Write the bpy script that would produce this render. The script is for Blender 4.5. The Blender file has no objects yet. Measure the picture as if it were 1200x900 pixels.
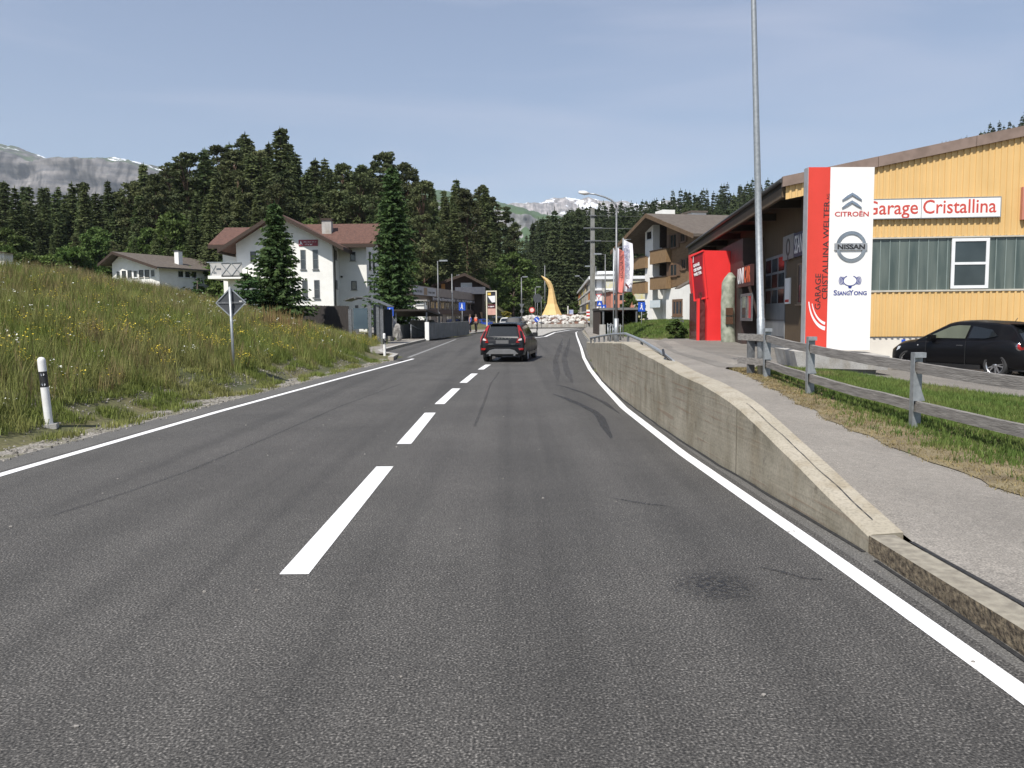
import bpy, bmesh, math, random
import numpy as np
from mathutils import Vector, Matrix, Euler, noise
random.seed(7)
R = math.radians
scene = bpy.context.scene
COL = scene.collection
# ------------------------------------------------------------------ camera, sky, sun, exposure
F = 950.0
PITCH = math.atan(79 / F)
ROLL = R(-0.5)
CAMPOS = Vector((0, 0, 1.65))
cam_data = bpy.data.cameras.new('camera')
cam = bpy.data.objects.new('camera', cam_data)
COL.objects.link(cam)
cam_data.sensor_width = 36.0
cam_data.lens = 36.0 * F / 1200.0
cam_data.clip_end = 30000
cam_data.clip_start = 0.05
CM = Matrix.Rotation(math.pi / 2 - PITCH, 3, 'X') @ Matrix.Rotation(ROLL, 3, 'Z')
cam.matrix_world = Matrix.Translation(CAMPOS) @ CM.to_4x4()
scene.camera = cam
SUN_ELEV, SUN_DIR = R(53), Vector((-0.50, -0.866))       # direction towards the sun in plan
world = bpy.data.worlds.new('World')
scene.world = world
world.use_nodes = True
nt = world.node_tree
bg = nt.nodes['Background']
sky = nt.nodes.new('ShaderNodeTexSky')
sky.sky_type = 'NISHITA'
sky.sun_disc = False
sky.sun_elevation = SUN_ELEV
sky.sun_rotation = math.atan2(SUN_DIR.x, SUN_DIR.y)
sky.altitude = 1000
sky.air_density = 1.0
sky.dust_density = 1.1
sky.ozone_density = 1.6
tc = nt.nodes.new('ShaderNodeTexCoord')
mp = nt.nodes.new('ShaderNodeMapping')
mp.inputs['Scale'].default_value = (1.2, 3.0, 9.0)
mp.inputs['Rotation'].default_value = (0.25, 0.3, 0.5)
nz = nt.nodes.new('ShaderNodeTexNoise')
nz.inputs['Scale'].default_value = 1.3
nz.inputs['Detail'].default_value = 5
nz.inputs['Distortion'].default_value = 0.6
cr = nt.nodes.new('ShaderNodeValToRGB')
cr.color_ramp.elements[0].position = 0.44
cr.color_ramp.elements[0].color = (0.10, 0.10, 0.10, 1)
cr.color_ramp.elements[1].position = 0.78
cr.color_ramp.elements[1].color = (0.42, 0.42, 0.42, 1)
mx = nt.nodes.new('ShaderNodeMixRGB')
mx.inputs['Color2'].default_value = (6.3, 6.2, 7.1, 1)
nt.links.new(tc.outputs['Generated'], mp.inputs['Vector'])
nt.links.new(mp.outputs['Vector'], nz.inputs['Vector'])
nt.links.new(nz.outputs['Fac'], cr.inputs['Fac'])
nt.links.new(cr.outputs['Color'], mx.inputs['Fac'])
nt.links.new(sky.outputs['Color'], mx.inputs['Color1'])
nt.links.new(mx.outputs['Color'], bg.inputs['Color'])
bg.inputs['Strength'].default_value = 0.098
sl = bpy.data.lights.new('sun', 'SUN')
sl.energy = 4.5
sl.angle = R(0.5)
sl.color = (1.0, 0.955, 0.89)
sun = bpy.data.objects.new('sun', sl)
COL.objects.link(sun)
sd = Vector((SUN_DIR.x, SUN_DIR.y, 0)).normalized() * math.cos(SUN_ELEV)
sd.z = math.sin(SUN_ELEV)
sun.rotation_euler = sd.to_track_quat('Z', 'Y').to_euler()
scene.view_settings.view_transform = 'Standard'
scene.view_settings.look = 'None'
scene.view_settings.gamma = 1
scene.view_settings.exposure = 0.45
scene.view_settings.use_curve_mapping = False
scene.render.engine = 'CYCLES'
scene.cycles.max_bounces = 6
scene.cycles.diffuse_bounces = 3
scene.cycles.glossy_bounces = 3
scene.cycles.transparent_max_bounces = 12
scene.cycles.volume_bounces = 0

# ------------------------------------------------------------------ pixel -> world helpers (photo pixels, 1200 x 900)
def P(x, y, Y):
    "point seen at photo pixel (x, y) at distance Y ahead"
    d = CM @ Vector(((x - 600) / F, (450 - y) / F, -1))
    return CAMPOS + d * (Y / d.y)

def G(x, y, h=0.0):
    "point seen at photo pixel (x, y) at height h"
    d = CM @ Vector(((x - 600) / F, (450 - y) / F, -1))
    return CAMPOS + d * ((h - CAMPOS.z) / d.z)

def lerp(a, b, t): return a + (b - a) * t
def sst(a, b, x):
    t = min(1, max(0, (x - a) / (b - a)))
    return t * t * (3 - 2 * t)
def interp(tab, v):
    if v <= tab[0][0]: return tab[0][1]
    for (a, p), (b, q) in zip(tab, tab[1:]):
        if v <= b: return p + (q - p) * (v - a) / (b - a)
    return tab[-1][1]

# ------------------------------------------------------------------ materials
def new_mat(name):
    m = bpy.data.materials.new(name)
    m.use_nodes = True
    return m, m.node_tree, m.node_tree.nodes['Principled BSDF']

def pmat(name, c1, c2=None, scale=4.0, rough=0.7, metal=0.0, bump=0.0, bscale=None, detail=4, coat=0.0, spec=None,
         stretch=None, rnd=0.0, pos=(0.35, 0.65), trans=0.0, emis=None):
    m, nt, b = new_mat(name)
    b.inputs['Roughness'].default_value = rough
    b.inputs['Metallic'].default_value = metal
    b.inputs['Coat Weight'].default_value = coat
    if spec is not None: b.inputs['Specular IOR Level'].default_value = spec
    tc = nt.nodes.new('ShaderNodeTexCoord')
    src = tc.outputs['Object']
    if stretch:
        mp = nt.nodes.new('ShaderNodeMapping')
        mp.inputs['Scale'].default_value = stretch
        nt.links.new(src, mp.inputs['Vector'])
        src = mp.outputs['Vector']
    out = None
    if c2 is None: c2 = tuple(v * 0.85 for v in c1)
    nz = nt.nodes.new('ShaderNodeTexNoise')
    nz.inputs['Scale'].default_value = scale
    nz.inputs['Detail'].default_value = detail
    nt.links.new(src, nz.inputs['Vector'])
    cr = nt.nodes.new('ShaderNodeValToRGB')
    cr.color_ramp.elements[0].position = pos[0]
    cr.color_ramp.elements[1].position = pos[1]
    cr.color_ramp.elements[0].color = (*c1, 1)
    cr.color_ramp.elements[1].color = (*c2, 1)
    nt.links.new(nz.outputs['Fac'], cr.inputs['Fac'])
    out = cr.outputs['Color']
    if rnd:
        oi = nt.nodes.new('ShaderNodeObjectInfo')
        mr = nt.nodes.new('ShaderNodeMapRange')
        mr.inputs['To Min'].default_value = 1 - rnd
        mr.inputs['To Max'].default_value = 1 + rnd
        nt.links.new(oi.outputs['Random'], mr.inputs['Value'])
        hs = nt.nodes.new('ShaderNodeHueSaturation')
        nt.links.new(mr.outputs['Result'], hs.inputs['Value'])
        nt.links.new(out, hs.inputs['Color'])
        out = hs.outputs['Color']
    nt.links.new(out, b.inputs['Base Color'])
    if bump:
        n2 = nt.nodes.new('ShaderNodeTexNoise')
        n2.inputs['Scale'].default_value = bscale or scale * 6
        n2.inputs['Detail'].default_value = 5
        nt.links.new(src, n2.inputs['Vector'])
        bp = nt.nodes.new('ShaderNodeBump')
        bp.inputs['Strength'].default_value = bump
        bp.inputs['Distance'].default_value = 0.02
        nt.links.new(n2.outputs['Fac'], bp.inputs['Height'])
        nt.links.new(bp.outputs['Normal'], b.inputs['Normal'])
    if emis:
        b.inputs['Emission Color'].default_value = (*emis[0], 1)
        b.inputs['Emission Strength'].default_value = emis[1]
    return m

def N(nt, typ, **kw):
    n = nt.nodes.new(typ)
    for k, v in kw.items():
        if k in n.inputs: n.inputs[k].default_value = v
        else: setattr(n, k, v)
    return n

def ramp(nt, src, stops):
    cr = nt.nodes.new('ShaderNodeValToRGB')
    el = cr.color_ramp.elements
    while len(el) < len(stops): el.new(0.5)
    for e, (p, c) in zip(el, stops):
        e.position = p
        e.color = (*c, 1) if len(c) == 3 else c
    nt.links.new(src, cr.inputs['Fac'])
    return cr.outputs['Color']

def mixc(nt, fac, a, b, mode='MIX'):
    m = nt.nodes.new('ShaderNodeMixRGB')
    m.blend_type = mode
    for s, v in (('Fac', fac), ('Color1', a), ('Color2', b)):
        if hasattr(v, 'links'): nt.links.new(v, m.inputs[s])
        elif isinstance(v, (int, float)): m.inputs[s].default_value = v
        else: m.inputs[s].default_value = (*v, 1)
    return m.outputs['Color']

def gray(v): return (v, v, v)

# ------------------------------------------------------------------ object helpers
def tag(o, label=None, cat=None, group=None, kind=None):
    if label: o['label'] = label
    if cat: o['category'] = cat
    if group: o['group'] = group
    if kind: o['kind'] = kind
    return o

def thing(name, label, cat, loc=(0, 0, 0), rz=0.0, group=None):
    o = bpy.data.objects.new(name, None)
    o.empty_display_size = 0.2
    COL.objects.link(o)
    o.location = loc
    o.rotation_euler = (0, 0, rz)
    return tag(o, label, cat, group)

def copy_tree(o, parent=None):
    c = o.copy()
    COL.objects.link(c)
    if parent is not None: c.parent = parent
    for ch in [k for k in KIDS.get(o.name, [])]:
        d = copy_tree(ch, c)
        KIDS.setdefault(c.name, []).append(d)
    return c
KIDS = {}

class MB:
    "collects shapes into one mesh"
    def __init__(s): s.bm = bmesh.new(); s.mi = 0
    def _f(s, vs, smooth=False):
        try:
            f = s.bm.faces.new(vs)
            f.material_index = s.mi
            f.smooth = smooth
            return f
        except ValueError: return None
    def poly(s, pts): return s._f([s.bm.verts.new(p) for p in pts])
    def box(s, x0, x1, y0, y1, z0, z1):
        v = [s.bm.verts.new(p) for p in ((x0,y0,z0),(x1,y0,z0),(x1,y1,z0),(x0,y1,z0),(x0,y0,z1),(x1,y0,z1),(x1,y1,z1),(x0,y1,z1))]
        for q in ((0,3,2,1),(4,5,6,7),(0,1,5,4),(1,2,6,5),(2,3,7,6),(3,0,4,7)): s._f([v[i] for i in q])
        return s
    def hexa(s, lo, hi):
        "lo, hi: four points each, same winding"
        v = [s.bm.verts.new(p) for p in list(lo) + list(hi)]
        for q in ((0,3,2,1),(4,5,6,7),(0,1,5,4),(1,2,6,5),(2,3,7,6),(3,0,4,7)): s._f([v[i] for i in q])
        return s
    def prism(s, pts, d):
        "closed outline pts (3D) pushed along vector d"
        d = Vector(d)
        a = [s.bm.verts.new(p) for p in pts]
        b = [s.bm.verts.new(Vector(p) + d) for p in pts]
        n = len(a)
        s._f(a[::-1]); s._f(b)
        for i in range(n): s._f([a[i], a[(i+1) % n], b[(i+1) % n], b[i]])
        return s
    def bar(s, p0, p1, w, h=None):
        "square bar from p0 to p1"
        p0, p1 = Vector(p0), Vector(p1); h = h or w
        d = (p1 - p0).normalized()
        up = Vector((0, 0, 1)) if abs(d.z) < 0.95 else Vector((0, 1, 0))
        x = d.cross(up).normalized() * w / 2; y = x.cross(d).normalized() * h / 2
        return s.hexa([p0 - x - y, p0 + x - y, p0 + x + y, p0 - x + y], [p1 - x - y, p1 + x - y, p1 + x + y, p1 - x + y])
    def tube(s, pts, r, n=10, cap=True):
        pts = [Vector(p) for p in pts]
        rs = r if isinstance(r, (list, tuple)) else [r] * len(pts)
        rings = []
        ref = None
        for i, p in enumerate(pts):
            d = (pts[min(i+1, len(pts)-1)] - pts[max(i-1, 0)]).normalized()
            if ref is None: ref = Vector((1, 0, 0)) if abs(d.x) < 0.9 else Vector((0, 1, 0))
            x = (ref - d * ref.dot(d)).normalized(); y = d.cross(x); ref = x
            rings.append([s.bm.verts.new(p + (x * math.cos(t) + y * math.sin(t)) * rs[i]) for t in [2 * math.pi * k / n for k in range(n)]])
        for a, b in zip(rings, rings[1:]):
            for k in range(n): s._f([a[k], a[(k+1) % n], b[(k+1) % n], b[k]], True)
        if cap:
            s._f(rings[0][::-1]); s._f(rings[-1])
        return s
    def lathe(s, prof, c=(0, 0, 0), axis='Z', n=24, close=True):
        rings = []
        for r, h in prof:
            ring = []
            for k in range(n):
                t = 2 * math.pi * k / n
                a, b = r * math.cos(t), r * math.sin(t)
                p = {'Z': (a, b, h), 'X': (h, a, b), 'Y': (b, h, a)}[axis]
                ring.append(s.bm.verts.new(Vector(p) + Vector(c)))
            rings.append(ring)
        for a, b in zip(rings, rings[1:]):
            for k in range(n): s._f([a[k], a[(k+1) % n], b[(k+1) % n], b[k]], True)
        if close:
            s._f(rings[0][::-1]); s._f(rings[-1])
        return s
    def blob(s, c, rx, ry, rz, seed=0, amp=0.25, sub=2, freq=1.0):
        r = bmesh.ops.create_icosphere(s.bm, subdivisions=sub, radius=1)
        for v in r['verts']:
            q = v.co.copy()
            k = 1 + amp * noise.noise(q * 1.3 * freq + Vector((seed * 3.1, seed * 1.7, seed))) + amp * 0.4 * noise.noise(q * 3.1 * freq + Vector((seed, 0, 0)))
            v.co = Vector((q.x * rx * k, q.y * ry * k, q.z * rz * k)) + Vector(c)
        for v in r['verts']:
            for f in v.link_faces: f.material_index = s.mi
        return s
    def bevel(s, w, seg=2, ang=30):
        es = [e for e in s.bm.edges if e.is_manifold and e.calc_face_angle(0) > R(ang)]
        bmesh.ops.bevel(s.bm, geom=es, offset=w, segments=seg, affect='EDGES', profile=0.7)
        return s
    def done(s, name, mats, parent=None, smooth=None, fix=True):
        if fix: bmesh.ops.recalc_face_normals(s.bm, faces=s.bm.faces)
        me = bpy.data.meshes.new(name)
        s.bm.to_mesh(me); s.bm.free()
        if not isinstance(mats, (list, tuple)): mats = [mats]
        for m in mats: me.materials.append(m)
        if smooth is not None:
            me.polygons.foreach_set('use_smooth', [True] * len(me.polygons))
            me.set_sharp_from_angle(angle=R(smooth))
        o = bpy.data.objects.new(name, me)
        COL.objects.link(o)
        if parent is not None:
            o.parent = parent
            KIDS.setdefault(parent.name, []).append(o)
        return o

def text(name, s, size, mat, parent, loc, rot=(math.pi / 2, 0, 0), ext=0.004, width=None, bold=0.0, align='LEFT', shear=0.0, space=1.0, sx=None):
    cu = bpy.data.curves.new(name, 'FONT')
    cu.body = s; cu.size = size; cu.extrude = ext; cu.offset = bold; cu.align_x = align; cu.shear = shear
    cu.space_character = space; cu.resolution_u = 3
    t = bpy.data.objects.new('tmp', cu)
    COL.objects.link(t)
    bpy.context.view_layer.update()
    me = bpy.data.meshes.new_from_object(t)
    bpy.data.objects.remove(t); bpy.data.curves.remove(cu)
    k = 1.0
    if width:
        xs = [v.co.x for v in me.vertices]
        k = width / max(1e-6, max(xs) - min(xs))
    for v in me.vertices: v.co.x *= (k if width else (sx or 1.0))
    me.materials.clear(); me.materials.append(mat)
    o = bpy.data.objects.new(name, me)
    COL.objects.link(o)
    o.location = loc; o.rotation_euler = rot
    if parent is not None:
        o.parent = parent
        KIDS.setdefault(parent.name, []).append(o)
    return o

def marks(name, mat, parent, loc, width, height, seed=0):
    "a line of lettering too small to read in the photograph: short upright strokes"
    rs = random.Random(seed); mb = MB(); x = 0.0
    while x < width - height * .3:
        w = height * rs.uniform(.3, .6)
        if rs.random() < .85: mb.box(x, x + height * .12, 0, .006, 0, height * rs.choice((.7, .7, 1))); mb.box(x + height * .12, x + w, 0, .006, height * rs.choice((0, .32, .58)), height * rs.choice((.62, .7)))
        x += w + height * .14
    o = mb.done(name, mat, parent); o.location = loc
    return o

# ------------------------------------------------------------------ plan of the road and heights
RIGHT = [(-6, 2.25), (3.5, 2.2), (5.8, 2.15), (9.6, 2.03), (14.4, 2.0), (19.8, 2.18), (25, 2.42), (32, 2.85), (42, 3.6), (54, 4.45), (68, 5.45), (82, 6.5), (92, 7.8)]
LEFTL = [(-6, -5.7), (3, -5.65), (8.75, -5.5), (14.4, -5.25), (22, -4.72), (32, -3.95)]
CENT = [(-6, -1.55), (5, -1.42), (10, -1.42), (14, -1.42), (18.4, -1.3), (23.4, -1.1), (27.5, -0.85), (40, 0.0), (60, 1.4), (80, 2.9)]
LKERB = [(31.5, -4.6), (34, -4.75), (36, -5.6), (38.5, -6.15), (45, -6.2), (58, -6.0), (70, -4.4), (87, -2.8), (100, -3.0)]
WALLB = [(5.5, 2.45), (7, 2.38), (9, 2.28), (11, 2.22), (13.4, 2.2), (16, 2.2), (20.4, 2.3), (25.7, 2.6), (32, 3.1), (38, 3.55), (44, 4.05)]
WALLH = [(5.5, .125), (6.2, .27), (7.1, .46), (7.75, .60), (8.33, .71), (9, .79), (9.6, .83), (10.6, .87), (12, .95), (16, 1.12), (21, .97), (25, .83), (32, .6), (44, .25)]
def leftedge(y):
    if y < 31.5: return interp(LEFTL, y) - 0.55
    return interp(LKERB, y)

def h_right(x, y):
    "height of the paved ground right of the road"
    b = interp([(0, .12), (8, .125), (11, .15), (15, .24), (18, .32), (26, .36), (40, .4), (50, .36), (66, .6), (100, .4)], y)
    if y < 18: b = lerp(b, interp([(0, .0), (8, .0), (11, .05), (15, .2), (18, .32)], y), sst(2.8, 5.2, x))
    k = sst(6, 11, x) * (1 - sst(25, 40, y))
    b = lerp(b, .0, k)
    if y > 40: b = lerp(interp([(40, .25), (60, .16), (90, .13)], y), b, sst(5, 9, x))
    elif y > 24: b = lerp(lerp(b, .25, sst(24, 40, y)), b, sst(4, 8, x))
    return b

def mound(x, y):
    d = ((x - 11.5) / 4.6) ** 2 + ((y - 57) / 15) ** 2
    return 0.8 * max(0, 1 - d) ** 0.8 if d < 1 else 0

def skyline(u):
    "tangent of the height of the forested hill for direction X/Y"
    return interp([(-0.7, .12), (-0.1, .098), (0.0, .095), (0.02, .098), (0.042, .122), (0.063, .126), (0.095, .132), (0.158, .138), (0.21, .146), (0.263, .152), (0.316, .160), (0.42, .162), (0.53, .203), (0.63, .240), (0.9, .27)], u)

def T(x, y):
    "terrain"
    ry = (interp(WALLB, y) + .1 if 5.5 <= y <= 44 else interp(RIGHT, y) + .72) if y < 90 else (32 if y < 160 else 7.8)
    ly = leftedge(y) if y < 100 else -3.0
    z = -0.06
    if x > ry + 0.15:                                   # right side, under pavement
        z = h_right(x, y) - 0.05
        z += mound(x, y)
        if y > 62: z += 0.45 * sst(62, 75, y) * sst(12, 16, x)
    if x < ly and y < 105:                              # meadow bank and terrace on the left
        d = ly - 0.75 - x
        A = interp([(0, 2.5), (12, 2.8), (24, 3.0), (31, 2.75), (37, 2.5), (42, 1.75), (47, .95), (52, .5), (60, .35), (100, .3)], y)
        if d > 0:
            s = min(1, d / 9.0)
            s = s ** 0.82 * (1 - 0.12 * s)  + 0.12 * s * s
            pl = interp([(-60, 5.0), (-40, 3.6), (-26, 2.7), (-20, 1.3), (-14, 0.9), (-8, .4)], x)
            pl = lerp(pl, A, 1 - sst(30, 60, y))
            h = lerp(A, pl, sst(9, 20, d))
            bumpy = noise.noise(Vector((x * .35, y * .35, 0))) * 0.16 + noise.noise(Vector((x * 1.1, y * 1.1, 4))) * 0.05
            h *= 1 - sst(74, 84, y) * sst(-24, -15, x)
            z = h * s + bumpy * min(1, d / 2) * (1 - sst(40, 50, y) * .8)
        elif y < 33: z = -0.012
        else: z = 0.1
        if y > 84: z = lerp(z, -0.06, sst(-24, -16, x))
    # rising ground of the near wood on the left
    if y > 85:
        z += sst(88, 200, y) * 13 * (1 - sst(-0.06, 0.03, x / y)) * sst(-1.2, -0.9, x / max(y, 1) + 0.0) if x / y > -1.2 else 0
        # far hill
        u = x / y
        top = skyline(u) * 430 - 23
        z += sst(190, 430, y) * max(0, top - 0) * (1 if u > -0.06 else 0.7)
    return z
# ------------------------------------------------------------------ ground materials
def asphalt_mat(name, base, tint, light, streak=True, grain=85.0):
    m, nt, b = new_mat(name)
    g = N(nt, 'ShaderNodeNewGeometry')
    pos = g.outputs['Position']
    n1 = N(nt, 'ShaderNodeTexNoise', Scale=grain, Detail=2.0)
    nt.links.new(pos, n1.inputs['Vector'])
    vo = N(nt, 'ShaderNodeTexVoronoi', Scale=grain * 0.75)
    nt.links.new(pos, vo.inputs['Vector'])
    n2 = N(nt, 'ShaderNodeTexNoise', Scale=0.6, Detail=6.0)
    nt.links.new(pos, n2.inputs['Vector'])
    n3 = N(nt, 'ShaderNodeTexNoise', Scale=9.0, Detail=4.0)
    nt.links.new(pos, n3.inputs['Vector'])
    c = ramp(nt, n1.outputs['Fac'], [(0.32, gray(base * (0.25 if streak else .62))), (0.48, gray(base)), (0.60, gray(light)), (0.70, gray(light * (2.3 if streak else 1.35)))])
    st = ramp(nt, vo.outputs['Color'], [(0.0, gray(0.72)), (0.6, gray(1.0)), (1.0, gray(1.5))])
    c = mixc(nt, 0.75 if streak else .35, c, st, 'MULTIPLY')
    c = mixc(nt, 1.0, c, ramp(nt, n2.outputs['Fac'], [(0.3, gray(0.84)), (0.7, gray(1.14))]), 'MULTIPLY')
    c = mixc(nt, 1.0, c, ramp(nt, n3.outputs['Fac'], [(0.3, gray(0.9)), (0.7, gray(1.08))]), 'MULTIPLY')
    c = mixc(nt, 1.0, c, tint, 'MULTIPLY')
    if streak:                                            # worn wheel tracks run along the lane
        mp = N(nt, 'ShaderNodeMapping')
        mp.inputs['Scale'].default_value = (1.7, 0.035, 1)
        nt.links.new(pos, mp.inputs['Vector'])
        n4 = N(nt, 'ShaderNodeTexNoise', Scale=1.0, Detail=5.0)
        nt.links.new(mp.outputs['Vector'], n4.inputs['Vector'])
        c = mixc(nt, 1.0, c, ramp(nt, n4.outputs['Fac'], [(0.34, gray(0.72)), (0.5, gray(1.0)), (0.68, gray(1.16))]), 'MULTIPLY')
    nt.links.new(c, b.inputs['Base Color'])
    b.inputs['Roughness'].default_value = 0.85
    bp = N(nt, 'ShaderNodeBump', Strength=0.5, Distance=0.004)
    nt.links.new(n1.outputs['Fac'], bp.inputs['Height'])
    nt.links.new(bp.outputs['Normal'], b.inputs['Normal'])
    return m
M = {}
M['asphalt'] = asphalt_mat('asphalt', 0.047, (1.06, 1.0, .91), 0.088)
M['asphalt_edge'] = asphalt_mat('asphalt_edge', 0.08, (1.04, 1.0, 0.92), 0.135, False)
M['asphalt_walk'] = asphalt_mat('asphalt_walk', 0.195, (1.09, 1.0, 0.87), 0.235, False)
M['asphalt_lot'] = asphalt_mat('asphalt_lot', 0.145, (1.08, 1.0, 0.88), 0.20, False)

def ground_mat():
    m, nt, b = new_mat('terrain')
    g = N(nt, 'ShaderNodeNewGeometry'); pos = g.outputs['Position']
    n1 = N(nt, 'ShaderNodeTexNoise', Scale=0.5, Detail=8.0); nt.links.new(pos, n1.inputs['Vector'])
    n2 = N(nt, 'ShaderNodeTexNoise', Scale=14.0, Detail=6.0); nt.links.new(pos, n2.inputs['Vector'])
    c = ramp(nt, n1.outputs['Fac'], [(0.3, (.05, .06, .02)), (0.5, (.09, .09, .035)), (0.7, (.14, .12, .055))])
    c = mixc(nt, 1.0, c, ramp(nt, n2.outputs['Fac'], [(0.3, gray(.6)), (0.7, gray(1.25))]), 'MULTIPLY')
    nt.links.new(c, b.inputs['Base Color'])
    b.inputs['Roughness'].default_value = 0.95
    return m
M['terrain'] = ground_mat()

def gravel_mat():
    m, nt, b = new_mat('gravel')
    g = N(nt, 'ShaderNodeNewGeometry'); pos = g.outputs['Position']
    vo = N(nt, 'ShaderNodeTexVoronoi', Scale=38.0); nt.links.new(pos, vo.inputs['Vector'])
    n1 = N(nt, 'ShaderNodeTexNoise', Scale=1.6, Detail=6.0); nt.links.new(pos, n1.inputs['Vector'])
    n2 = N(nt, 'ShaderNodeTexNoise', Scale=45.0, Detail=4.0); nt.links.new(pos, n2.inputs['Vector'])
    c = ramp(nt, vo.outputs['Color'], [(0.0, (.13, .12, .10)), (0.6, (.27, .25, .22)), (1.0, (.42, .40, .36))])
    c = mixc(nt, 1.0, c, ramp(nt, n2.outputs['Fac'], [(0.3, gray(.6)), (0.7, gray(1.2))]), 'MULTIPLY')
    c = mixc(nt, ramp(nt, n1.outputs['Fac'], [(0.47, gray(0)), (0.6, gray(0.75))]), c, (.10, .095, .045))
    nt.links.new(c, b.inputs['Base Color'])
    b.inputs['Roughness'].default_value = 0.95
    bp = N(nt, 'ShaderNodeBump', Strength=0.8, Distance=0.012)
    nt.links.new(vo.outputs['Distance'], bp.inputs['Height']); nt.links.new(bp.outputs['Normal'], b.inputs['Normal'])
    return m
M['gravel'] = gravel_mat()
def paint_mat():
    m, nt, b = new_mat('road_paint')
    g = N(nt, 'ShaderNodeNewGeometry'); pos = g.outputs['Position']
    n1 = N(nt, 'ShaderNodeTexNoise', Scale=90.0, Detail=3.0); nt.links.new(pos, n1.inputs['Vector'])
    n2 = N(nt, 'ShaderNodeTexNoise', Scale=3.0, Detail=6.0); nt.links.new(pos, n2.inputs['Vector'])
    c = ramp(nt, n1.outputs['Fac'], [(0.30, gray(.42)), (0.44, gray(.78))])
    c = mixc(nt, 1.0, c, ramp(nt, n2.outputs['Fac'], [(0.3, (.86, .85, .82)), (0.6, gray(1.0))]), 'MULTIPLY')
    nt.links.new(c, b.inputs['Base Color']); b.inputs['Roughness'].default_value = 0.7
    return m
M['paint'] = paint_mat()

def concrete_mat(name, c1, c2, board=True, moss=0.0):
    m, nt, b = new_mat(name)
    tc = N(nt, 'ShaderNodeNewGeometry'); src = tc.outputs['Position']
    n1 = N(nt, 'ShaderNodeTexNoise', Scale=2.2, Detail=8.0, Roughness=0.65); nt.links.new(src, n1.inputs['Vector'])
    n2 = N(nt, 'ShaderNodeTexNoise', Scale=40.0, Detail=4.0); nt.links.new(src, n2.inputs['Vector'])
    c = ramp(nt, n1.outputs['Fac'], [(0.32, c1), (0.68, c2)])
    c = mixc(nt, 1.0, c, ramp(nt, n2.outputs['Fac'], [(0.25, gray(.72)), (0.5, gray(1)), (0.75, gray(1.12))]), 'MULTIPLY')
    mp = N(nt, 'ShaderNodeMapping'); mp.inputs['Scale'].default_value = (2.2, 2.2, .7); nt.links.new(src, mp.inputs['Vector'])
    n3 = N(nt, 'ShaderNodeTexNoise', Scale=1.5, Detail=6.0); nt.links.new(mp.outputs['Vector'], n3.inputs['Vector'])
    c = mixc(nt, 0.55, c, ramp(nt, n3.outputs['Fac'], [(0.36, (.70, .64, .54)), (0.5, gray(1)), (0.7, gray(1.08))]), 'MULTIPLY')
    hgt = n2.outputs['Fac']
    if board:                                             # board-marked streaks and rusty scratches along the wall
        mp2 = N(nt, 'ShaderNodeMapping'); mp2.inputs['Scale'].default_value = (.5, .28, 13.0); mp2.inputs['Rotation'].default_value = (R(-2), 0, 0)
        nt.links.new(src, mp2.inputs['Vector'])
        n4 = N(nt, 'ShaderNodeTexNoise', Scale=1.6, Detail=7.0, Distortion=0.5); nt.links.new(mp2.outputs['Vector'], n4.inputs['Vector'])
        c = mixc(nt, ramp(nt, n4.outputs['Fac'], [(0.59, gray(0)), (0.66, gray(0.42))]), c, (.15, .075, .04))
        mp3 = N(nt, 'ShaderNodeMapping'); mp3.inputs['Scale'].default_value = (5, 4.0, 4.0); nt.links.new(src, mp3.inputs['Vector'])
        n5 = N(nt, 'ShaderNodeTexNoise', Scale=1.3, Detail=8.0); nt.links.new(mp3.outputs['Vector'], n5.inputs['Vector'])
        c = mixc(nt, ramp(nt, n5.outputs['Fac'], [(0.66, gray(0)), (0.73, gray(0.6))]), c, (.07, .06, .045))
        hgt = n4.outputs['Fac']
    nt.links.new(c, b.inputs['Base Color']); b.inputs['Roughness'].default_value = 0.9
    bp = N(nt, 'ShaderNodeBump', Strength=0.45, Distance=0.01)
    nt.links.new(hgt, bp.inputs['Height']); nt.links.new(bp.outputs['Normal'], b.inputs['Normal'])
    return m
M['conc'] = concrete_mat('concrete_wall', (.185, .165, .12), (.30, .27, .21))
M['conc_cap'] = concrete_mat('concrete_cap', (.29, .26, .20), (.35, .315, .25), False)
M['conc_plain'] = concrete_mat('concrete_plain', (.30, .29, .27), (.44, .43, .40), False)
M['conc_dark'] = concrete_mat('concrete_grey', (.16, .165, .155), (.24, .24, .225), False)
M['granite'] = pmat('granite_kerb', (.06, .045, .03), (.20, .16, .105), 26, .9, bump=1.0, bscale=30)
M['granite_top'] = pmat('granite_top', (.19, .17, .135), (.29, .265, .21), 14, .85, bump=.2)
M['tar'] = pmat('tar', (.012, .012, .012), (.03, .03, .03), 20, .7)

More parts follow.
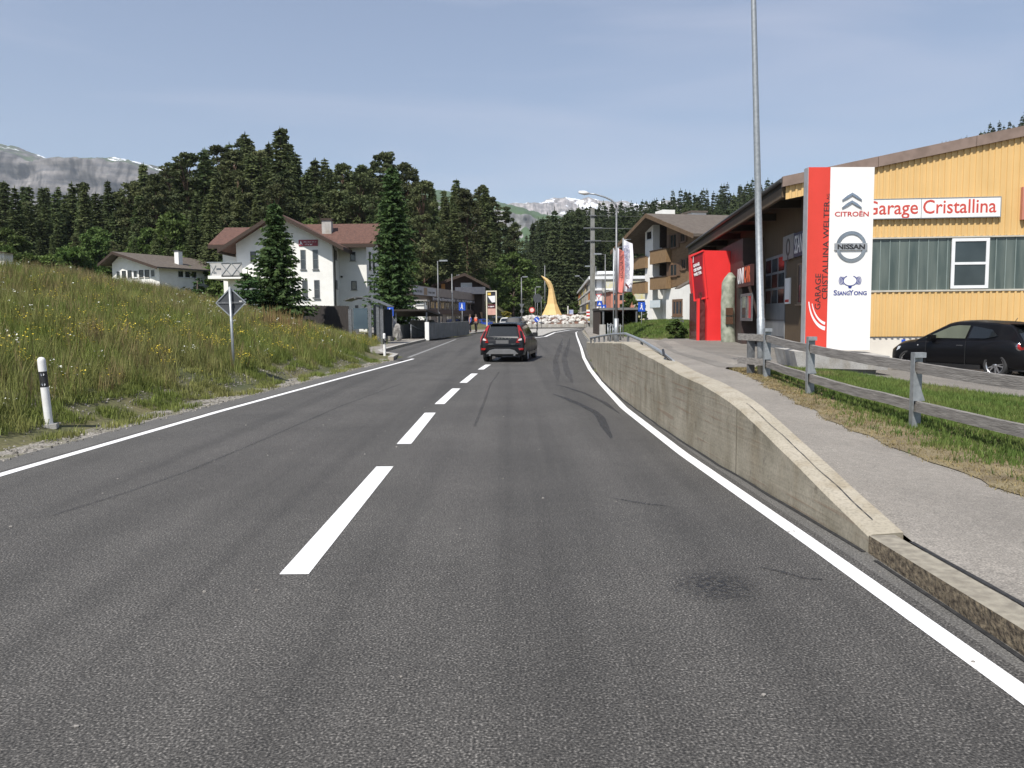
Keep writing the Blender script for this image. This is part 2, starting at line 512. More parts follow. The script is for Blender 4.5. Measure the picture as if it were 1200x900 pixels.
# ------------------------------------------------------------------ terrain sheet
def axis(parts):
    out = []
    for a, b, st in parts:
        v = a
        while v < b - 1e-6: out.append(v); v += st
    out.append(parts[-1][1])
    return out
XS = axis([(-9000, -1500, 2500), (-1500, -400, 275), (-400, -120, 20), (-120, -46, 7.4), (-46, -8, .6), (-8, 14, .4), (14, 40, 1.3), (40, 120, 8), (120, 600, 20), (600, 9000, 2100)])
YS = axis([(-60, -6, 9), (-6, 70, .6), (70, 120, 2.5), (120, 560, 12), (560, 1500, 188), (1500, 12000, 2625)])
def sheet(name, xs, ys, hf, mat):
    me = bpy.data.meshes.new(name)
    nx, ny = len(xs), len(ys)
    vs = [(x, y, hf(x, y)) for y in ys for x in xs]
    fs = [(j * nx + i, j * nx + i + 1, (j + 1) * nx + i + 1, (j + 1) * nx + i) for j in range(ny - 1) for i in range(nx - 1)]
    me.from_pydata(vs, [], fs); me.materials.append(mat)
    me.polygons.foreach_set('use_smooth', [True] * len(me.polygons))
    o = bpy.data.objects.new(name, me); COL.objects.link(o)
    return o
tag(sheet('ground', XS, YS, T, M['terrain']), kind='structure')

def ribbon(name, ys, fl, fr, mat, z=0.0, hf=None, nx=1, kind='structure'):
    vs, fs = [], []
    for y in ys:
        a, b = fl(y), fr(y)
        for k in range(nx + 1):
            x = a + (b - a) * k / nx
            vs.append((x, y, (hf(x, y) if hf else 0) + z))
    w = nx + 1
    for j in range(len(ys) - 1):
        for k in range(nx): fs.append((j*w+k, j*w+k+1, (j+1)*w+k+1, (j+1)*w+k))
    me = bpy.data.meshes.new(name); me.from_pydata(vs, [], fs); me.materials.append(mat)
    o = bpy.data.objects.new(name, me); COL.objects.link(o)
    if kind: o['kind'] = kind
    return o
ys = lambda a, b, st: axis([(a, b, st)])
wob = lambda y, s: noise.noise(Vector((y * 1.3, s, 0))) * 0.06 + noise.noise(Vector((y * 5, s, 3))) * 0.03
# carriageway
road = ribbon('road', ys(-6, 92, .5), lambda y: (interp(LEFTL, y) - .16 if y < 31.5 else leftedge(y)), lambda y: interp(RIGHT, y) + .14, M['asphalt'], 0.0)
ribbon('road_shoulder', ys(-6, 31.5, .25), lambda y: interp(LEFTL, y) - .62 + wob(y, 1), lambda y: interp(LEFTL, y) - .16, M['asphalt_edge'], 0.0)
ribbon('road_shoulder', ys(-6, 92, .5), lambda y: interp(RIGHT, y) + .14, lambda y: interp(RIGHT, y) + .62, M['asphalt_edge'], 0.0)
ribbon('gravel_verge', ys(-6, 33, .2), lambda y: interp(LEFTL, y) - 1.75 + 3 * wob(y, 5), lambda y: interp(LEFTL, y) - .5, M['gravel'], -0.004, lambda x, y: 0.05 * max(0, interp(LEFTL, y) - 1.0 - x), 4)
# junction and car park beyond
mb = MB()
IC, IR = Vector((8.4, 131, 0)), 9.6
ring = [(IC.x + 24 * math.cos(t), IC.y + 24 * math.sin(t), 0.004) for t in [2 * math.pi * k / 48 for k in range(48)]]
mb.poly(ring); mb.done('roundabout_road', M['asphalt'])['kind'] = 'structure'
ribbon('road', ys(92, 120, 2), lambda y: -3.1, lambda y: interp([(92, 8.0), (96, 12), (102, 31), (120, 31)], y), M['asphalt'], 0.0)
mb = MB(); mb.poly([(-60, 92, 0.012), (-3.2, 92, 0.012), (-3.2, 112, .012), (-6, 150, .012), (-60, 150, .012)]); mb.done('car_park', M['asphalt_lot'])['kind'] = 'structure'
mb = MB(); mb.poly([(20, 100, 0.3), (80, 100, 0.3), (80, 150, .3), (20, 150, .3)]); mb.done('road', M['asphalt_edge'])['kind'] = 'structure'
# painted lines
LW = 0.062
ribbon('sidewalk', ys(90, 100, 1), lambda y: interp([(90, 8.4), (96, 12.4), (100, 24)], y), lambda y: 31, M['asphalt_walk'], 0.1)
ribbon('road_marking', ys(-6, 86, .5), lambda y: interp(RIGHT, y) - LW, lambda y: interp(RIGHT, y) + LW, M['paint'], 0.004)
ribbon('road_marking', ys(-6, 32.4, .4), lambda y: interp(LEFTL, y) - LW - .01, lambda y: interp(LEFTL, y) + LW, M['paint'], 0.004)
dash = [(-4.5, -1.0), (5.12, 8.9), (10.5, 13.95), (15.35, 18.7), (20.3, 23.6), (25.4, 28.0), (30.2, 33.2), (35, 38)]
for a, b in dash:
    ribbon('road_marking', ys(a, b, .5), lambda y: interp(CENT, y) - .095, lambda y: interp(CENT, y) + .095, M['paint'], 0.004)
# splitter island and its white edge
isl = [G(641, 388.5), G(629, 395), G(618, 398), G(606, 397), G(606, 388), G(612, 383), G(652, 384.5)]
isl = [Vector((1.3, 62, 0)), Vector((2.5, 66, 0)), Vector((4.1, 82, 0)), Vector((6.6, 96, 0)), Vector((8.5, 101, 0)), Vector((3, 101, 0)), Vector((1.0, 94, 0)), Vector((0.4, 76, 0)), Vector((.6, 66, 0))]
mb = MB(); mb.prism([(p.x, p.y, 0.002) for p in isl], (0, 0, .11)); mb.done('traffic_island', M['conc_plain'])['kind'] = 'structure'
mb = MB()
for a, b in zip(isl[:4], isl[1:5]):
    n = Vector((b.y - a.y, a.x - b.x, 0)).normalized()
    mb.poly([a + n * .12 + Vector((0, 0, .005)), a + n * .36 + Vector((0, 0, .005)), b + n * .36 + Vector((0, 0, .005)), b + n * .12 + Vector((0, 0, .005))])
mb.done('road_marking', M['paint'])['kind'] = 'structure'
ribbon('road_marking', ys(33.5, 60, 2), lambda y: interp([(33.5, -4.35), (60, -4.2)], y), lambda y: interp([(33.5, -4.2), (60, -4.05)], y), pmat('worn_paint', (.13, .13, .13), (.3, .3, .29), 14, .8), 0.004)

# pavement on the right: sits behind the kerb and the wall
def walk_left(y): return interp(WALLB, y) + .25 if 5.5 <= y <= 44 else (2.46 + .17 if y < 5.5 else interp(RIGHT, y) + .60 + .21)
yw = ys(-6, 5.5, .5) + ys(5.52, 44, .48) + ys(44.05, 92, 1.0)
ribbon('sidewalk', yw, walk_left, lambda y: 5.25 if y < 20 else lerp(5.25, 8, min(1, (y - 20) / 6)) if y < 26 else (8.0 if y < 40 else interp([(40, 8), (50, 7.4), (60, 8.2), (92, 12)], y)), M['asphalt_walk'], 0.0, h_right, 8)
def lotl(y): return 8.6 if y < 18.5 else lerp(8.6, 5.6, (y - 18.5) / 2) if y < 20.5 else 5.6
mb_l = ribbon('parking_lot', ys(0, 45, .5), lambda y: interp([(0, 12.2), (8, 11.6), (14.5, 9.4), (16.6, 8.5), (19.3, 7.7), (20.2, 5.2), (28, 5.6), (40, 7.0), (45, 8.5)], y), lambda y: 60, M['asphalt_lot'], 0.006, h_right, 40)
# kerbs (granite with a rough face), right then left
def kerb(name, pts, w, z0, z1, mat, side=1, top=None):
    mb = MB(); n = len(pts)
    ring = []
    for i, p in enumerate(pts):
        p = Vector(p); a = Vector(pts[max(0, i-1)]); b = Vector(pts[min(n-1, i+1)])
        d = (b - a); d = Vector((d.x, d.y, 0)).normalized(); nn = Vector((d.y, -d.x, 0)) * side * w
        h0 = z0 + p.z; h1 = z1 + p.z
        ring.append([Vector((p.x, p.y, h0)), Vector((p.x, p.y, h1)), Vector((p.x + nn.x, p.y + nn.y, h1 + .003)), Vector((p.x + nn.x, p.y + nn.y, h0))])
    vs = [[mb.bm.verts.new(q) for q in r] for r in ring]
    for a, b in zip(vs, vs[1:]):
        for k in range(4):
            f = mb._f([a[k], a[(k+1) % 4], b[(k+1) % 4], b[k]])
            if f and k == 1 and top: f.material_index = 1
    mb._f(vs[0][::-1]); mb._f(vs[-1])
    o = mb.done(name, [mat, top or mat]); o['kind'] = 'structure'
    return o
kerb('kerb', [(interp([(-6, 2.48), (5.5, 2.45)], y), y, 0) for y in ys(-6, 5.48, 1.0)], .18, -.05, .125, M['granite'], 1, M['granite_top'])
kerb('kerb', [(interp(RIGHT, y) + .62, y, 0) for y in ys(44.05, 92, 2)], .22, -.05, .16, M['conc_plain'], 1, M['granite_top'])
kerb('kerb', [(x, y, 0) for y, x in LKERB], .22, -.05, .14, M['conc_cap'], -1, M['conc_plain'])
ribbon('sidewalk', ys(34.5, 100, 1), lambda y: interp([(34.5, -5.6), (37, -9), (40, -14), (100, -14)], y), lambda y: leftedge(y) - .2, M['asphalt_walk'], 0.135)
# tar joints beside the kerb
def strip(name, pts, w, mat, z, kind='structure'):
    mb = MB(); pts = [Vector(p) for p in pts]; prev = None
    for i, p in enumerate(pts):
        d = (pts[min(i+1, len(pts)-1)] - pts[max(i-1, 0)]); d.z = 0; d.normalize()
        ww = (w[i] if isinstance(w, (list, tuple)) else w) / 2 * random.uniform(.85, 1.12) * (min(1, .25 + 4 * min(i, len(pts) - 1 - i) / len(pts)) if name == 'skid_mark' else 1)
        n = Vector((d.y, -d.x, 0)) * ww
        cur = (mb.bm.verts.new(p - n + Vector((0, 0, z))), mb.bm.verts.new(p + n + Vector((0, 0, z))))
        if prev: mb._f([prev[0], prev[1], cur[1], cur[0]])
        prev = cur
    o = mb.done(name, mat); o['kind'] = kind
    return o
strip('tar_joint', [(interp([(-6, 2.48), (5.5, 2.45)], y) + .205 + wob(y, 9) * .15, y, .131) for y in ys(-1, 5.3, .25)], .035, M['tar'], 0)
strip('tar_joint', [(interp([(-6, 2.47), (5.5, 2.44)], y) - .02 + wob(y, 9) * .2, y, .006) for y in ys(-1, 5.3, .25)], .03, M['tar'], 0)
strip('tar_joint', [(interp(WALLB, y) - .02 + wob(y, 9) * .3, y, .006) for y in ys(5.5, 26, .3)], .035, M['tar'], 0)
# skid marks and stains
def skid_mat(k=.6):
    m, nt, b = new_mat('skid_rubber')
    g = N(nt, 'ShaderNodeNewGeometry')
    n1 = N(nt, 'ShaderNodeTexNoise', Scale=60.0, Detail=4.0); nt.links.new(g.outputs['Position'], n1.inputs['Vector'])
    nt.links.new(ramp(nt, n1.outputs['Fac'], [(0.38, gray(k * .15)), (0.62, gray(k))]), b.inputs['Alpha'])
    b.inputs['Base Color'].default_value = (.016, .016, .018, 1); b.inputs['Roughness'].default_value = .6
    return m
M['skid'] = skid_mat(); M['skid_soft'] = skid_mat(.34)
def px_path(lst, n=6):
    out = []
    for (x0, y0), (x1, y1) in zip(lst, lst[1:]):
        for k in range(n): out.append(G(lerp(x0, x1, k / n), lerp(y0, y1, k / n)))
    out.append(G(*lst[-1])); return out
for path, w in (([(650, 451), (662, 453.5), (685, 461), (708, 472), (726, 485)], .10), ([(648, 462), (660, 466), (677, 473), (697, 483), (704, 490), (710, 503), (717, 514)], .13),
                ([(887, 665), (910, 669), (942, 678), (967, 680)], .035), ([(718, 584), (750, 590), (784, 594)], .04),
                ([(671, 449), (664, 434), (661, 420), (666, 405), (668, 396)], .2), ([(654, 446), (652, 434), (651, 422), (656.7, 406), (659, 397)], .2)):
    strip('skid_mark', px_path(path), w, M['skid_soft'] if path[0][0] in (671, 654) else M['skid'], 0.006, 'structure')
for path, w in (([(60, 605), (150, 577), (227, 550), (310, 515), (397, 477), (470, 450)], .05), ([(585, 436), (575, 450), (568, 470), (556, 500)], .05)):
    strip('sealed_crack', px_path(path, 10), w, M['skid_soft'], 0.005, 'structure')
cb = random.Random(6); mb = MB()
for k in range(70):
    y = 3 + 14 * cb.random() ** 1.5; x = cb.uniform(-5, 2.6); s = cb.uniform(.004, .011); mb.blob((x, y, s * .4), s * 1.3, s, s * .7, k, .5, 1)
tag(mb.done('grit', pmat('grit', (.10, .09, .08), (.35, .33, .30), 2, .9)), 'loose grit and small stones lying on the asphalt', 'grit', kind='stuff')
mb = MB()
c = G(836, 687)
pts = []
for k in range(26):
    t = 2 * math.pi * k / 26; r = 1 + .35 * noise.noise(Vector((math.cos(t) * 2, math.sin(t) * 2, 5)))
    pts.append((c.x + .30 * r * math.cos(t), c.y + .34 * r * math.sin(t), .005))
mb.poly(pts)
def stain_mat():
    m, nt, b = new_mat('oil_stain')
    tc = N(nt, 'ShaderNodeNewGeometry')
    sub = N(nt, 'ShaderNodeVectorMath', operation='DISTANCE'); sub.inputs[1].default_value = (c.x, c.y, 0.005)
    nt.links.new(tc.outputs['Position'], sub.inputs[0])
    n1 = N(nt, 'ShaderNodeTexNoise', Scale=26.0, Detail=5.0); nt.links.new(tc.outputs['Position'], n1.inputs['Vector'])
    a = ramp(nt, sub.outputs['Value'], [(0.0, gray(1)), (0.34, gray(0))])
    a = mixc(nt, 1.0, a, ramp(nt, n1.outputs['Fac'], [(0.42, gray(0)), (0.6, gray(.8))]), 'MULTIPLY')
    nt.links.new(a, b.inputs['Alpha']); b.inputs['Base Color'].default_value = (.02, .02, .022, 1); b.inputs['Roughness'].default_value = .6
    return m
o = mb.done('oil_stain', stain_mat()); o['kind'] = 'structure'

# ------------------------------------------------------------------ mountains
def mountain_mat(name, rock1, rock2, green, snow_amt, strata=60.0, greenz=0.6):
    m, nt, b = new_mat(name)
    g = N(nt, 'ShaderNodeNewGeometry'); pos = g.outputs['Position']
    sx = N(nt, 'ShaderNodeSeparateXYZ'); nt.links.new(g.outputs['Normal'], sx.inputs['Vector'])
    n1 = N(nt, 'ShaderNodeTexNoise', Scale=0.016, Detail=10.0, Roughness=0.7); nt.links.new(pos, n1.inputs['Vector'])
    mp = N(nt, 'ShaderNodeMapping'); mp.inputs['Scale'].default_value = (.003, .003, .045); nt.links.new(pos, mp.inputs['Vector'])
    n2 = N(nt, 'ShaderNodeTexNoise', Scale=1.0, Detail=7.0, Distortion=.3); nt.links.new(mp.outputs['Vector'], n2.inputs['Vector'])
    n3 = N(nt, 'ShaderNodeTexNoise', Scale=.006, Detail=8.0); nt.links.new(pos, n3.inputs['Vector'])
    mp4 = N(nt, 'ShaderNodeMapping'); mp4.inputs['Scale'].default_value = (.045, .006, .006); nt.links.new(pos, mp4.inputs['Vector'])
    n4 = N(nt, 'ShaderNodeTexNoise', Scale=1.0, Detail=8.0); nt.links.new(mp4.outputs['Vector'], n4.inputs['Vector'])
    c = ramp(nt, n2.outputs['Fac'], [(0.35, rock1), (0.6, rock2)])
    c = mixc(nt, 1.0, c, ramp(nt, n1.outputs['Fac'], [(0.35, gray(.5)), (0.65, gray(1.4))]), 'MULTIPLY')
    c = mixc(nt, .9, c, ramp(nt, n4.outputs['Fac'], [(0.38, gray(.45)), (0.55, gray(1.15))]), 'MULTIPLY')
    add = N(nt, 'ShaderNodeMath', operation='MULTIPLY_ADD'); add.inputs[1].default_value = .7; nt.links.new(n3.outputs['Fac'], add.inputs[0]); nt.links.new(sx.outputs['Z'], add.inputs[2])
    c = mixc(nt, ramp_f(nt, add.outputs[0], greenz + .33, greenz + .43), c, green)
    sn = N(nt, 'ShaderNodeAttribute', attribute_name='snow')
    ad2 = N(nt, 'ShaderNodeMath', operation='MULTIPLY_ADD'); ad2.inputs[1].default_value = 1.0
    nt.links.new(n3.outputs['Fac'], ad2.inputs[0]); nt.links.new(sn.outputs['Fac'], ad2.inputs[2])
    n6 = N(nt, 'ShaderNodeTexNoise', Scale=.018, Detail=6.0); nt.links.new(pos, n6.inputs['Vector'])
    ad3 = N(nt, 'ShaderNodeMath', operation='MULTIPLY_ADD'); ad3.inputs[1].default_value = .35; nt.links.new(n6.outputs['Fac'], ad3.inputs[0]); nt.links.new(ad2.outputs[0], ad3.inputs[2])
    c = mixc(nt, ramp_f(nt, ad3.outputs[0], 1.18, 1.22), c, (.86, .88, .92))
    nt.links.new(c, b.inputs['Base Color']); b.inputs['Roughness'].default_value = .95
    return m
def ramp_f(nt, src, a, b):
    mr = N(nt, 'ShaderNodeMapRange'); mr.inputs['From Min'].default_value = a; mr.inputs['From Max'].default_value = b
    nt.links.new(src, mr.inputs['Value']); return mr.outputs['Result']
def mountain(name, crest, Y, prof, mat, rough=30, n=260, snowf=None, m=46, seed=0):
    "crest: photo pixels; prof(t) for t 0..1: (forward, relative height)"
    xs = [lerp(crest[0][0], crest[-1][0], i / n) for i in range(n + 1)]
    vs, fs, sn = [], [], []
    rows = [-0.12, -.05] + [k / m for k in range(m + 1)]
    for t in rows:
        for i, x in enumerate(xs):
            yp = interp(crest, x)
            top = P(x, yp, Y)
            q = Vector((top.x * .004, 0, t * 6 + seed))
            if t < 0: p = Vector((top.x, Y - t * Y * 1.2, top.z * (1 + t * 3)))
            else:
                fy, rz = prof(t, i / n)
                p = Vector((top.x, Y - fy, top.z * rz))
            edge = 1.0 if t > 0 else .25
            f = noise.fractal(Vector((p.x / (rough * 9), p.z / (rough * 7), seed)), 1.0, 2.0, 6)
            p.y += f * rough * 3.2 * edge
            p.z += noise.fractal(Vector((p.x / (rough * 5), p.y / (rough * 5), seed + 9)), 1.0, 2.0, 6) * rough * .45 * edge
            p.z += noise.fractal(Vector((p.x / (rough * 1.3), p.y / (rough * 1.3), seed + 4)), .9, 2.0, 4) * rough * .22
            vs.append(p); sn.append(snowf(x, yp, t) if snowf else 0)
    w = n + 1
    for j in range(len(rows) - 1):
        for i in range(n): fs.append((j*w+i, j*w+i+1, (j+1)*w+i+1, (j+1)*w+i))
    me = bpy.data.meshes.new(name); me.from_pydata(vs, [], fs); me.materials.append(mat)
    at = me.attributes.new('snow', 'FLOAT', 'POINT'); at.data.foreach_set('value', sn)
    me.polygons.foreach_set('use_smooth', [True] * len(me.polygons))
    bm = bmesh.new(); bm.from_mesh(me); bmesh.ops.recalc_face_normals(bm, faces=bm.faces)
    if sum(f.normal.z for f in bm.faces) < 0: bmesh.ops.reverse_faces(bm, faces=bm.faces)
    bm.to_mesh(me); bm.free()
    o = bpy.data.objects.new(name, me); COL.objects.link(o); o['kind'] = 'structure'
    return o
def cliff_prof(t, u):
    if t < .18: return t / .18 * 260, 1 - t * .28
    if t < .62: k = (t - .18) / .44; return 260 + k * 130, lerp(.95, .60, k)
    k = (t - .62) / .38; return 390 + k * 1300, lerp(.60, 0, k)
mountain('cliff_mountain', [(-260, 178), (-120, 190), (-40, 186), (0, 182), (5, 173), (14, 171), (24, 174), (34, 178), (50, 183), (64, 189), (78, 191), (95, 190), (118, 189), (140, 188), (160, 190), (180, 193), (200, 200), (240, 225), (330, 262)],
         4300, cliff_prof, mountain_mat('cliff_rock', (.10, .098, .10), (.19, .175, .165), (.07, .10, .045), 1, greenz=.86), 32,
         snowf=lambda x, y, t: (.53 - 1.1 * t) if x > 8 else .3 - t, seed=2)
def ridge_prof(t, u):
    if t < .35: k = t / .35; return k * 900, lerp(1, .72, k)
    if t < .6: k = (t - .35) / .25; return 900 + k * 80, lerp(.72, .5, k)
    k = (t - .6) / .4; return 980 + k * 900, lerp(.5, 0, k)
mountain('alp_ridge', [(420, 212), (470, 218), (505, 223), (540, 228), (580, 235), (600, 240), (620, 246), (645, 253), (680, 268), (740, 300), (800, 330)],
         3600, ridge_prof, mountain_mat('alp_grass', (.16, .16, .16), (.30, .29, .28), (.055, .10, .035), 0, greenz=.45), 24, seed=5)
def snow_prof(t, u): return t * 2600, (1 - t) ** 1.15
mountain('snow_mountain', [(560, 262), (590, 241), (600, 238), (618, 238), (632, 238), (648, 232), (662, 231), (676, 233), (690, 231), (700, 234), (715, 236), (735, 236), (750, 240), (775, 236), (790, 234), (800, 238), (840, 252), (900, 268)],
         7200, snow_prof, mountain_mat('snow_rock', (.27, .245, .235), (.36, .33, .31), (.25, .23, .2), 1, greenz=.9), 46,
         snowf=lambda x, y, t: .49 - t * .5, seed=11)
# ------------------------------------------------------------------ vegetation
def leaf_mat(name, c1, c2, scale=.5, rnd=.25, transl=.25):
    m, nt, b = new_mat(name)
    g = N(nt, 'ShaderNodeNewGeometry')
    n1 = N(nt, 'ShaderNodeTexNoise', Scale=scale, Detail=5.0); nt.links.new(g.outputs['Position'], n1.inputs['Vector'])
    c = ramp(nt, n1.outputs['Fac'], [(0.32, c1), (0.66, c2)])
    oi = N(nt, 'ShaderNodeObjectInfo')
    mr = N(nt, 'ShaderNodeMapRange'); mr.inputs['To Min'].default_value = 1 - rnd; mr.inputs['To Max'].default_value = 1 + rnd
    nt.links.new(oi.outputs['Random'], mr.inputs['Value'])
    hs = N(nt, 'ShaderNodeHueSaturation'); nt.links.new(mr.outputs['Result'], hs.inputs['Value']); nt.links.new(c, hs.inputs['Color'])
    mr2 = N(nt, 'ShaderNodeMapRange'); mr2.inputs['To Min'].default_value = .485; mr2.inputs['To Max'].default_value = .515
    n9 = N(nt, 'ShaderNodeMath', operation='FRACT'); m9 = N(nt, 'ShaderNodeMath', operation='MULTIPLY'); m9.inputs[1].default_value = 7.31
    nt.links.new(oi.outputs['Random'], m9.inputs[0]); nt.links.new(m9.outputs[0], n9.inputs[0]); nt.links.new(n9.outputs[0], mr2.inputs['Value'])
    nt.links.new(mr2.outputs['Result'], hs.inputs['Hue'])
    nt.links.new(hs.outputs['Color'], b.inputs['Base Color']); b.inputs['Roughness'].default_value = .75
    b.inputs['Specular IOR Level'].default_value = .25
    if transl:
        tr = N(nt, 'ShaderNodeBsdfTranslucent'); nt.links.new(hs.outputs['Color'], tr.inputs['Color'])
        mx = N(nt, 'ShaderNodeMixShader'); mx.inputs['Fac'].default_value = transl
        out = nt.nodes['Material Output']
        nt.links.new(b.outputs['BSDF'], mx.inputs[1]); nt.links.new(tr.outputs['BSDF'], mx.inputs[2]); nt.links.new(mx.outputs[0], out.inputs['Surface'])
    return m
M['spruce'] = leaf_mat('spruce_needles', (.050, .072, .025), (.112, .135, .050), .5, .3)
M['spruce_far'] = leaf_mat('spruce_needles_far', (.028, .044, .018), (.068, .088, .034), .1, .25)
M['spruce_near'] = leaf_mat('spruce_needles_green', (.034, .075, .024), (.078, .13, .038), 1.4, .1)
M['pine'] = leaf_mat('pine_needles', (.050, .066, .026), (.110, .122, .050), .5, .3)
M['leaf'] = leaf_mat('broad_leaves', (.058, .100, .022), (.115, .165, .044), .6, .25)
M['shrub'] = leaf_mat('shrub_leaves', (.05, .09, .02), (.12, .16, .05), 2, .2)
M['yshrub'] = leaf_mat('yellow_leaves', (.12, .13, .02), (.24, .20, .04), 2, .2)
M['bark'] = pmat('bark', (.06, .045, .035), (.13, .10, .08), 3, .9, bump=.5)
M['bark_pine'] = pmat('pine_bark', (.10, .06, .04), (.19, .12, .08), 3, .9, bump=.5)

def mesh_np(name, V, Fq, mat):
    me = bpy.data.meshes.new(name)
    n, q = len(V), len(Fq)
    me.vertices.add(n); me.vertices.foreach_set('co', np.asarray(V, dtype=np.float32).ravel())
    me.loops.add(q * 4); me.loops.foreach_set('vertex_index', np.asarray(Fq, dtype=np.int32).ravel())
    me.polygons.add(q); me.polygons.foreach_set('loop_start', np.arange(0, q * 4, 4, dtype=np.int32))
    me.update(calc_edges=True); me.materials.append(mat)
    return me
def quads(name, C, A, B, mat):
    "quads centred at C with half axes A (tip direction) and B (width)"
    C, A, B = map(np.asarray, (C, A, B))
    V = np.stack([C - A, C - A * .1 + B, C + A, C - A * .1 - B], 1).reshape(-1, 3)
    Fq = np.arange(len(V)).reshape(-1, 4)
    return mesh_np(name, V, Fq, mat)

def spruce_mesh(seed, H, Rr, levels, nb, steps, leaf, mat, base=.06, pw=.85, droop=.28, name='crown', tip=None):
    rs = np.random.RandomState(seed)
    C, A, B = [], [], []
    az0 = 0
    for i in range(levels):
        t = (i + rs.uniform(-.3, .3)) / levels
        t = min(.995, max(0, t))
        z = H * (base + (1 - base) * t)
        r = Rr * ((1 - t) ** pw) * rs.uniform(.82, 1.1) + .10
        az0 += 2.4
        for k in range(nb if t < .8 else max(4, nb - 3)):
            if rs.rand() < .07: continue
            az = az0 + 2 * math.pi * k / nb + rs.uniform(-.25, .25)
            L = r * rs.uniform(.62, 1.15)
            d = np.array([math.cos(az), math.sin(az), 0]); s_ = np.array([-d[1], d[0], 0])
            st = max(2, int(steps * (.35 + .65 * L / Rr)))
            dr = droop * rs.uniform(.7, 1.3) * (1 - t * 1.1)
            for j in range(st):
                f = (j + 1) / st
                zz = z - dr * L * (f ** .8) + .10 * L * f * f + (.15 * L * f if t > .85 else 0)
                wdt = leaf * (1.25 - .6 * f) * rs.uniform(.8, 1.2)
                p = d * L * f + np.array([0, 0, zz])
                for sgn in (-1, 1):
                    a = (d * rs.uniform(.4, .9) + s_ * sgn * rs.uniform(.35, 1.0) + np.array([0, 0, rs.uniform(-.75, .05)]))
                    a = a / np.linalg.norm(a) * wdt
                    b = np.cross(a, rs.normal(size=3)); b = b / (np.linalg.norm(b) + 1e-6) * wdt * .42
                    C.append(p + a * .55 + rs.normal(size=3) * leaf * .12); A.append(a); B.append(b)
    for j in range(3):
        tl = min(leaf, .55); C.append([0, 0, H - tl * .5 * j]); A.append([0, 0, tl]); B.append([tl * .22 * math.cos(j), tl * .22 * math.sin(j), 0])
    return quads(name, C, A, B, mat)

def clump_mesh(seed, H, Rr, ncl, per, leaf, mat, base=.35, top=1.0, egg=1.0, name='crown', cone=0.0, flat=.75):
    rs = np.random.RandomState(seed)
    C, A, B, cl = [], [], [], []
    for i in range(ncl):
        t = rs.rand() ** .8
        z = H * (base + (top - base) * t)
        prof = math.sin(math.pi * min(1, max(0.04, .18 + .80 * t))) ** .7 * egg if cone == 0 else (1 - t) ** cone + .16
        az = rs.uniform(0, 2 * math.pi); r = Rr * prof * rs.uniform(.25, .92)
        c = np.array([r * math.cos(az), r * math.sin(az), z]); cr = Rr * rs.uniform(.18, .36) * (1.1 - .5 * t)
        cl.append((c, cr))
        for k in range(per):
            v = rs.normal(size=3); v /= np.linalg.norm(v)
            q = c + v * np.array([cr, cr, cr * flat]) * rs.uniform(.55, 1.05)
            a = v + rs.normal(size=3) * .8; a /= np.linalg.norm(a); a *= leaf * rs.uniform(.6, 1.3)
            b = np.cross(a, rs.normal(size=3)); b = b / (np.linalg.norm(b) + 1e-6) * leaf * .55
            C.append(q); A.append(a); B.append(b)
    return quads(name, C, A, B, mat), cl

def trunk_mesh(H, r, cl=None, mat=None, lean=0, seed=0):
    mb = MB(); rs = random.Random(seed)
    pts = [(noise.noise(Vector((z, seed, 0))) * lean, noise.noise(Vector((z, 0, seed))) * lean, z) for z in [H * k / 8 for k in range(9)]]
    pts[0] = (0, 0, -1.2)
    mb.tube(pts, [r * (1.15 - .98 * k / 8) for k in range(9)], 7)
    if cl:
        for c, cr in cl[::2]:
            z0 = c[2] * .8; mb.tube([(0, 0, z0), (c[0] * .5, c[1] * .5, z0 + (c[2] - z0) * .6), tuple(c)], [r * .3, r * .2, r * .08], 5)
    bmesh.ops.recalc_face_normals(mb.bm, faces=mb.bm.faces)
    me = bpy.data.meshes.new('trunk'); mb.bm.to_mesh(me); mb.bm.free(); me.materials.append(mat or M['bark'])
    return me

TREES = {}
def proto(kind, H, crown, trunk): TREES.setdefault(kind, []).append((H, crown, trunk))
for s in range(5):
    H = 25.0
    proto('spruce', H, spruce_mesh(10 + s, H, [3.7, 3.1, 4.2, 3.4, 4.5][s], 54, 11, 7, .44, M['spruce'], base=[.05, .12, .08, .2, .05][s], pw=[.95, 1.05, .85, .9, 1.0][s]), trunk_mesh(H * .97, .28))
for s in range(5):
    H = 24.0
    cm, cl = clump_mesh(50 + s, H, [4.7, 4.1, 5.3, 4.3, 4.9][s], [74, 66, 86, 76, 90][s], 95, .26, M['pine'], base=[.2, .32, .15, .1, .25][s], cone=[.6, .65, .7, .9, .55][s], flat=.5)
    proto('pine', H, cm, trunk_mesh(H * .80, .26, cl, M['bark_pine'], .5, s))
for s in range(3):
    H = 14.0
    cm, cl = clump_mesh(80 + s, H, [5.4, 4.8, 6.0][s], 46, 110, .34, M['leaf'], base=.16, top=.92)
    proto('leafy', H, cm, trunk_mesh(H * .8, .24, cl, M['bark'], .5, s + 5))

def tree(kind, x, y, z, H, label, cat, group, var=None, name=None, wid=None, crown=None, trunk=None):
    h0, cm, tm = random.choice(TREES[kind]) if var is None else TREES[kind][var]
    if crown: cm = crown
    s = H / h0; w = s * (wid or random.uniform(.85, 1.12))
    t = thing(name or {'spruce': 'spruce_tree', 'pine': 'pine_tree', 'leafy': 'broadleaf_tree'}[kind], label, cat, (x, y, z), random.uniform(0, 6.28), group)
    t.scale = (w, w, s)
    for nm, me in (('trunk', tm), ('crown', cm)):
        o = bpy.data.objects.new(nm, me); COL.objects.link(o); o.parent = t
        KIDS.setdefault(t.name, []).append(o)
    return t

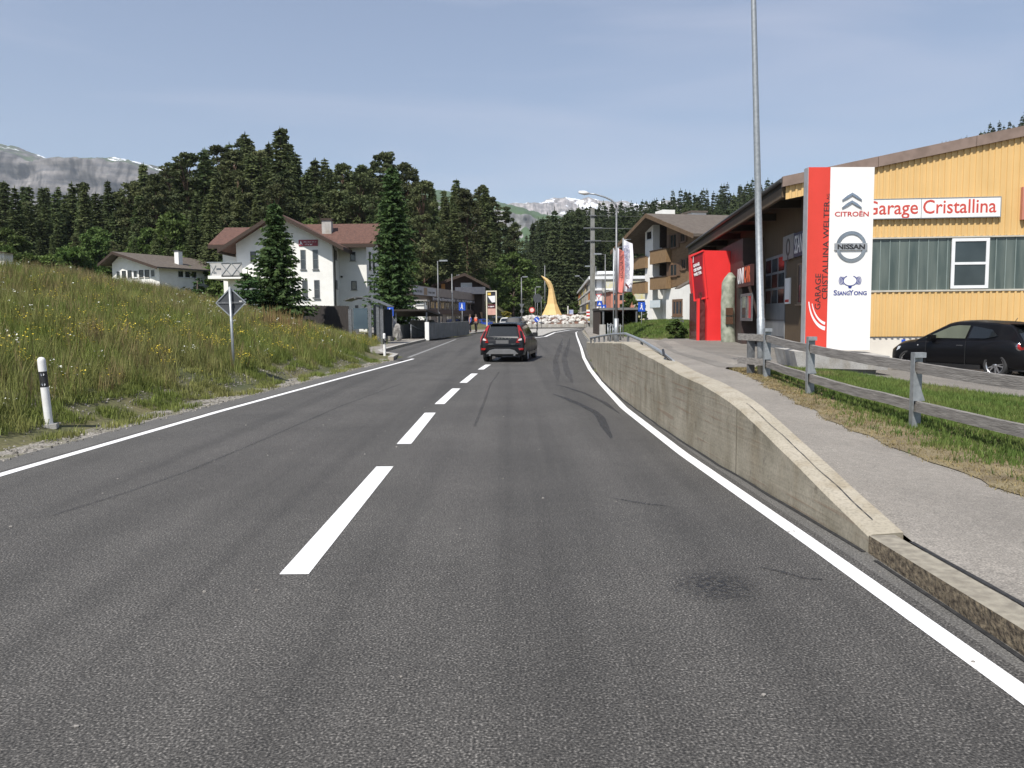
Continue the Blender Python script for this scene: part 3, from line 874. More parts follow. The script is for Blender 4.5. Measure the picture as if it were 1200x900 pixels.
# skyline trees of the near wood, photo pixels of their tops
SKYTOPS = [(-40, 214, 's'), (-18, 218, 's'), (4, 213, 's'), (17, 219, 's'), (34, 218, 's'), (50, 221, 's'), (64, 226, 's'), (84, 214, 's'), (98, 216, 's'), (112, 226, 's'), (126, 212, 's'), (140, 226, 'p'),
           (154, 213, 'p'), (168, 192, 's'), (182, 206, 'p'), (200, 193, 'p'), (218, 182, 'p'), (238, 176, 's'), (257, 173, 'p'), (271, 178, 'p'), (287, 156, 's'), (305, 178, 'p'), (328, 150, 's'), (346, 180, 's'), (368, 187, 's'),
           (386, 197, 's'), (404, 194, 'p'), (420, 196, 'p'), (447, 181, 'p'), (477, 191, 'p'), (495, 214, 'p'), (532, 217, 's'), (547, 222, 'p'), (562, 218, 'p'), (577, 232, 'p'), (592, 243, 'p'), (601, 262, 'p')]
GW = 'trees of the near wood'
NG = {'s': ('spruce', 'spruce tree'), 'p': ('pine', 'pine tree')}
def side_words(px):
    for a, w in ((60, 'at the far left, below the grey cliff'), (135, 'left of the brown roofed bungalow'), (245, 'above the brown roofed bungalow'), (330, 'behind the left half of the white house'),
                 (445, 'behind the right half of the white house'), (515, 'right of the tall green spruce'), (575, 'above the dark chalet roof'), (9999, 'at the right end of the wood')):
        if px < a: return w
rt = random.Random(5)
WOOD = []
for px_, py_, k in SKYTOPS:
    Y = rt.uniform(112, 150)
    if px_ > 555: Y = rt.uniform(165, 176)
    p = P(px_, py_, Y); gz = T(p.x, Y) - .2
    kind, cat = NG[k]
    t = tree(kind, p.x, Y, gz, p.z - gz, '-', cat, wid=(rt.uniform(1.1, 1.4) if k == 's' else 1.1), group='skyline ' + ('spruces ' if k == 's' else 'pines ') + side_words(px_))
    WOOD.append((px_, t, ('pointed skyline spruce' if k == 's' else 'round topped skyline pine'), side_words(px_)))
for row, (Y0, n) in enumerate(((98, 27), (107, 28), (118, 28), (130, 26), (138, 24), (146, 26), (165, 26))):
    for i in range(n):
        px_ = lerp(-30, 585, (i + rt.uniform(.1, .9)) / n)
        Y = Y0 + rt.uniform(-5, 5)
        if row == 0 and px_ > 470: Y += 14
        if row <= 1 and 470 < px_ : continue
        if px_ > 535 and Y < 152: Y += 34
        lim = interp([(a, b) for a, b, _ in SKYTOPS], px_)
        py_ = lim + rt.uniform(14, 34) + (3 - row) * 8 + (12 if row < 2 else 0)
        p = P(px_, py_, Y); gz = T(p.x, Y) - .2
        H = p.z - gz
        r = rt.random()
        kind = 'leafy' if (row < 2 and r < .45) else ('spruce' if r < .86 else 'pine')
        if kind == 'leafy': H = min(H, rt.uniform(9, 14))
        if 100 < px_ < 250 and row == 0 and kind == 'leafy': H = rt.uniform(8, 12)
        lab = {'spruce': ('lower' if row < 2 else 'upper') + ' inner spruce', 'pine': ('lower' if row < 2 else 'upper') + ' inner pine', 'leafy': 'leafy wood edge tree'}[kind]
        t = tree(kind, p.x, Y, gz, max(6, H), '-', wid=(rt.uniform(1.15, 1.5) if kind == 'spruce' else None), cat={'spruce': 'spruce tree', 'pine': 'pine tree', 'leafy': 'tree'}[kind], group={'spruce': 'inner spruces ', 'pine': 'inner pines ', 'leafy': 'leafy trees '}[kind] + side_words(px_))
        WOOD.append((px_, t, lab, side_words(px_)))
# undergrowth that closes the foot of the wood
cmU, clU = clump_mesh(301, 5.5, 3.6, 22, 90, .3, M['leaf'], base=.05, top=.9)
BUSH = []
for i in range(34):
    px_ = lerp(-20, 470, (i + .5) / 34); Y = rt.uniform(91, 97)
    p = P(px_, 330, Y); h = rt.uniform(.7, 1.15)
    o = bpy.data.objects.new('bush', cmU); COL.objects.link(o); o.location = (p.x, Y, T(p.x, Y) - .3); o.scale = (h, h, h); o.rotation_euler.z = rt.uniform(0, 6)
    tag(o, '-', 'bush', 'bushes at the foot of the wood ' + side_words(px_)); BUSH.append((px_, o, 'rounded bush', side_words(px_)))
ORD = 'first second third fourth fifth sixth seventh eighth ninth tenth eleventh twelfth thirteenth fourteenth fifteenth sixteenth seventeenth eighteenth nineteenth twentieth'.split()
ORD += ['twenty ' + w for w in ORD[:9]]
def number(lst):
    cnt = {}
    for px_, t, lab, side in sorted(lst, key=lambda q: q[0]):
        k = cnt.get((lab, side), 0); cnt[(lab, side)] = k + 1
        t['label'] = '%s %s from the left %s' % (ORD[min(k, 28)], lab, side)
number(WOOD); number(BUSH)
for i in range(9):
    px_ = lerp(515, 600, (i + .5) / 9); Y = 154; p = P(px_, 330, Y); h = rt.uniform(1.3, 1.9)
    o = bpy.data.objects.new('bush', cmU); COL.objects.link(o); o.location = (p.x, Y, -.3); o.scale = (h, h, h); o.rotation_euler.z = rt.uniform(0, 6)
    tag(o, ORD[i] + ' dark bush from the left behind the parked cars', 'bush', 'dark bushes behind the parked cars')
# two near spruces beside the white house
def near_spruce(px_, top, base, Y, Rr, label, seed, levels=44, nb=13, leaf=.24, pw=.8):
    p = P(px_, top, Y); gz = T(p.x, Y) - .3; H = p.z - gz
    cm = spruce_mesh(seed, H, Rr, levels, nb, 11, leaf, M['spruce_near'], base=.02, pw=pw, droop=.18)
    TREES['tmp%d' % seed] = [(H, cm, trunk_mesh(H * .97, .2))]
    tree('tmp%d' % seed, p.x, Y, gz, H, label, 'spruce tree', None, 0, 'spruce_tree', wid=1.0)
near_spruce(322, 238, 357, 52, 2.55, 'dense green spruce in front of the left half of the white house', 501, 46, 14, .25, .85)
near_spruce(459, 196, 368, 66, 2.5, 'tall slender bright green spruce at the right end of the white house', 502, 60, 13, .27, .62)
near_spruce(290, 318, 357, 50, 1.5, 'small bushy spruce below the white balcony', 503, 18, 10, .2, .6)
near_spruce(231, 327, 357, 52, .7, 'tiny spruce between the bungalow and the white balcony', 504, 12, 8, .16, .8)
# broadleaf trees in the middle distance
for px_, top, Y, w, lab in ((601, 293, 147, 1.0, 'large dark green leafy tree left of the golden sculpture'), (578, 306, 134, 1.0, 'leafy tree behind the poster pylon'), (542, 303, 126, 1.15, 'leafy tree behind the dark chalet'),
                            (500, 318, 118, 1.0, 'leafy tree above the long brown building'), (560, 312, 128, 1.1, 'leafy tree between the dark chalet and the large leafy tree'), (478, 312, 112, 1.0, 'leafy tree directly right of the tall green spruce')):
    p = P(px_, top, Y); gz = T(p.x, Y)
    tree('leafy', p.x, Y, gz, p.z - gz, lab, 'tree', None, wid=w * 1.15)
for px_, top, Y, lab in ((592, 362, 118, 'low yellow green shrub beside the poster pylon'), (613, 362, 150, 'pale green shrub left of the golden sculpture'), (672, 345, 190, 'light green tree between the sculpture and the balcony block'), (676, 352, 170, 'green shrub left of the balcony block')):
    p = P(px_, top, Y); gz = 0.0
    tree('leafy', p.x, Y, gz, p.z - gz, lab, 'shrub', None, wid=1.5, name='shrub', crown=clump_mesh(int(px_), 14, 5, 30, 80, .5, M['yshrub'] if px_ == 592 else M['shrub'], base=.02, top=.9)[0])
# dark conifers beside the chalet, and garden bushes
for px_, top, Y, lab in ((737, 341, 63, 'dark bush behind the underpass roof below the flags'), (752, 355, 60, 'dark bush beside the white wall of the chalet'),):
    p = P(px_, top, Y); gz = T(p.x, Y)
    tree('leafy', p.x, Y, gz, p.z - gz, lab, 'bush', None, wid=1.0, name='bush', crown=clump_mesh(int(px_), 14, 5, 40, 80, .55, M['leaf'], base=.02, top=.95)[0])
p = P(792, 381, 44)
tree('leafy', p.x, 44, T(p.x, 44), 1.1, 'low green bush on the grass slope before the chalet', 'bush', None, wid=1.5, name='bush', crown=clump_mesh(790, 14, 5, 40, 80, .8, M['leaf'], base=.02, top=.95)[0])

# ------------------------------------------------------------------ geometry-node scatter for what nobody could count
def scatter(name, pts, src, label, cat, smin, smax, tilt=.25, upz=None):
    me = bpy.data.meshes.new(name); me.from_pydata([tuple(p) for p in pts], [], [])
    o = bpy.data.objects.new(name, me); COL.objects.link(o)
    tag(o, label, cat, kind='stuff')
    ng = bpy.data.node_groups.new(name, 'GeometryNodeTree')
    ng.interface.new_socket('Geometry', in_out='INPUT', socket_type='NodeSocketGeometry')
    ng.interface.new_socket('Geometry', in_out='OUTPUT', socket_type='NodeSocketGeometry')
    gi, go = ng.nodes.new('NodeGroupInput'), ng.nodes.new('NodeGroupOutput')
    ins = ng.nodes.new('GeometryNodeInstanceOnPoints')
    oi = ng.nodes.new('GeometryNodeObjectInfo'); oi.inputs['Object'].default_value = src; oi.inputs['As Instance'].default_value = True
    rr = ng.nodes.new('FunctionNodeRandomValue'); rr.data_type = 'FLOAT_VECTOR'
    rr.inputs[0].default_value = (-tilt, -tilt, 0); rr.inputs[1].default_value = (tilt, tilt, 6.283)
    rv = ng.nodes.new('FunctionNodeRandomValue'); rv.data_type = 'FLOAT'
    rv.inputs[2].default_value = smin; rv.inputs[3].default_value = smax; rv.inputs['Seed'].default_value = 3
    ng.links.new(gi.outputs[0], ins.inputs['Points']); ng.links.new(oi.outputs['Geometry'], ins.inputs['Instance'])
    ng.links.new(rr.outputs[0], ins.inputs['Rotation']); ng.links.new(rv.outputs[1], ins.inputs['Scale'])
    ng.links.new(ins.outputs[0], go.inputs[0])
    md = o.modifiers.new('scatter', 'NODES'); md.node_group = ng
    return o
def src_obj(name, me):
    return bpy.data.objects.new(name, me)      # not linked: only used as an instance source
# far wood on the hill to the right: reads as one mass
far_src = [src_obj('far_spruce', spruce_mesh(200 + s, 22, 3.4 - .3 * s, 34, 10, 5, .46, M['spruce_far'], base=.03, pw=.85)) for s in range(3)]
rf = random.Random(11)
buckets = [[], [], []]
for i in range(7500):
    Y = rf.uniform(185, 470); u = rf.uniform(-.14, .85)
    if Y < 240 and -.02 < u < .28 and rf.random() < .3: continue
    if Y > 425 and rf.random() < .45: continue
    x = u * Y; z = T(x, Y)
    if (z + 24 - 1.65) / Y > skyline(u): continue
    buckets[i % 3].append((x, Y, z - .5))
for b_, s_, nm in zip(buckets, far_src, ('far_wood', 'far_wood', 'far_wood')):
    scatter(nm, b_, s_, 'dense dark spruce wood covering the hillside behind the village', 'wood', .72, 1.25, .03)

# grasses
def tuft(seed, n, h, w, spread, mat, lean=.5):
    rs = np.random.RandomState(seed); V, Fq = [], []
    for i in range(n):
        az = rs.uniform(0, 6.283); r = spread * math.sqrt(rs.rand()); b0 = np.array([r * math.cos(az), r * math.sin(az), -.02])
        hh = h * rs.uniform(.45, 1.1); a2 = rs.uniform(0, 6.283); l = lean * rs.uniform(.1, 1) * hh
        side = np.array([math.cos(a2 + 1.57), math.sin(a2 + 1.57), 0]) * w * rs.uniform(.6, 1.3)
        d = np.array([math.cos(a2), math.sin(a2), 0])
        p1 = b0 + d * l * .3 + np.array([0, 0, hh * .55]); p2 = b0 + d * l + np.array([0, 0, hh])
        k = len(V); V += [b0 - side, b0 + side, p1 + side * .7, p1 - side * .7, p2 + side * .12, p2 - side * .12]
        Fq += [(k, k+1, k+2, k+3), (k+3, k+2, k+4, k+5)]
    return mesh_np('grass', V, Fq, mat)
def grass_mat(name, stops, scale=.35):
    m, nt, b = new_mat(name)
    g = N(nt, 'ShaderNodeNewGeometry')
    n1 = N(nt, 'ShaderNodeTexNoise', Scale=scale, Detail=7.0, Roughness=.62); nt.links.new(g.outputs['Position'], n1.inputs['Vector'])
    c = ramp(nt, n1.outputs['Fac'], stops)
    oi = N(nt, 'ShaderNodeObjectInfo')
    hs = N(nt, 'ShaderNodeHueSaturation'); mr = N(nt, 'ShaderNodeMapRange'); mr.inputs['To Min'].default_value = .7; mr.inputs['To Max'].default_value = 1.35
    nt.links.new(oi.outputs['Random'], mr.inputs['Value']); nt.links.new(mr.outputs['Result'], hs.inputs['Value']); nt.links.new(c, hs.inputs['Color'])
    nt.links.new(hs.outputs['Color'], b.inputs['Base Color']); b.inputs['Roughness'].default_value = .7; b.inputs['Specular IOR Level'].default_value = .2
    tr = N(nt, 'ShaderNodeBsdfTranslucent'); nt.links.new(hs.outputs['Color'], tr.inputs['Color'])
    mx = N(nt, 'ShaderNodeMixShader'); mx.inputs['Fac'].default_value = .3
    nt.links.new(b.outputs['BSDF'], mx.inputs[1]); nt.links.new(tr.outputs['BSDF'], mx.inputs[2]); nt.links.new(mx.outputs[0], nt.nodes['Material Output'].inputs['Surface'])
    return m
M['grass'] = grass_mat('meadow_grass', [(0.30, (.11, .155, .034)), (0.46, (.165, .20, .05)), (0.60, (.235, .23, .085)), (0.75, (.27, .235, .11))])
M['straw'] = grass_mat('dry_grass', [(0.3, (.17, .14, .06)), (0.6, (.28, .22, .11)), (.8, (.16, .10, .055))], 1.0)
M['lawn'] = grass_mat('lawn_grass', [(0.3, (.08, .14, .03)), (0.55, (.13, .18, .045)), (.7, (.20, .19, .08))], .8)
M['yellow'] = pmat('yellow_petals', (.62, .46, .02), (.72, .55, .05), 30, .6)
M['white_fl'] = pmat('white_petals', (.55, .57, .5), (.7, .7, .62), 30, .6)
rg = random.Random(21)
meadow, dry, yel, wht = [], [], [], []
def edge_n(x, y): return noise.noise(Vector((x * .9, y * .9, 7)))
for i in range(150000):
    y = 3 + 57 * rg.random() ** 1.25; le = leftedge(y)
    d = rg.random() ** .8 * (26 if y < 48 else 14)
    x = le - .9 - d
    if y > 45 and x > -8 - 0 and y < 60 and x > -11.5: 
        if y > 47.5: continue
    if d < 1.0 and edge_n(x, y) * .8 + d < .55 - .0 and rg.random() < .93: continue
    if d > 3 and y > 36 and rg.random() < .25: continue
    if x / y < -.80: continue
    z = T(x, y)
    q = noise.noise(Vector((x * .28, y * .28, 2))) + .8 * sst(4, 9, d) - .25
    r = rg.random()
    if r < .10 + .42 * max(0, q): dry.append((x, y, z))
    else: meadow.append((x, y, z))
    fl = noise.noise(Vector((x * .45, y * .45, 12)))
    if fl > -.02 and d < 8 and rg.random() < .10 * (2.6 if d < 3 else 1): yel.append((x, y, z))
    if rg.random() < .010: wht.append((x, y, z))
scatter('meadow_grass', meadow, src_obj('g', tuft(1, 19, .44, .0060, .13, M['grass'])), 'tall green meadow grass covering the bank left of the road', 'grass', .45, 1.25)
scatter('dry_meadow_grass', dry, src_obj('g', tuft(2, 9, .66, .0055, .10, M['straw'], .35)), 'tall straw coloured grass stalks mixed into the meadow bank', 'grass', .55, 1.25)
def flower(seed, mat, h, s):
    rs = np.random.RandomState(seed); C, A, B = [], [], []
    for i in range(9):
        c = np.array([rs.normal() * .09, rs.normal() * .09, h * rs.uniform(.7, 1.1)])
        a = rs.normal(size=3); a[2] *= .4; a = a / np.linalg.norm(a) * s; b = np.cross(a, [0, 0, 1.]); b = b / np.linalg.norm(b) * s
        C.append(c); A.append(a); B.append(b)
    return quads('wildflowers', C, A, B, mat)
scatter('yellow_wildflowers', yel, src_obj('f', flower(3, M['yellow'], .40, .017)), 'small yellow flowers scattered through the meadow bank', 'flowers', .6, 1.15)
scatter('white_wildflowers', wht, src_obj('f', flower(4, M['white_fl'], .42, .02)), 'small white flowers scattered through the meadow bank', 'flowers', .6, 1.15)
vg = []
for i in range(9000):
    y = 2 + 29 * rg.random(); x = interp(LEFTL, y) - .62 - rg.random() ** .7 * 1.7
    if noise.noise(Vector((x * 2.2, y * 1.1, 1))) > .08 - .25 * sst(-1.4, -2.1, x - interp(LEFTL, y)): vg.append((x, y, T(x, y) + .03))
scatter('verge_grass', vg, src_obj('g', tuft(5, 12, .10, .007, .09, M['grass'])), 'low patchy grass growing in the gravel verge', 'grass', .5, 1.4)
pb = []
for i in range(5000):
    y = 2 + 29 * rg.random(); x = interp(LEFTL, y) - .50 - rg.random() * 1.7; pb.append((x, y, max(T(x, y), -.004 + .05 * max(0, interp(LEFTL, y) - 1.0 - x)) + .004))
mbp = MB(); mbp.blob((0, 0, 0), .016, .013, .010, 3, .5, 1); mep = bpy.data.meshes.new('p'); mbp.bm.to_mesh(mep); mbp.bm.free(); mep.materials.append(pmat('pebble', (.13, .12, .10), (.27, .25, .22), 30, .9, rnd=.4))
scatter('pebbles', pb, src_obj('p', mep), 'small grey pebbles scattered over the gravel verge', 'pebbles', .4, 1.8, 3)
dk = []; dc = G(327, 426)  # stalks stand in for a blurred brown patch, not for known plants
for i in range(170):
    x = dc.x + .1 + rg.gauss(0, .42); y = dc.y + rg.gauss(0, .8); dk.append((x, y, T(x, y)))
scatter('blur_stalks', dk, src_obj('d', tuft(9, 7, .8, .009, .10, pmat('rusty_stalks', (.17, .10, .045), (.22, .18, .06), 3, .9), .25)), 'rusty brown stalks standing in for a brown blur in the meadow before the board fence', 'weeds', .45, 1.15)
# strip of lawn under the wooden fence
STRIP = [(4.45, 1.0), (4.6, 10.8), (5.25, 18.4), (5.3, 19.9), (7.7, 19.3), (8.5, 16.6), (9.4, 14.5), (11.6, 8), (12.2, 1.0)]
def inside(poly, x, y):
    c = False; j = len(poly) - 1
    for i in range(len(poly)):
        (xi, yi), (xj, yj) = poly[i], poly[j]
        if (yi > y) != (yj > y) and x < (xj - xi) * (y - yi) / (yj - yi) + xi: c = not c
        j = i
    return c
mbs = MB(); mbs.poly([(x, y, h_right(x, y) + .0) for x, y in STRIP]); mbs.bm.free()
def soil():
    m, nt, b = new_mat('dry_soil')
    g = N(nt, 'ShaderNodeNewGeometry')
    n1 = N(nt, 'ShaderNodeTexNoise', Scale=3.0, Detail=8.0); nt.links.new(g.outputs['Position'], n1.inputs['Vector'])
    n2 = N(nt, 'ShaderNodeTexNoise', Scale=60.0, Detail=4.0); nt.links.new(g.outputs['Position'], n2.inputs['Vector'])
    c = ramp(nt, n1.outputs['Fac'], [(0.3, (.13, .10, .06)), (0.6, (.22, .18, .10))])
    c = mixc(nt, 1.0, c, ramp(nt, n2.outputs['Fac'], [(0.3, gray(.55)), (0.7, gray(1.3))]), 'MULTIPLY')
    nt.links.new(c, b.inputs['Base Color']); b.inputs['Roughness'].default_value = .95
    return m
M['soil'] = soil()
def rs_l(y): return interp([(0, 4.4), (10.8, 4.6), (18.4, 5.25), (19.9, 5.45)], y) + 2.2 * wob(y, 14)
def rs_r(y): return interp([(0, 12.3), (8, 11.7), (14.5, 9.5), (16.6, 8.6), (19.3, 7.8), (20.0, 5.6)], y)
ribbon('grass_strip', ys(0, 19.9, .3), rs_l, rs_r, M['soil'], 0.010, h_right, 14)
lawn, ldry = [], []
for i in range(42000):
    y = 4.5 + 15.4 * rg.random(); a, b = rs_l(y), rs_r(y)
    x = a + (b - a) * rg.random()
    e = x - a
    k = sst(.1, 1.1, e + .5 * noise.noise(Vector((x * 2, y * 2, 3))))
    if rg.random() < .10 + .95 * k: 
        if rg.random() < .34 + .6 * (1 - k): ldry.append((x, y, h_right(x, y)))
        else: lawn.append((x, y, h_right(x, y)))
    elif rg.random() < .75: ldry.append((x, y, h_right(x, y)))
scatter('lawn_grass', lawn, src_obj('g', tuft(6, 12, .095, .0055, .07, M['lawn'])), 'green grass growing beyond the wooden fence', 'grass', .5, 1.5)
scatter('dry_lawn_grass', ldry, src_obj('g', tuft(7, 12, .05, .005, .09, M['straw'], 1.2)), 'dry straw coloured grass along the edge of the footpath', 'grass', .5, 1.5)
# grass slope below the chalet
gs = []
for i in range(14000):
    x = rg.uniform(7, 16.5); y = rg.uniform(42, 73)
    if mound(x, y) > .03: gs.append((x, y, T(x, y)))
scatter('slope_grass', gs, src_obj('g', tuft(8, 14, .15, .012, .22, M['lawn'])), 'rough grass on the slope between the pavement and the chalet', 'grass', .5, 1.3)
# ------------------------------------------------------------------ shared object materials
M['galv'] = pmat('galvanised_steel', (.27, .29, .30), (.38, .40, .41), 18, .5, .6, pos=(.3, .7))
M['galv_dark'] = pmat('weathered_steel', (.13, .135, .14), (.20, .205, .21), 12, .5, .5)
M['wood_grey'] = pmat('weathered_wood', (.13, .12, .11), (.26, .245, .225), 3, .9, bump=.6, bscale=9, stretch=(12, .8, 12), pos=(.3, .7))
M['white'] = pmat('white_plastic', (.74, .74, .72), (.66, .65, .62), 6, .5)
M['black'] = pmat('black_plastic', (.018, .018, .02), (.03, .03, .03), 8, .45)
M['reflect'] = pmat('reflector', (.62, .64, .66), (.5, .5, .52), 60, .15, .3)
M['sign_back'] = pmat('sign_back', (.045, .05, .055), (.07, .075, .08), 3, .55, .2)
M['rubber'] = pmat('tyre_rubber', (.02, .02, .02), (.03, .03, .03), 15, .8)
M['red_sign'] = pmat('red_panel', (.66, .055, .035), (.60, .05, .03), 1.5, .42)
M['white_sign'] = pmat('white_panel', (.80, .79, .76), (.76, .75, .72), 1.5, .4)
M['ink'] = pmat('black_letters', (.02, .02, .022), (.03, .03, .03), 6, .5)
M['chrome'] = pmat('chrome', (.5, .5, .52), (.35, .35, .37), 3, .18, 1.0)
M['navy'] = pmat('navy_letters', (.02, .035, .22), (.025, .04, .2), 5, .4)
M['redink'] = pmat('red_letters', (.50, .04, .03), (.45, .03, .03), 5, .4)
M['blue_sign'] = pmat('blue_sign', (.02, .09, .50), (.02, .08, .42), 4, .4)
M['white_ink'] = pmat('white_letters', (.8, .8, .8), (.74, .74, .74), 5, .4)

# ------------------------------------------------------------------ left: marker posts and the diamond sign
def guide_post(loc, label, h=1.0, tilt=0.0):
    t = thing('guide_post', label, 'marker post', loc, 0, 'white marker posts on the left verge'); t.rotation_euler = (0, R(tilt), R(20))
    mb = MB()
    mb.lathe([(.056, -.1), (.056, h - .06), (.052, h - .03), (.036, h - .008), (.01, h)], n=20); mb.done('post', M['white'], t, 40)
    mb = MB(); mb.lathe([(.0575, h * .56), (.0575, h * .79)], n=20); mb.done('black_band', M['black'], t, 40)
    for z in (.75, .605):
        m = MB(); m.lathe([(.026, -.062), (.026, -.056), (.0, -.056)], (0, 0, 0), 'Y', 16, False); o = m.done('reflector', M['reflect'], t); o.location = (0, 0, h * z)
    m = MB(); m.box(-.11, .11, -.11, .11, -.06, .012); m.bevel(.01); m.done('base', M['conc_plain'], t)
p = G(58, 505, .03)
guide_post((p.x, p.y, T(p.x, p.y) + .02), 'white marker post with a black band, the large one left of the diamond sign', 1.0, -3.2)
p = G(451, 419, .03)
guide_post((p.x, p.y, .0), 'small distant white marker post in front of the bus shelter', 1.02, -.5)

p = G(275, 451, 0.02); zt = P(270, 337, p.y).z
t = thing('diamond_sign', 'grey back of a diamond traffic sign on a galvanised pole in the meadow edge', 'traffic sign', (p.x, p.y, 0), R(4)); t.rotation_euler.y = R(-.8)
mb = MB(); mb.tube([(0, 0, -.2), (0, 0, zt + .02)], .034, 16); mb.done('pole', M['galv'], t)
s = .37; c0 = zt - s - .0
mb = MB()
def dia(s, y, c): return [(0, y, c - s), (s, y, c), (0, y, c + s), (-s, y, c)]
mb.prism(dia(s, .05, c0), (0, .012, 0)); mb.done('sign_plate', M['sign_back'], t)
mb = MB()
for a, b in zip(dia(s - .012, .045, c0), dia(s - .012, .045, c0)[1:] + dia(s - .012, .045, c0)[:1]): mb.bar(a, b, .03, .026)
mb.done('rim', M['galv'], t)
mb = MB(); mb.box(-s + .05, s - .05, .034, .049, c0 - .02, c0 + .02); mb.box(-.05, .05, -.02, .05, c0 - .03, c0 + .03); mb.done('bracket', M['galv_dark'], t)
mb = MB(); mb.prism([(x * .93, .0625, c0 + (z - c0) * .93) for x, y, z in dia(s, 0, c0)], (0, .003, 0)); mb.done('sign_face', pmat('yellow_face', (.6, .42, .03), (.55, .4, .03), 3, .4), t)
mb = MB(); mb.box(.2, .27, .0465, .0495, c0 + .022, c0 + .045); mb.done('sticker', M['white'], t)

# ------------------------------------------------------------------ parapet wall and its handrail
mb = MB()
yy = ys(5.5, 44, .25)
rows = []
for y in yy:
    x = interp(WALLB, y); h = interp(WALLH, y) + noise.noise(Vector((y * 1.7, 0, 0))) * .008; w = .25
    dx = (interp(WALLB, y + .2) - interp(WALLB, y - .2)) / .4
    rows.append([mb.bm.verts.new(v) for v in ((x, y, -.1), (x + .01, y, h - .02), (x + .03, y, h), (x + w, y - dx * w, h + .012), (x + w, y - dx * w, -.1))])
for a, b in zip(rows, rows[1:]):
    for k in range(4):
        mb.mi = 1 if k in (1, 2) else 0
        mb._f([a[k], a[k+1], b[k+1], b[k]])
mb.mi = 0; mb._f(rows[0]); mb._f(rows[-1])
wallo = mb.done('parapet_wall', [M['conc'], M['conc_cap']])
for y in (8.3, 12.3):
    x = interp(WALLB, y); h = interp(WALLH, y); mb = MB(); mb.hexa([(x - .004, y, .0), (x + .02, y, .0), (x + .02, y + .008, .0), (x - .004, y + .008, .0)], [(x - .002, y + .01, h - .03), (x + .03, y + .01, h - .03), (x + .03, y + .018, h - .03), (x - .002, y + .018, h - .03)]); mb.done('joint', pmat('joint', (.10, .09, .07), (.14, .13, .10), 5, .9), wallo)
mb = MB(); prev = None
for k in range(40):
    y = lerp(5.7, 8.4, k / 39); x = interp(WALLB, y) + .13 + .03 * noise.noise(Vector((y * 2, 1, 0))); h = interp(WALLH, y) + .014; w_ = .002 + .006 * abs(noise.noise(Vector((y * 6, 4, 0))))
    cur = (mb.bm.verts.new((x - w_, y, h)), mb.bm.verts.new((x + w_, y, h)))
    if prev: mb._f([prev[0], prev[1], cur[1], cur[0]])
    prev = cur
mb.done('crack', M['tar'], wallo)
tag(wallo, 'low weathered concrete wall sloping up beside the right edge of the road', 'wall')
t = thing('handrail', 'bent galvanised handrail on top of the concrete wall', 'handrail', (0, 0, 0))
rp = [(794, 428, 11.9), (775, 413, 13.2), (752, 399, 15.6), (733, 391, 18.2), (716, 392, 21), (703, 394, 24), (692, 396.5, 27)]
pts = [P(*q) for q in rp]
mb = MB(); mb.tube(pts, .03, 10); mb.done('rail', M['galv'], t)
for i, (x, y, Y) in enumerate([(775, 413, 13.2), (752, 399, 15.6), (736, 392, 17.6), (724, 392, 19.5), (715, 392.3, 21.2), (708, 393, 22.8), (702, 394, 24.4), (697, 395.2, 25.6), (692.5, 396.3, 26.9)]):
    a = P(x, y, Y); h = max(.1, interp(WALLH, Y))
    mb = MB(); mb.bar(a, (a.x, a.y, h - .02 if a.x < interp(WALLB, Y) + .35 else h_right(a.x, a.y)), .05, .02); mb.done('post', M['galv_dark'], t)
mb = MB(); mb.tube([P(788, 424, 12.2), P(778, 416, 12.4), P(777, 410, 12.6)], .02, 8); mb.done('brace', M['black'], t)

# ------------------------------------------------------------------ wooden fence with steel posts
t = thing('wooden_fence', 'weathered grey two rail wooden fence on steel posts beside the footpath', 'fence', (0, 0, 0))
FP = [(5.52, 17.5), (5.45, 14.75), (5.62, 11.2), (5.85, 7.9), (6.1, 4.6)]
for i, (x, y) in enumerate(FP):
    z = h_right(x, y); d = Vector((.06, 1, 0)).normalized(); n = Vector((d.y, -d.x, 0))
    mb = MB()
    def L(a, b, c): return Vector((x, y, z)) + n * a + d * b + Vector((0, 0, c))
    # channel post: front flange, web and folded cap, with a slanted gusset
    mb.hexa([L(-.075, -.06, -.2), L(-.065, -.06, -.2), L(-.065, .06, -.2), L(-.075, .06, -.2)], [L(-.075, -.06, 1.04), L(-.065, -.06, 1.04), L(-.065, .06, 1.04), L(-.075, .06, 1.04)])
    mb.hexa([L(-.065, .05, -.2), L(.085, .05, -.2), L(.085, .06, -.2), L(-.065, .06, -.2)], [L(-.065, .05, 1.04), L(.085, .05, 1.04), L(.085, .06, 1.04), L(-.065, .06, 1.04)])
    mb.hexa([L(-.07, -.06, .98), L(.085, -.06, .98), L(.085, .062, .98), L(-.07, .062, .98)], [L(-.07, -.06, 1.05), L(.085, -.06, 1.05), L(.085, .062, 1.05), L(-.07, .062, 1.05)])
    mb.prism([L(-.064, -.055, .82), L(-.064, -.055, .38), L(.09, -.055, .38)], d * .008)
    mb.prism([L(-.064, -.055, .2), L(-.064, -.055, -.1), L(.05, -.055, -.1)], d * .008)
    mb.done('post', M['galv'], t)
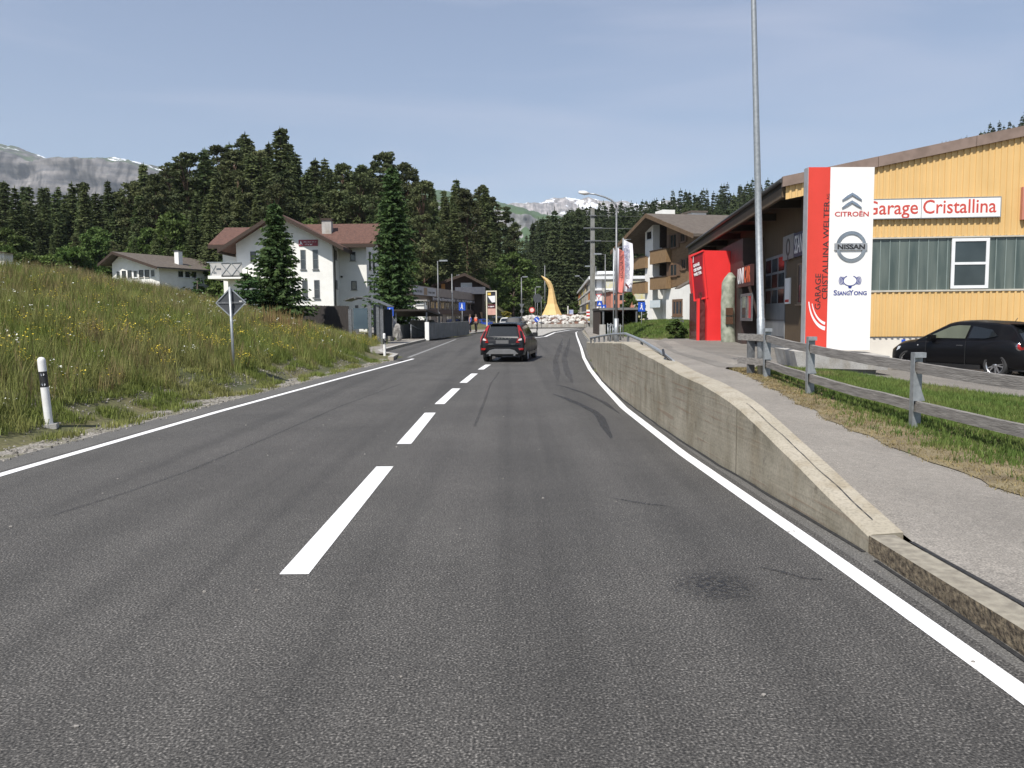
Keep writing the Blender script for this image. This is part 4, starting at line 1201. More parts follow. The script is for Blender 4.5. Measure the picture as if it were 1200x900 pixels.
for (x0, y0), (x1, y1) in zip(FP, FP[1:]):
    for h in (.84, .31):
        hh = .145
        e = Vector((x1 - x0, y1 - y0, 0)).normalized() * .22
        a = Vector((x0, y0, h_right(x0, y0) + h)) - e + Vector((.0, 0, random.uniform(-.01, .01))); b = Vector((x1, y1, h_right(x1, y1) + h + random.uniform(-.03, .01))) + e * .3
        mb = MB(); off = Vector((.0, 0, 0)); seg = 10; prev = None
        nn = Vector((-(b - a).y, (b - a).x, 0)).normalized()
        for k in range(seg + 1):
            q = a.lerp(b, k / seg); wv = noise.noise(Vector((q.y * 1.1, h * 5, 3))) * .012; q = q + Vector((0, 0, wv - .018 * math.sin(math.pi * k / seg)))
            cur = [mb.bm.verts.new(q + nn * s_ * .036 + Vector((0, 0, z_ * hh / 2 + noise.noise(Vector((q.y * 3, z_, h))) * .006))) for s_, z_ in ((-1, -1), (1, -1), (1, 1), (-1, 1))]
            if prev:
                for j in range(4): mb._f([prev[j], prev[(j+1) % 4], cur[(j+1) % 4], cur[j]])
            else: mb._f(cur)
            prev = cur
        mb._f(prev[::-1]); mb.done('rail', M['wood_grey'], t)
x0, y0 = FP[0]
for h in (.84, .31):
    mb = MB(); z = h_right(x0, y0); mb.bar((x0 - .01, y0 + .05, z + h), (x0 - .35, y0 + .95, z + h + .01), .07, .145); mb.done('rail', M['wood_grey'], t)
mb = MB(); z = h_right(5.3, 18.2); mb.box(5.27, 5.43, 18.1, 18.16, z - .2, z + .9); mb.done('post', M['galv_dark'], t)

# ------------------------------------------------------------------ tall lamp post beside the fence
p = P(893, 440, 17.9); tp = P(883, -2, 17.9)
t = thing('street_lamp', 'tall galvanised lamp post standing at the end of the wooden fence', 'street lamp', (p.x, p.y, .36))
mb = MB(); dx = (tp.x - p.x) / (tp.z - .36); mb.tube([(0, 0, -.3), (dx * 1.2, 0, 1.2)] + [(dx * z, 0, z) for z in (1.21, 4, 8, 8.9)], [.088, .088, .078, .07, .055, .05], 20); mb.done('pole', M['galv'], t)
mb = MB(); mb.tube([(dx * 8.9, 0, 8.85), (dx * 9 - .5, .1, 9.15), (dx * 9 - 1.4, .2, 9.3)], .035, 8); mb.done('arm', M['galv'], t)
mb = MB(); mb.box(dx * 9 - 2.1, dx * 9 - 1.35, .1, .32, 9.25, 9.38); mb.bevel(.03); mb.done('lamp_head', M['white'], t)

# ------------------------------------------------------------------ pylon sign and its concrete base
PY = 21.4
pa, pb = P(947, 196, PY), P(1020, 410, PY)
x0, x1, zt = pa.x, pb.x, pa.z; zb = pb.z; Wd = x1 - x0; Hh = zt - zb
t = thing('pylon_sign', 'tall red and white pylon sign of the garage with three car badges', 'sign', (x0, PY, zb), R(2))
xr = Wd * .335
mb = MB(); mb.box(0, Wd, .006, .26, 0, Hh); mb.done('body', pmat('pylon_frame', (.42, .42, .43), (.36, .36, .37), 4, .4, .3), t)
mb = MB(); mb.box(.02, xr, -.012, .004, .0, Hh); mb.done('red_panel', M['red_sign'], t)
mb = MB(); mb.box(xr + .004, Wd, -.012, .004, .0, Hh); mb.done('white_panel', M['white_sign'], t)
def pz(y): return (P(980, y, PY).z - zb)
def pxx(x): return (P(x, 300, PY).x - x0)
rv = (math.pi / 2, -math.pi / 2, 0)
# vertical lettering reads upwards
ROTV = Euler((math.pi / 2, 0, 0)).to_matrix() @ Matrix.Rotation(math.pi / 2, 3, 'Z')
ROTV = tuple(ROTV.to_euler())
text('lettering', 'GARAGE', .215, M['ink'], t, (pxx(962.6), -.013, pz(363)), ROTV, .003, width=pz(321) - pz(363), bold=.001)
text('lettering', 'CRISTALLINA WELTER', .215, M['ink'], t, (pxx(970.8), -.013, pz(351)), ROTV, .003, width=pz(236) - pz(351), bold=.001)
text('lettering', 'AG', .11, M['ink'], t, (pxx(970.8), -.013, pz(234)), ROTV, .003, width=pz(227) - pz(234))
mb = MB()
for (ax, az, r0, r1) in ((973, 347, .0, 0), ):
    for cx, cz, ra, rb, a0, a1 in ((pxx(972), pz(348), pxx(972) - pxx(948), pxx(972) - pxx(950.8), 188, 262), (pxx(973), pz(346), pxx(972) - pxx(950.5), pxx(972) - pxx(952.6), 196, 258)):
        n = 16
        for k in range(n):
            t0, t1 = R(lerp(a0, a1, k / n)), R(lerp(a0, a1, (k + 1) / n)); q0 = math.sin(math.pi * (.05 + .95 * k / n) / 1.05) ; q1 = math.sin(math.pi * (.05 + .95 * (k + 1) / n) / 1.05)
            f = lambda tt, rr: (cx + rr * math.cos(tt), -.0125, cz + rr * math.sin(tt) * 1.65)
            mb.prism([f(t0, ra), f(t1, ra), f(t1, lerp(ra, rb, .4 + .6 * (k + 1) / n)), f(t0, lerp(ra, rb, .4 + .6 * k / n))], (0, -.002, 0))
mb.done('swoosh', M['white_ink'], t)
# badge of two chevrons
cx = pxx(997)
def chev(mb, zc, s):
    w, h, th = pxx(1008.5) - cx, .125, .075
    for sg in (-1, 1):
        mb.prism([(cx, -.013, zc + h), (cx + sg * w * .5, -.013, zc + h * .42), (cx + sg * w, -.013, zc - h * .42), (cx + sg * w, -.013, zc - h * .42 - .03), (cx + sg * w * .5, -.013, zc + h * .42 - th), (cx, -.013, zc + h - th * .9)], (0, -.03, 0))
mb = MB(); chev(mb, pz(231.5), 1); chev(mb, pz(240.5), 1); mb.done('chevron_badge', M['chrome'], t)
text('lettering', 'CITROËN', .17, M['redink'], t, (pxx(977), -.013, pz(253.5)), width=pxx(1017.3) - pxx(977), bold=.003)
# ring badge with a bar
mb = MB(); r0, r1 = pxx(1015) - cx, pxx(1011.2) - cx; cz = pz(289); n = 40
for k in range(n):
    a0, a1 = 2 * math.pi * k / n, 2 * math.pi * (k + 1) / n
    f = lambda a, r: (cx + .01 + r * math.cos(a), -.013, cz + r * math.sin(a))
    mb.prism([f(a0, r0), f(a1, r0), f(a1, r1), f(a0, r1)], (0, -.022, 0))
mb.done('ring_badge', M['chrome'], t)
mb = MB(); mb.box(pxx(977.3), pxx(1016.2), -.05, -.012, pz(293.2), pz(285)); mb.bevel(.008); mb.done('badge_bar', pmat('brushed_steel', (.42, .42, .42), (.55, .55, .55), 4, .35, .7), t)
text('lettering', 'NISSAN', .17, M['ink'], t, (pxx(980.5), -.051, pz(292)), width=pxx(1013) - pxx(980.5), bold=.006)
# winged ring badge
mb = MB(); cz = pz(329)
for sg in (-1, 1):
    for j, (ra, rb) in enumerate(((.20, .172), (.235, .212), (.27, .25), (.30, .285))):
        n = 14; A0, A1 = (-95, 62) if j == 0 else (-42 + 4 * j, 40 - 3 * j)
        for k in range(n):
            a0, a1 = R(lerp(A0, A1, k / n)), R(lerp(A0, A1, (k + 1) / n))
            f = lambda a, r: (cx + .01 + sg * (r * math.cos(a) * (1.0)), -.013, cz + r * .72 * math.sin(a) + .0)
            mb.prism([f(a0, ra), f(a1, ra), f(a1, rb), f(a0, rb)], (0, -.004, 0))
mb.prism([(cx - .05, -.013, cz - .13), (cx + .07, -.013, cz - .13), (cx + .04, -.013, cz - .2), (cx - .02, -.013, cz - .2)], (0, -.004, 0))
mb.done('wing_badge', M['navy'], t)
text('lettering', 'S', .19, M['navy'], t, (pxx(978), -.013, pz(346)), width=.09, bold=.004)
text('lettering', 'SANG', .145, M['navy'], t, (pxx(982.6), -.013, pz(346)), width=pxx(997.3) - pxx(982.6), bold=.004)
text('lettering', 'Y', .19, M['navy'], t, (pxx(996.8), -.013, pz(346)), width=.12, bold=.004)
text('lettering', 'ONG', .145, M['navy'], t, (pxx(1002.2), -.013, pz(346)), width=pxx(1017.6) - pxx(1002.2), bold=.004)
mb = MB(); a = P(926, 411, 20.7); b = P(1041, 442, 20.4)
x2 = b.x
mb.hexa([(a.x + .1, 20.4, .3), (x2 - .02, 20.4, .22), (x2 + .15, 22.2, .22), (a.x + .2, 22.3, .3)], [(a.x - .02, 20.35, a.z), (x2, 20.35, P(1041, 417, 20.4).z), (x2 + .22, 22.3, P(1041, 417, 20.4).z + .02), (a.x + .1, 22.3, a.z + .02)])
mb.bevel(.02, 1); mb.mi = 1; mb.hexa([(a.x + .5, 20.55, .0), (x2 - .25, 20.55, .0), (x2 - .2, 22, .0), (a.x + .5, 22, .0)], [(a.x + .5, 20.55, .3), (x2 - .25, 20.55, .22), (x2 - .2, 22, .22), (a.x + .5, 22, .3)])
tag(mb.done('concrete_plinth', [M['conc_plain'], M['conc_dark']]), 'pale concrete block under the tall pylon sign', 'plinth')
# ------------------------------------------------------------------ cars
def glass_mat(name, c=(.02, .025, .03)):
    m = pmat(name, c, tuple(v * .8 for v in c), 2, .06, coat=.3); return m
M['carglass'] = glass_mat('car_glass', (.012, .015, .017))
M['carglass_lit'] = glass_mat('car_glass_lit_colour', (.10, .11, .075))  # brighter copy of the car glass, light in the pane put into its colour
M['tail'] = pmat('tail_light', (.26, .008, .008), (.33, .012, .012), 20, .15, coat=.5)
M['tail_clear'] = pmat('tail_light_clear', (.6, .55, .53), (.5, .4, .38), 20, .12, coat=.5)
M['rim'] = pmat('alloy_rim', (.52, .52, .53), (.42, .42, .43), 4, .28, .85)
M['gloss_black'] = pmat('trim_black', (.014, .014, .015), (.02, .02, .02), 4, .3)
M['skid_plate'] = pmat('silver_trim', (.26, .26, .26), (.22, .22, .22), 4, .35, .5)
M['plate'] = pmat('plain_plate', (.075, .075, .075), (.09, .09, .09), 4, .6)
def paint(name, c, metal=0.0): return pmat(name, c, tuple(v * .92 for v in c), .8, .36, metal, coat=.12, spec=.2)

def bool_cut(o, cutter):
    md = o.modifiers.new('cut', 'BOOLEAN'); md.operation = 'DIFFERENCE'; md.object = cutter; md.solver = 'EXACT'
    dg = bpy.context.evaluated_depsgraph_get(); dg.update()
    me = bpy.data.meshes.new_from_object(o.evaluated_get(dg))
    o.modifiers.clear(); old = o.data; o.data = me; me.name = old.name; bpy.data.meshes.remove(old)
    bpy.data.objects.remove(cutter)

def wheel_meshes(rad, wid, spokes, twin=False):
    mb = MB()
    mb.lathe([(rad * .74, -wid / 2), (rad * .93, -wid / 2), (rad, -wid * .38), (rad, wid * .38), (rad * .93, wid / 2), (rad * .74, wid / 2), (rad * .70, wid * .3), (rad * .70, -wid * .3)], (0, 0, 0), 'X', 32, False)
    bmesh.ops.recalc_face_normals(mb.bm, faces=mb.bm.faces)
    tyre = bpy.data.meshes.new('wheel'); mb.bm.to_mesh(tyre); mb.bm.free(); tyre.materials.append(M['rubber'])
    mb = MB(); x = wid * .42
    mb.lathe([(rad * .76, x - .02), (rad * .76, x + .012), (rad * .70, x + .012), (rad * .68, x - .06)], (0, 0, 0), 'X', 32, False)
    mb.lathe([(.0, x - .002), (rad * .15, x - .004), (rad * .17, x - .03)], (0, 0, 0), 'X', 16, False)
    for k in range(spokes):
        for da in ((-.13, .13) if twin else (0,)):
            a = 2 * math.pi * k / spokes
            w = .028 if twin else .045
            d0 = Vector((0, math.cos(a), math.sin(a))); d1 = Vector((0, math.cos(a + da * 1.6), math.sin(a + da * 1.6))); s_ = Vector((0, -math.sin(a), math.cos(a)))
            p0, p1 = d0 * rad * .1 + s_ * da * .12 * rad, d1 * rad * .73
            mb.hexa([Vector((x - .035, 0, 0)) + p0 - s_ * w * .9 * rad / .3, Vector((x - .035, 0, 0)) + p0 + s_ * w * .9 * rad / .3, Vector((x - .035, 0, 0)) + p1 + s_ * w * .6, Vector((x - .035, 0, 0)) + p1 - s_ * w * .6],
                    [Vector((x - .008, 0, 0)) + p0 - s_ * w * .7 * rad / .3, Vector((x - .008, 0, 0)) + p0 + s_ * w * .7 * rad / .3, Vector((x - .004, 0, 0)) + p1 + s_ * w * .5, Vector((x - .004, 0, 0)) + p1 - s_ * w * .5])
    bmesh.ops.recalc_face_normals(mb.bm, faces=mb.bm.faces)
    rim = bpy.data.meshes.new('rim'); mb.bm.to_mesh(rim); mb.bm.free(); rim.materials.append(M['rim'])
    mb = MB(); mb.lathe([(0, x - .07), (rad * .70, x - .07)], (0, 0, 0), 'X', 24, False)
    hub = bpy.data.meshes.new('wheel_disc'); mb.bm.to_mesh(hub); mb.bm.free(); hub.materials.append(M['gloss_black'])
    return tyre, rim, hub

def make_car(name, label, cat, loc, rz, S, pm, group=None, rear=None):
    t = thing(name, label, cat, loc, rz, group)
    st = S['st']; wb = S['wheels']; rad = S['rad']
    # lower body
    mb = MB(); rings = []
    for (y, hw, zb, zs, zc) in st:
        zm = lerp(zb, zs, .5)
        half = [(0, zb), (hw * .8, zb), (hw * .93, zb + .05), (hw * .985, lerp(zb, zs, .25)), (hw, zm), (hw * .99, lerp(zb, zs, .75)), (hw * .965, lerp(zb, zs, .93)), (hw * .91, zs), (hw * .7, lerp(zs, zc, .65)), (hw * .35, lerp(zs, zc, .93)), (0, zc)]
        full = [(x, z) for x, z in half] + [(-x, z) for x, z in half[::-1][1:-1]]
        rings.append([mb.bm.verts.new((x, y, z)) for x, z in full])
    n = len(rings[0])
    for a, b in zip(rings, rings[1:]):
        for k in range(n): mb._f([a[k], a[(k+1) % n], b[(k+1) % n], b[k]], True)
    mb._f(rings[0][::-1]); mb._f(rings[-1])
    body = mb.done('body', pm, t)
    cut = MB()
    for yw in wb:
        for sx in (-1, 1):
            cut.lathe([(rad * 1.16, sx * (S['hw'] + .2)), (rad * 1.16, sx * (S['hw'] - .30))], (0, yw, rad), 'X', 28)
    c = cut.done('cutter', M['black'])
    bool_cut(body, c)
    body.data.set_sharp_from_angle(angle=R(40))
    # dark liners in the arches
    mb = MB()
    for yw in wb:
        for sx in (-1, 1): mb.lathe([(rad * 1.13, sx * (S['hw'] - .29)), (rad * 1.13, sx * (S['hw'] - .275))], (0, yw, rad), 'X', 20)
    mb.box(-S['hw'] * .8, S['hw'] * .8, st[0][0] + .15, st[-1][0] - .15, S['zb'] - .03, S['zb'] + .12)
    mb.done('underbody', M['black'], t)
    # cabin
    cab = S['cab']; wbelt, tum, crown = S['wbelt'], S['tumble'], .035
    z0 = S['zbelt']
    def wz(z): return wbelt - max(0, z - z0) * tum
    mb = MB(); rings = []
    for y, z in cab:
        w = wz(z - .05); cols = [(w + .0 + (wbelt - w) * 1.0, z0 - .12 if False else min(z0, z) - .10), (w, z - .05), (w * .93, z - .012), (w * .6, z + crown * .6), (0, z + crown)]
        full = cols + [(-x, q) for x, q in cols[::-1][1:]]
        rings.append([mb.bm.verts.new((x, y, q)) for x, q in full])
    n = len(rings[0])
    for a, b in zip(rings, rings[1:]):
        for k in range(n - 1): mb._f([a[k], a[k+1], b[k+1], b[k]], True)
        mb._f([a[0], b[0], b[n-1], a[n-1]])
    mb._f(rings[0][::-1]); mb._f(rings[-1]); 
    mb.done('cabin', pm, t, 30)
    # glass panels follow the cabin a few millimetres proud
    def top_panel(nm, seg, mat, inset=.10, off=.006, u0=0.06, u1=.94):
        (ya, za), (yb, zb_) = seg
        nrm = Vector((0, zb_ - za, -(yb - ya))); nrm.normalize()
        if nrm.z < 0: nrm = -nrm
        mb = MB(); cols = []
        for u in (u0, u1):
            y, z = lerp(ya, yb, u), lerp(za, zb_, u); w = wz(z - .05)
            cols.append([mb.bm.verts.new(Vector((x, y, z + cz)) + nrm * off) for x, cz in ((-w * .93 + inset * .3, -.012), (-w * .6, crown * .6), (0, crown), (w * .6, crown * .6), (w * .93 - inset * .3, -.012))])
        for k in range(4): mb._f([cols[0][k], cols[0][k+1], cols[1][k+1], cols[1][k]], True)
        return mb.done(nm, mat, t)
    top_panel('windscreen', (cab[-2], cab[-1]), M['carglass'])
    if S.get('rear_glass', True): top_panel('rear_window', (cab[0], cab[1]), S.get('rg', M['carglass']), u0=S.get('rgu', .1), u1=.92)
    for sx in (-1, 1):
        for k, outl in enumerate(S['side']):
            mb = MB(); pts = [(sx * (wz(z) + .006), y, z) for y, z in outl]
            mb.prism(pts, (sx * -.012, 0, 0)); mb.done('side_window', S.get('sg', {}).get(k, M['carglass']), t)
        # sill line, handle, mirror
        for y, z in S['handles']:
            mb = MB(); mb.box(sx * S['hw'] * .975 - .012, sx * S['hw'] * .975 + .02, y - .09, y + .09, z - .014, z + .014); mb.bevel(.006, 1); mb.done('door_handle', S.get('hm', pm), t)
        ym, zm = S['mirror']
        mb = MB(); mb.box(sx * (wbelt - .02), sx * (wbelt + .2), ym - .07, ym + .05, zm - .02, zm + .15); mb.bevel(.03); mb.done('mirror', S.get('mm', pm), t, 40)
        for y, z0_, z1_ in S['seams']:
            mb = MB(); 
            for za, zb_ in zip([lerp(z0_, z1_, q / 5) for q in range(5)], [lerp(z0_, z1_, (q + 1) / 5) for q in range(5)]):
                xa = S['hw'] * (1.0 if za < .75 * z0 else .985) + .001
                mb.box(sx * xa - .004, sx * xa + .001, y - .005, y + .005, za, zb_)
            mb.done('door_seam', M['black'], t)
        mb = MB(); mb.box(sx * S['hw'] * .975, sx * S['hw'] * .99, wb[0] + rad * 1.2, wb[1] - rad * 1.2, S['zb'] - .02, S['zb'] + .1); mb.done('sill', M['gloss_black'], t)
    tyre, rim, hub = wheel_meshes(rad, .21, S['spokes'], S.get('twin', False))
    for yw in wb:
        for sx in (-1, 1):
            w = bpy.data.objects.new('wheel', tyre); COL.objects.link(w); w.parent = t; w.location = (sx * (S['hw'] - .115), yw, rad); w.rotation_euler.z = 0 if sx > 0 else math.pi
            KIDS.setdefault(t.name, []).append(w)
            for nm, me in (('rim', rim), ('wheel_disc', hub)):
                r_ = bpy.data.objects.new(nm, me); COL.objects.link(r_); r_.parent = w; KIDS.setdefault(w.name, []).append(r_)
    # headlights
    fy = st[-1][0]
    for sx in (-1, 1):
        mb = MB(); w = S['hw']; zh = S['zh']
        mb.hexa([(sx * w * .58, fy - .16, zh - .07), (sx * w * .965, fy - .42, zh - .06), (sx * w * .965, fy - .55, zh + .02), (sx * w * .6, fy - .3, zh - .0)], [(sx * w * .58, fy - .2, zh + .06), (sx * w * .945, fy - .46, zh + .07), (sx * w * .93, fy - .62, zh + .08), (sx * w * .6, fy - .4, zh + .08)])
        mb.done('headlight', M['reflect'], t)
    mb = MB(); mb.box(-.42, .42, fy - .06, fy + .012, S['zh'] - .22, S['zh'] - .08); mb.done('grille', M['black'], t)
    mb = MB(); mb.box(-.5, .5, fy - .03, fy + .008, .22, .34); mb.done('intake', M['black'], t)
    if rear: rear(t, S)
    return t

def ry(S, z): return interp(S['reary'], z)
def rear_poly(t, S, name, outl, mat, off=.012, depth=.06, mirror=True):
    for sx in ((-1, 1) if mirror else (1,)):
        mb = MB(); mb.prism([(sx * x, ry(S, z) - off + yo, z) for x, z, yo in [(q[0], q[1], q[2] if len(q) > 2 else 0) for q in outl]], (0, depth, 0)); mb.done(name, mat, t)
# dark estate car
ESTATE = dict(hw=.93, rad=.345, zb=.27, zbelt=1.0, wbelt=.865, tumble=.33, zh=.74, spokes=7, wheels=(-1.43, 1.38), mirror=(.78, 1.0),
    st=[(-2.42, .80, .34, .60, .62), (-2.40, .86, .30, .86, .9), (-2.33, .90, .29, .98, 1.02), (-2.1, .925, .28, 1.02, 1.05), (-1.4, .93, .27, 1.02, 1.06), (-.4, .93, .27, 1.0, 1.04), (.6, .93, .27, .98, 1.03), (1.0, .93, .27, .95, 1.02), (1.6, .925, .27, .88, .96), (2.05, .90, .27, .80, .88), (2.3, .84, .28, .70, .76), (2.42, .72, .32, .56, .6)],
    cab=[(-2.36, .99), (-2.02, 1.50), (-1.75, 1.555), (-.8, 1.585), (-.1, 1.565), (.25, 1.50), (1.12, .98)],
    side=[[(-2.0, 1.04), (-1.78, 1.40), (-1.3, 1.45), (-1.18, 1.45), (-1.18, 1.03)], [(-1.12, 1.03), (-1.12, 1.46), (-.25, 1.485), (-.22, 1.02)], [(-.15, 1.02), (-.18, 1.485), (.12, 1.455), (.86, 1.04)]],
    handles=[(-.95, .88), (.0, .88)], seams=[(-1.15, .35, 1.0), (-.2, .32, 1.0), (.95, .35, .95)], reary=[(.3, -2.40), (.6, -2.425), (.9, -2.40), (1.0, -2.36), (1.5, -2.05), (1.56, -1.95)], rear_glass=False)
def estate_rear(t, S):
    rear_poly(t, S, 'rear_window', [(-.60, 1.05), (.60, 1.05), (.56, 1.3), (.50, 1.47), (-.50, 1.47), (-.56, 1.3)], M['carglass'], .02, .05, False)
    rear_poly(t, S, 'tailgate_panel', [(-.62, .70), (.62, .70), (.66, .98), (.62, 1.045), (-.62, 1.045), (-.66, .98)], S['pm'], .02, .05, False)
    rear_poly(t, S, 'tail_light', [(.905, .78, .13), (.915, 1.0, .16), (.80, 1.22, .10), (.655, 1.50, .05), (.575, 1.50), (.645, 1.22), (.70, 1.02), (.62, .95), (.56, .80)], M['tail'], .045, .13)
    rear_poly(t, S, 'tail_light_clear', [(.80, .90, .06), (.78, .98, .05), (.68, .96, .0), (.64, .88)], M['tail_clear'], .052, .03)
    rear_poly(t, S, 'bumper', [(-.90, .30, .1), (.90, .30, .1), (.915, .70, .12), (.62, .70), (-.62, .70), (-.915, .70, .12)], M['gloss_black'], .06, .25, False)
    rear_poly(t, S, 'skid_plate', [(-.66, .34), (.66, .34), (.50, .50), (.3, .55), (-.3, .55), (-.50, .50)], M['skid_plate'], .082, .03, False)
    rear_poly(t, S, 'number_plate', [(-.26, .76), (.26, .76), (.26, .90), (-.26, .90)], M['plate'], .035, .02, False)
    rear_poly(t, S, 'rear_reflector', [(.86, .50, .08), (.86, .58, .08), (.66, .58), (.70, .50)], M['tail'], .078, .03)
    text('lettering', 'VOLVO', .085, M['chrome'], t, (-.35, ry(S, .97) - .024, .945), width=.7, space=2.2, bold=.004)
    marks('badge', M['chrome'], t, (.36, ry(S, .74) - .034, .73), .2, .04, 7)
    mb = MB(); mb.box(-.56, -.36, ry(S, .74) - .03, ry(S, .74), .725, .765); mb.done('badge', M['chrome'], t)
    for sx in (-1, 1):
        mb = MB(); mb.tube([(sx * .66, -1.7, 1.60), (sx * .66, -1.6, 1.645), (sx * .68, 0, 1.65), (sx * .68, .1, 1.60)], .016, 6); mb.done('roof_rail', M['chrome'], t)
        mb = MB(); mb.lathe([(.045, ry(S, .3) - .08), (.045, -2.2)], (sx * .5, 0, .31), 'Y', 14); mb.done('exhaust', M['chrome'], t)
    mb = MB(); mb.box(-.55, .55, -2.16, -1.86, 1.545, 1.575); mb.bevel(.01, 1); mb.done('spoiler', S['pm'], t)
p = P(591, 400, 32.4)
M['estate'] = paint('estate_paint', (.012, .013, .015), .2); ESTATE['pm'] = M['estate']; ESTATE['mm'] = M['gloss_black']
make_car('estate_car', 'dark estate car with tall red tail lights driving ahead on the road', 'car', (-.02, 31.5, 0), R(-8.5), ESTATE, M['estate'], rear=estate_rear).scale = (.9, .9, .89)
# black hatchback
HATCH = dict(hw=.86, rad=.315, zb=.20, zbelt=.93, wbelt=.80, tumble=.38, zh=.66, spokes=5, twin=True, wheels=(-1.22, 1.29), mirror=(.55, .92),
    st=[(-1.98, .62, .30, .50, .54), (-1.95, .72, .24, .74, .80), (-1.86, .79, .21, .90, .96), (-1.6, .845, .2, .95, .99), (-1.22, .86, .2, .96, 1.0), (-.4, .855, .2, .93, .98), (.4, .855, .2, .91, .96), (.8, .86, .2, .90, .97), (1.29, .855, .2, .86, .95), (1.65, .82, .2, .79, .90), (1.9, .72, .21, .66, .76), (2.06, .50, .24, .50, .56), (2.1, .36, .28, .42, .46)],
    cab=[(-1.90, .90), (-1.62, 1.26), (-1.50, 1.35), (-1.1, 1.405), (-.4, 1.44), (.0, 1.43), (.2, 1.395), (1.08, .94)],
    side=[[(-1.22, 1.06), (-1.05, 1.22), (-.62, 1.30), (-.50, 1.31), (-.44, .99), (-.9, .995)], [(-.36, .985), (-.42, 1.325), (-.1, 1.335), (.12, 1.30), (.80, .985)]],
    sg={}, handles=[(-.25, .80)], seams=[(-.42, .28, .93), (.74, .3, .9)], reary=[(.2, -1.90), (.5, -1.985), (.75, -1.955), (.9, -1.87), (1.25, -1.62), (1.4, -1.4)])
HATCH['hm'] = M['chrome']
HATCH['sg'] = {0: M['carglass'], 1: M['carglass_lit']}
def hatch_rear(t, S):
    for sx in (-1, 1):
        for nm, r_, o_, mt in (('tail_light_ring', .125, .0, M['chrome']), ('tail_light', .105, .014, M['tail'])):
            mb = MB(); mb.lathe([(0, .05 + o_), (r_ * .8, .045 + o_), (r_, .02 + o_), (r_, -.08)], (0, 0, 0), 'X', 24, False); o = mb.done(nm, mt, t)
            o.location = (sx * .735, -1.815, .80); o.rotation_euler = (0, R(-12) if sx > 0 else R(192), 0)
            o.rotation_euler = Vector((sx * .72, -.70, .14)).to_track_quat('X', 'Z').to_euler()
    rear_poly(t, S, 'bumper_vent', [(.72, .30, .12), (.72, .38, .1), (.45, .38), (.45, .30)], M['tail'], .02, .05)
    rear_poly(t, S, 'number_plate', [(-.26, .56), (.26, .56), (.26, .68), (-.26, .68)], M['plate'], .03, .02, False)
    mb = MB(); mb.box(-.58, .58, -1.80, -1.45, 1.345, 1.375); mb.bevel(.01, 1); mb.done('spoiler', S['pm'], t)
    mb = MB(); mb.lathe([(.018, .855), (.018, .862)], (0, .98, .78), 'X', 12); mb.lathe([(.018, -.862), (.018, -.855)], (0, .98, .78), 'X', 12); mb.done('side_marker', M['reflect'], t)
    mb = MB(); mb.tube([(0, -1.2, 1.43), (0, -1.26, 1.52)], .008, 6); mb.done('aerial', M['black'], t)
M['blackpaint'] = paint('black_paint', (.004, .004, .005)); HATCH['pm'] = M['blackpaint']
make_car('hatchback_car', 'black three door hatchback parked before the yellow wall of the garage', 'car', (12.62, 22.3, h_right(12, 22) - .02), R(27), HATCH, M['blackpaint'], rear=hatch_rear)
# small cars in the car park near the roundabout
def generic(name, label, px_, Y, deg, col, k=1.0, base=ESTATE, cat='car', z=.012):
    S = dict(base); pm = paint(name + '_paint', col); S['pm'] = pm
    def rr(t, S_): rear_poly(t, S_, 'tail_light', [(.86, .80, .1), (.87, .98, .12), (.66, .98), (.62, .80)], M['tail'], .045, .1)
    x = (px_ - 600) / F * Y
    t = make_car(name, label, cat, (x, Y, z), R(deg), S, pm, rear=rr if base is ESTATE else hatch_rear); t.scale = (k, k, k); return t
generic('parked_car', 'dark blue car parked right of the two men', 568.5, 108, 205, (.02, .05, .26), .93, HATCH)
generic('parked_car', 'silver grey car parked directly behind the two men', 560, 118, 190, (.5, .52, .54), 1.0)
generic('parked_car', 'light van like car with a dark windscreen left of the white car', 583, 120, 195, (.62, .62, .60), 1.05)
generic('parked_car', 'dark car half hidden behind the light cars near the poster pylon', 587, 134, 200, (.03, .03, .035), 1.15)
generic('parked_car', 'white car facing the camera right above the estate car', 594, 104, 178, (.72, .72, .72), .95)
generic('moving_car', 'black car just ahead of the estate car at the roundabout entry', 606, 84, 352, (.02, .022, .026), 1.0)
generic('parked_car', 'pale blue car behind the black car left of the roundabout rocks', 612, 150, 190, (.35, .42, .5), 1.0)

# ------------------------------------------------------------------ people
def skin_body(name, pts, edges, rad, mat, parent, sub=1):
    me = bpy.data.meshes.new(name); me.from_pydata(pts, edges, []); o = bpy.data.objects.new(name, me); COL.objects.link(o)
    md = o.modifiers.new('s', 'SKIN'); o.modifiers.new('u', 'SUBSURF').levels = sub
    for i, r_ in enumerate(rad): me.skin_vertices[0].data[i].radius = (r_, r_ * .8)
    me.skin_vertices[0].data[0].use_root = True
    dg = bpy.context.evaluated_depsgraph_get(); dg.update()
    m2 = bpy.data.meshes.new_from_object(o.evaluated_get(dg)); o.modifiers.clear(); o.data = m2; m2.name = name
    m2.materials.clear(); m2.materials.append(mat); m2.polygons.foreach_set('use_smooth', [True] * len(m2.polygons))
    o.parent = parent; return o
M['skin'] = pmat('skin', (.42, .26, .19), (.36, .21, .15), 8, .6)
M['hair'] = pmat('hair', (.05, .035, .025), (.09, .06, .04), 20, .8)
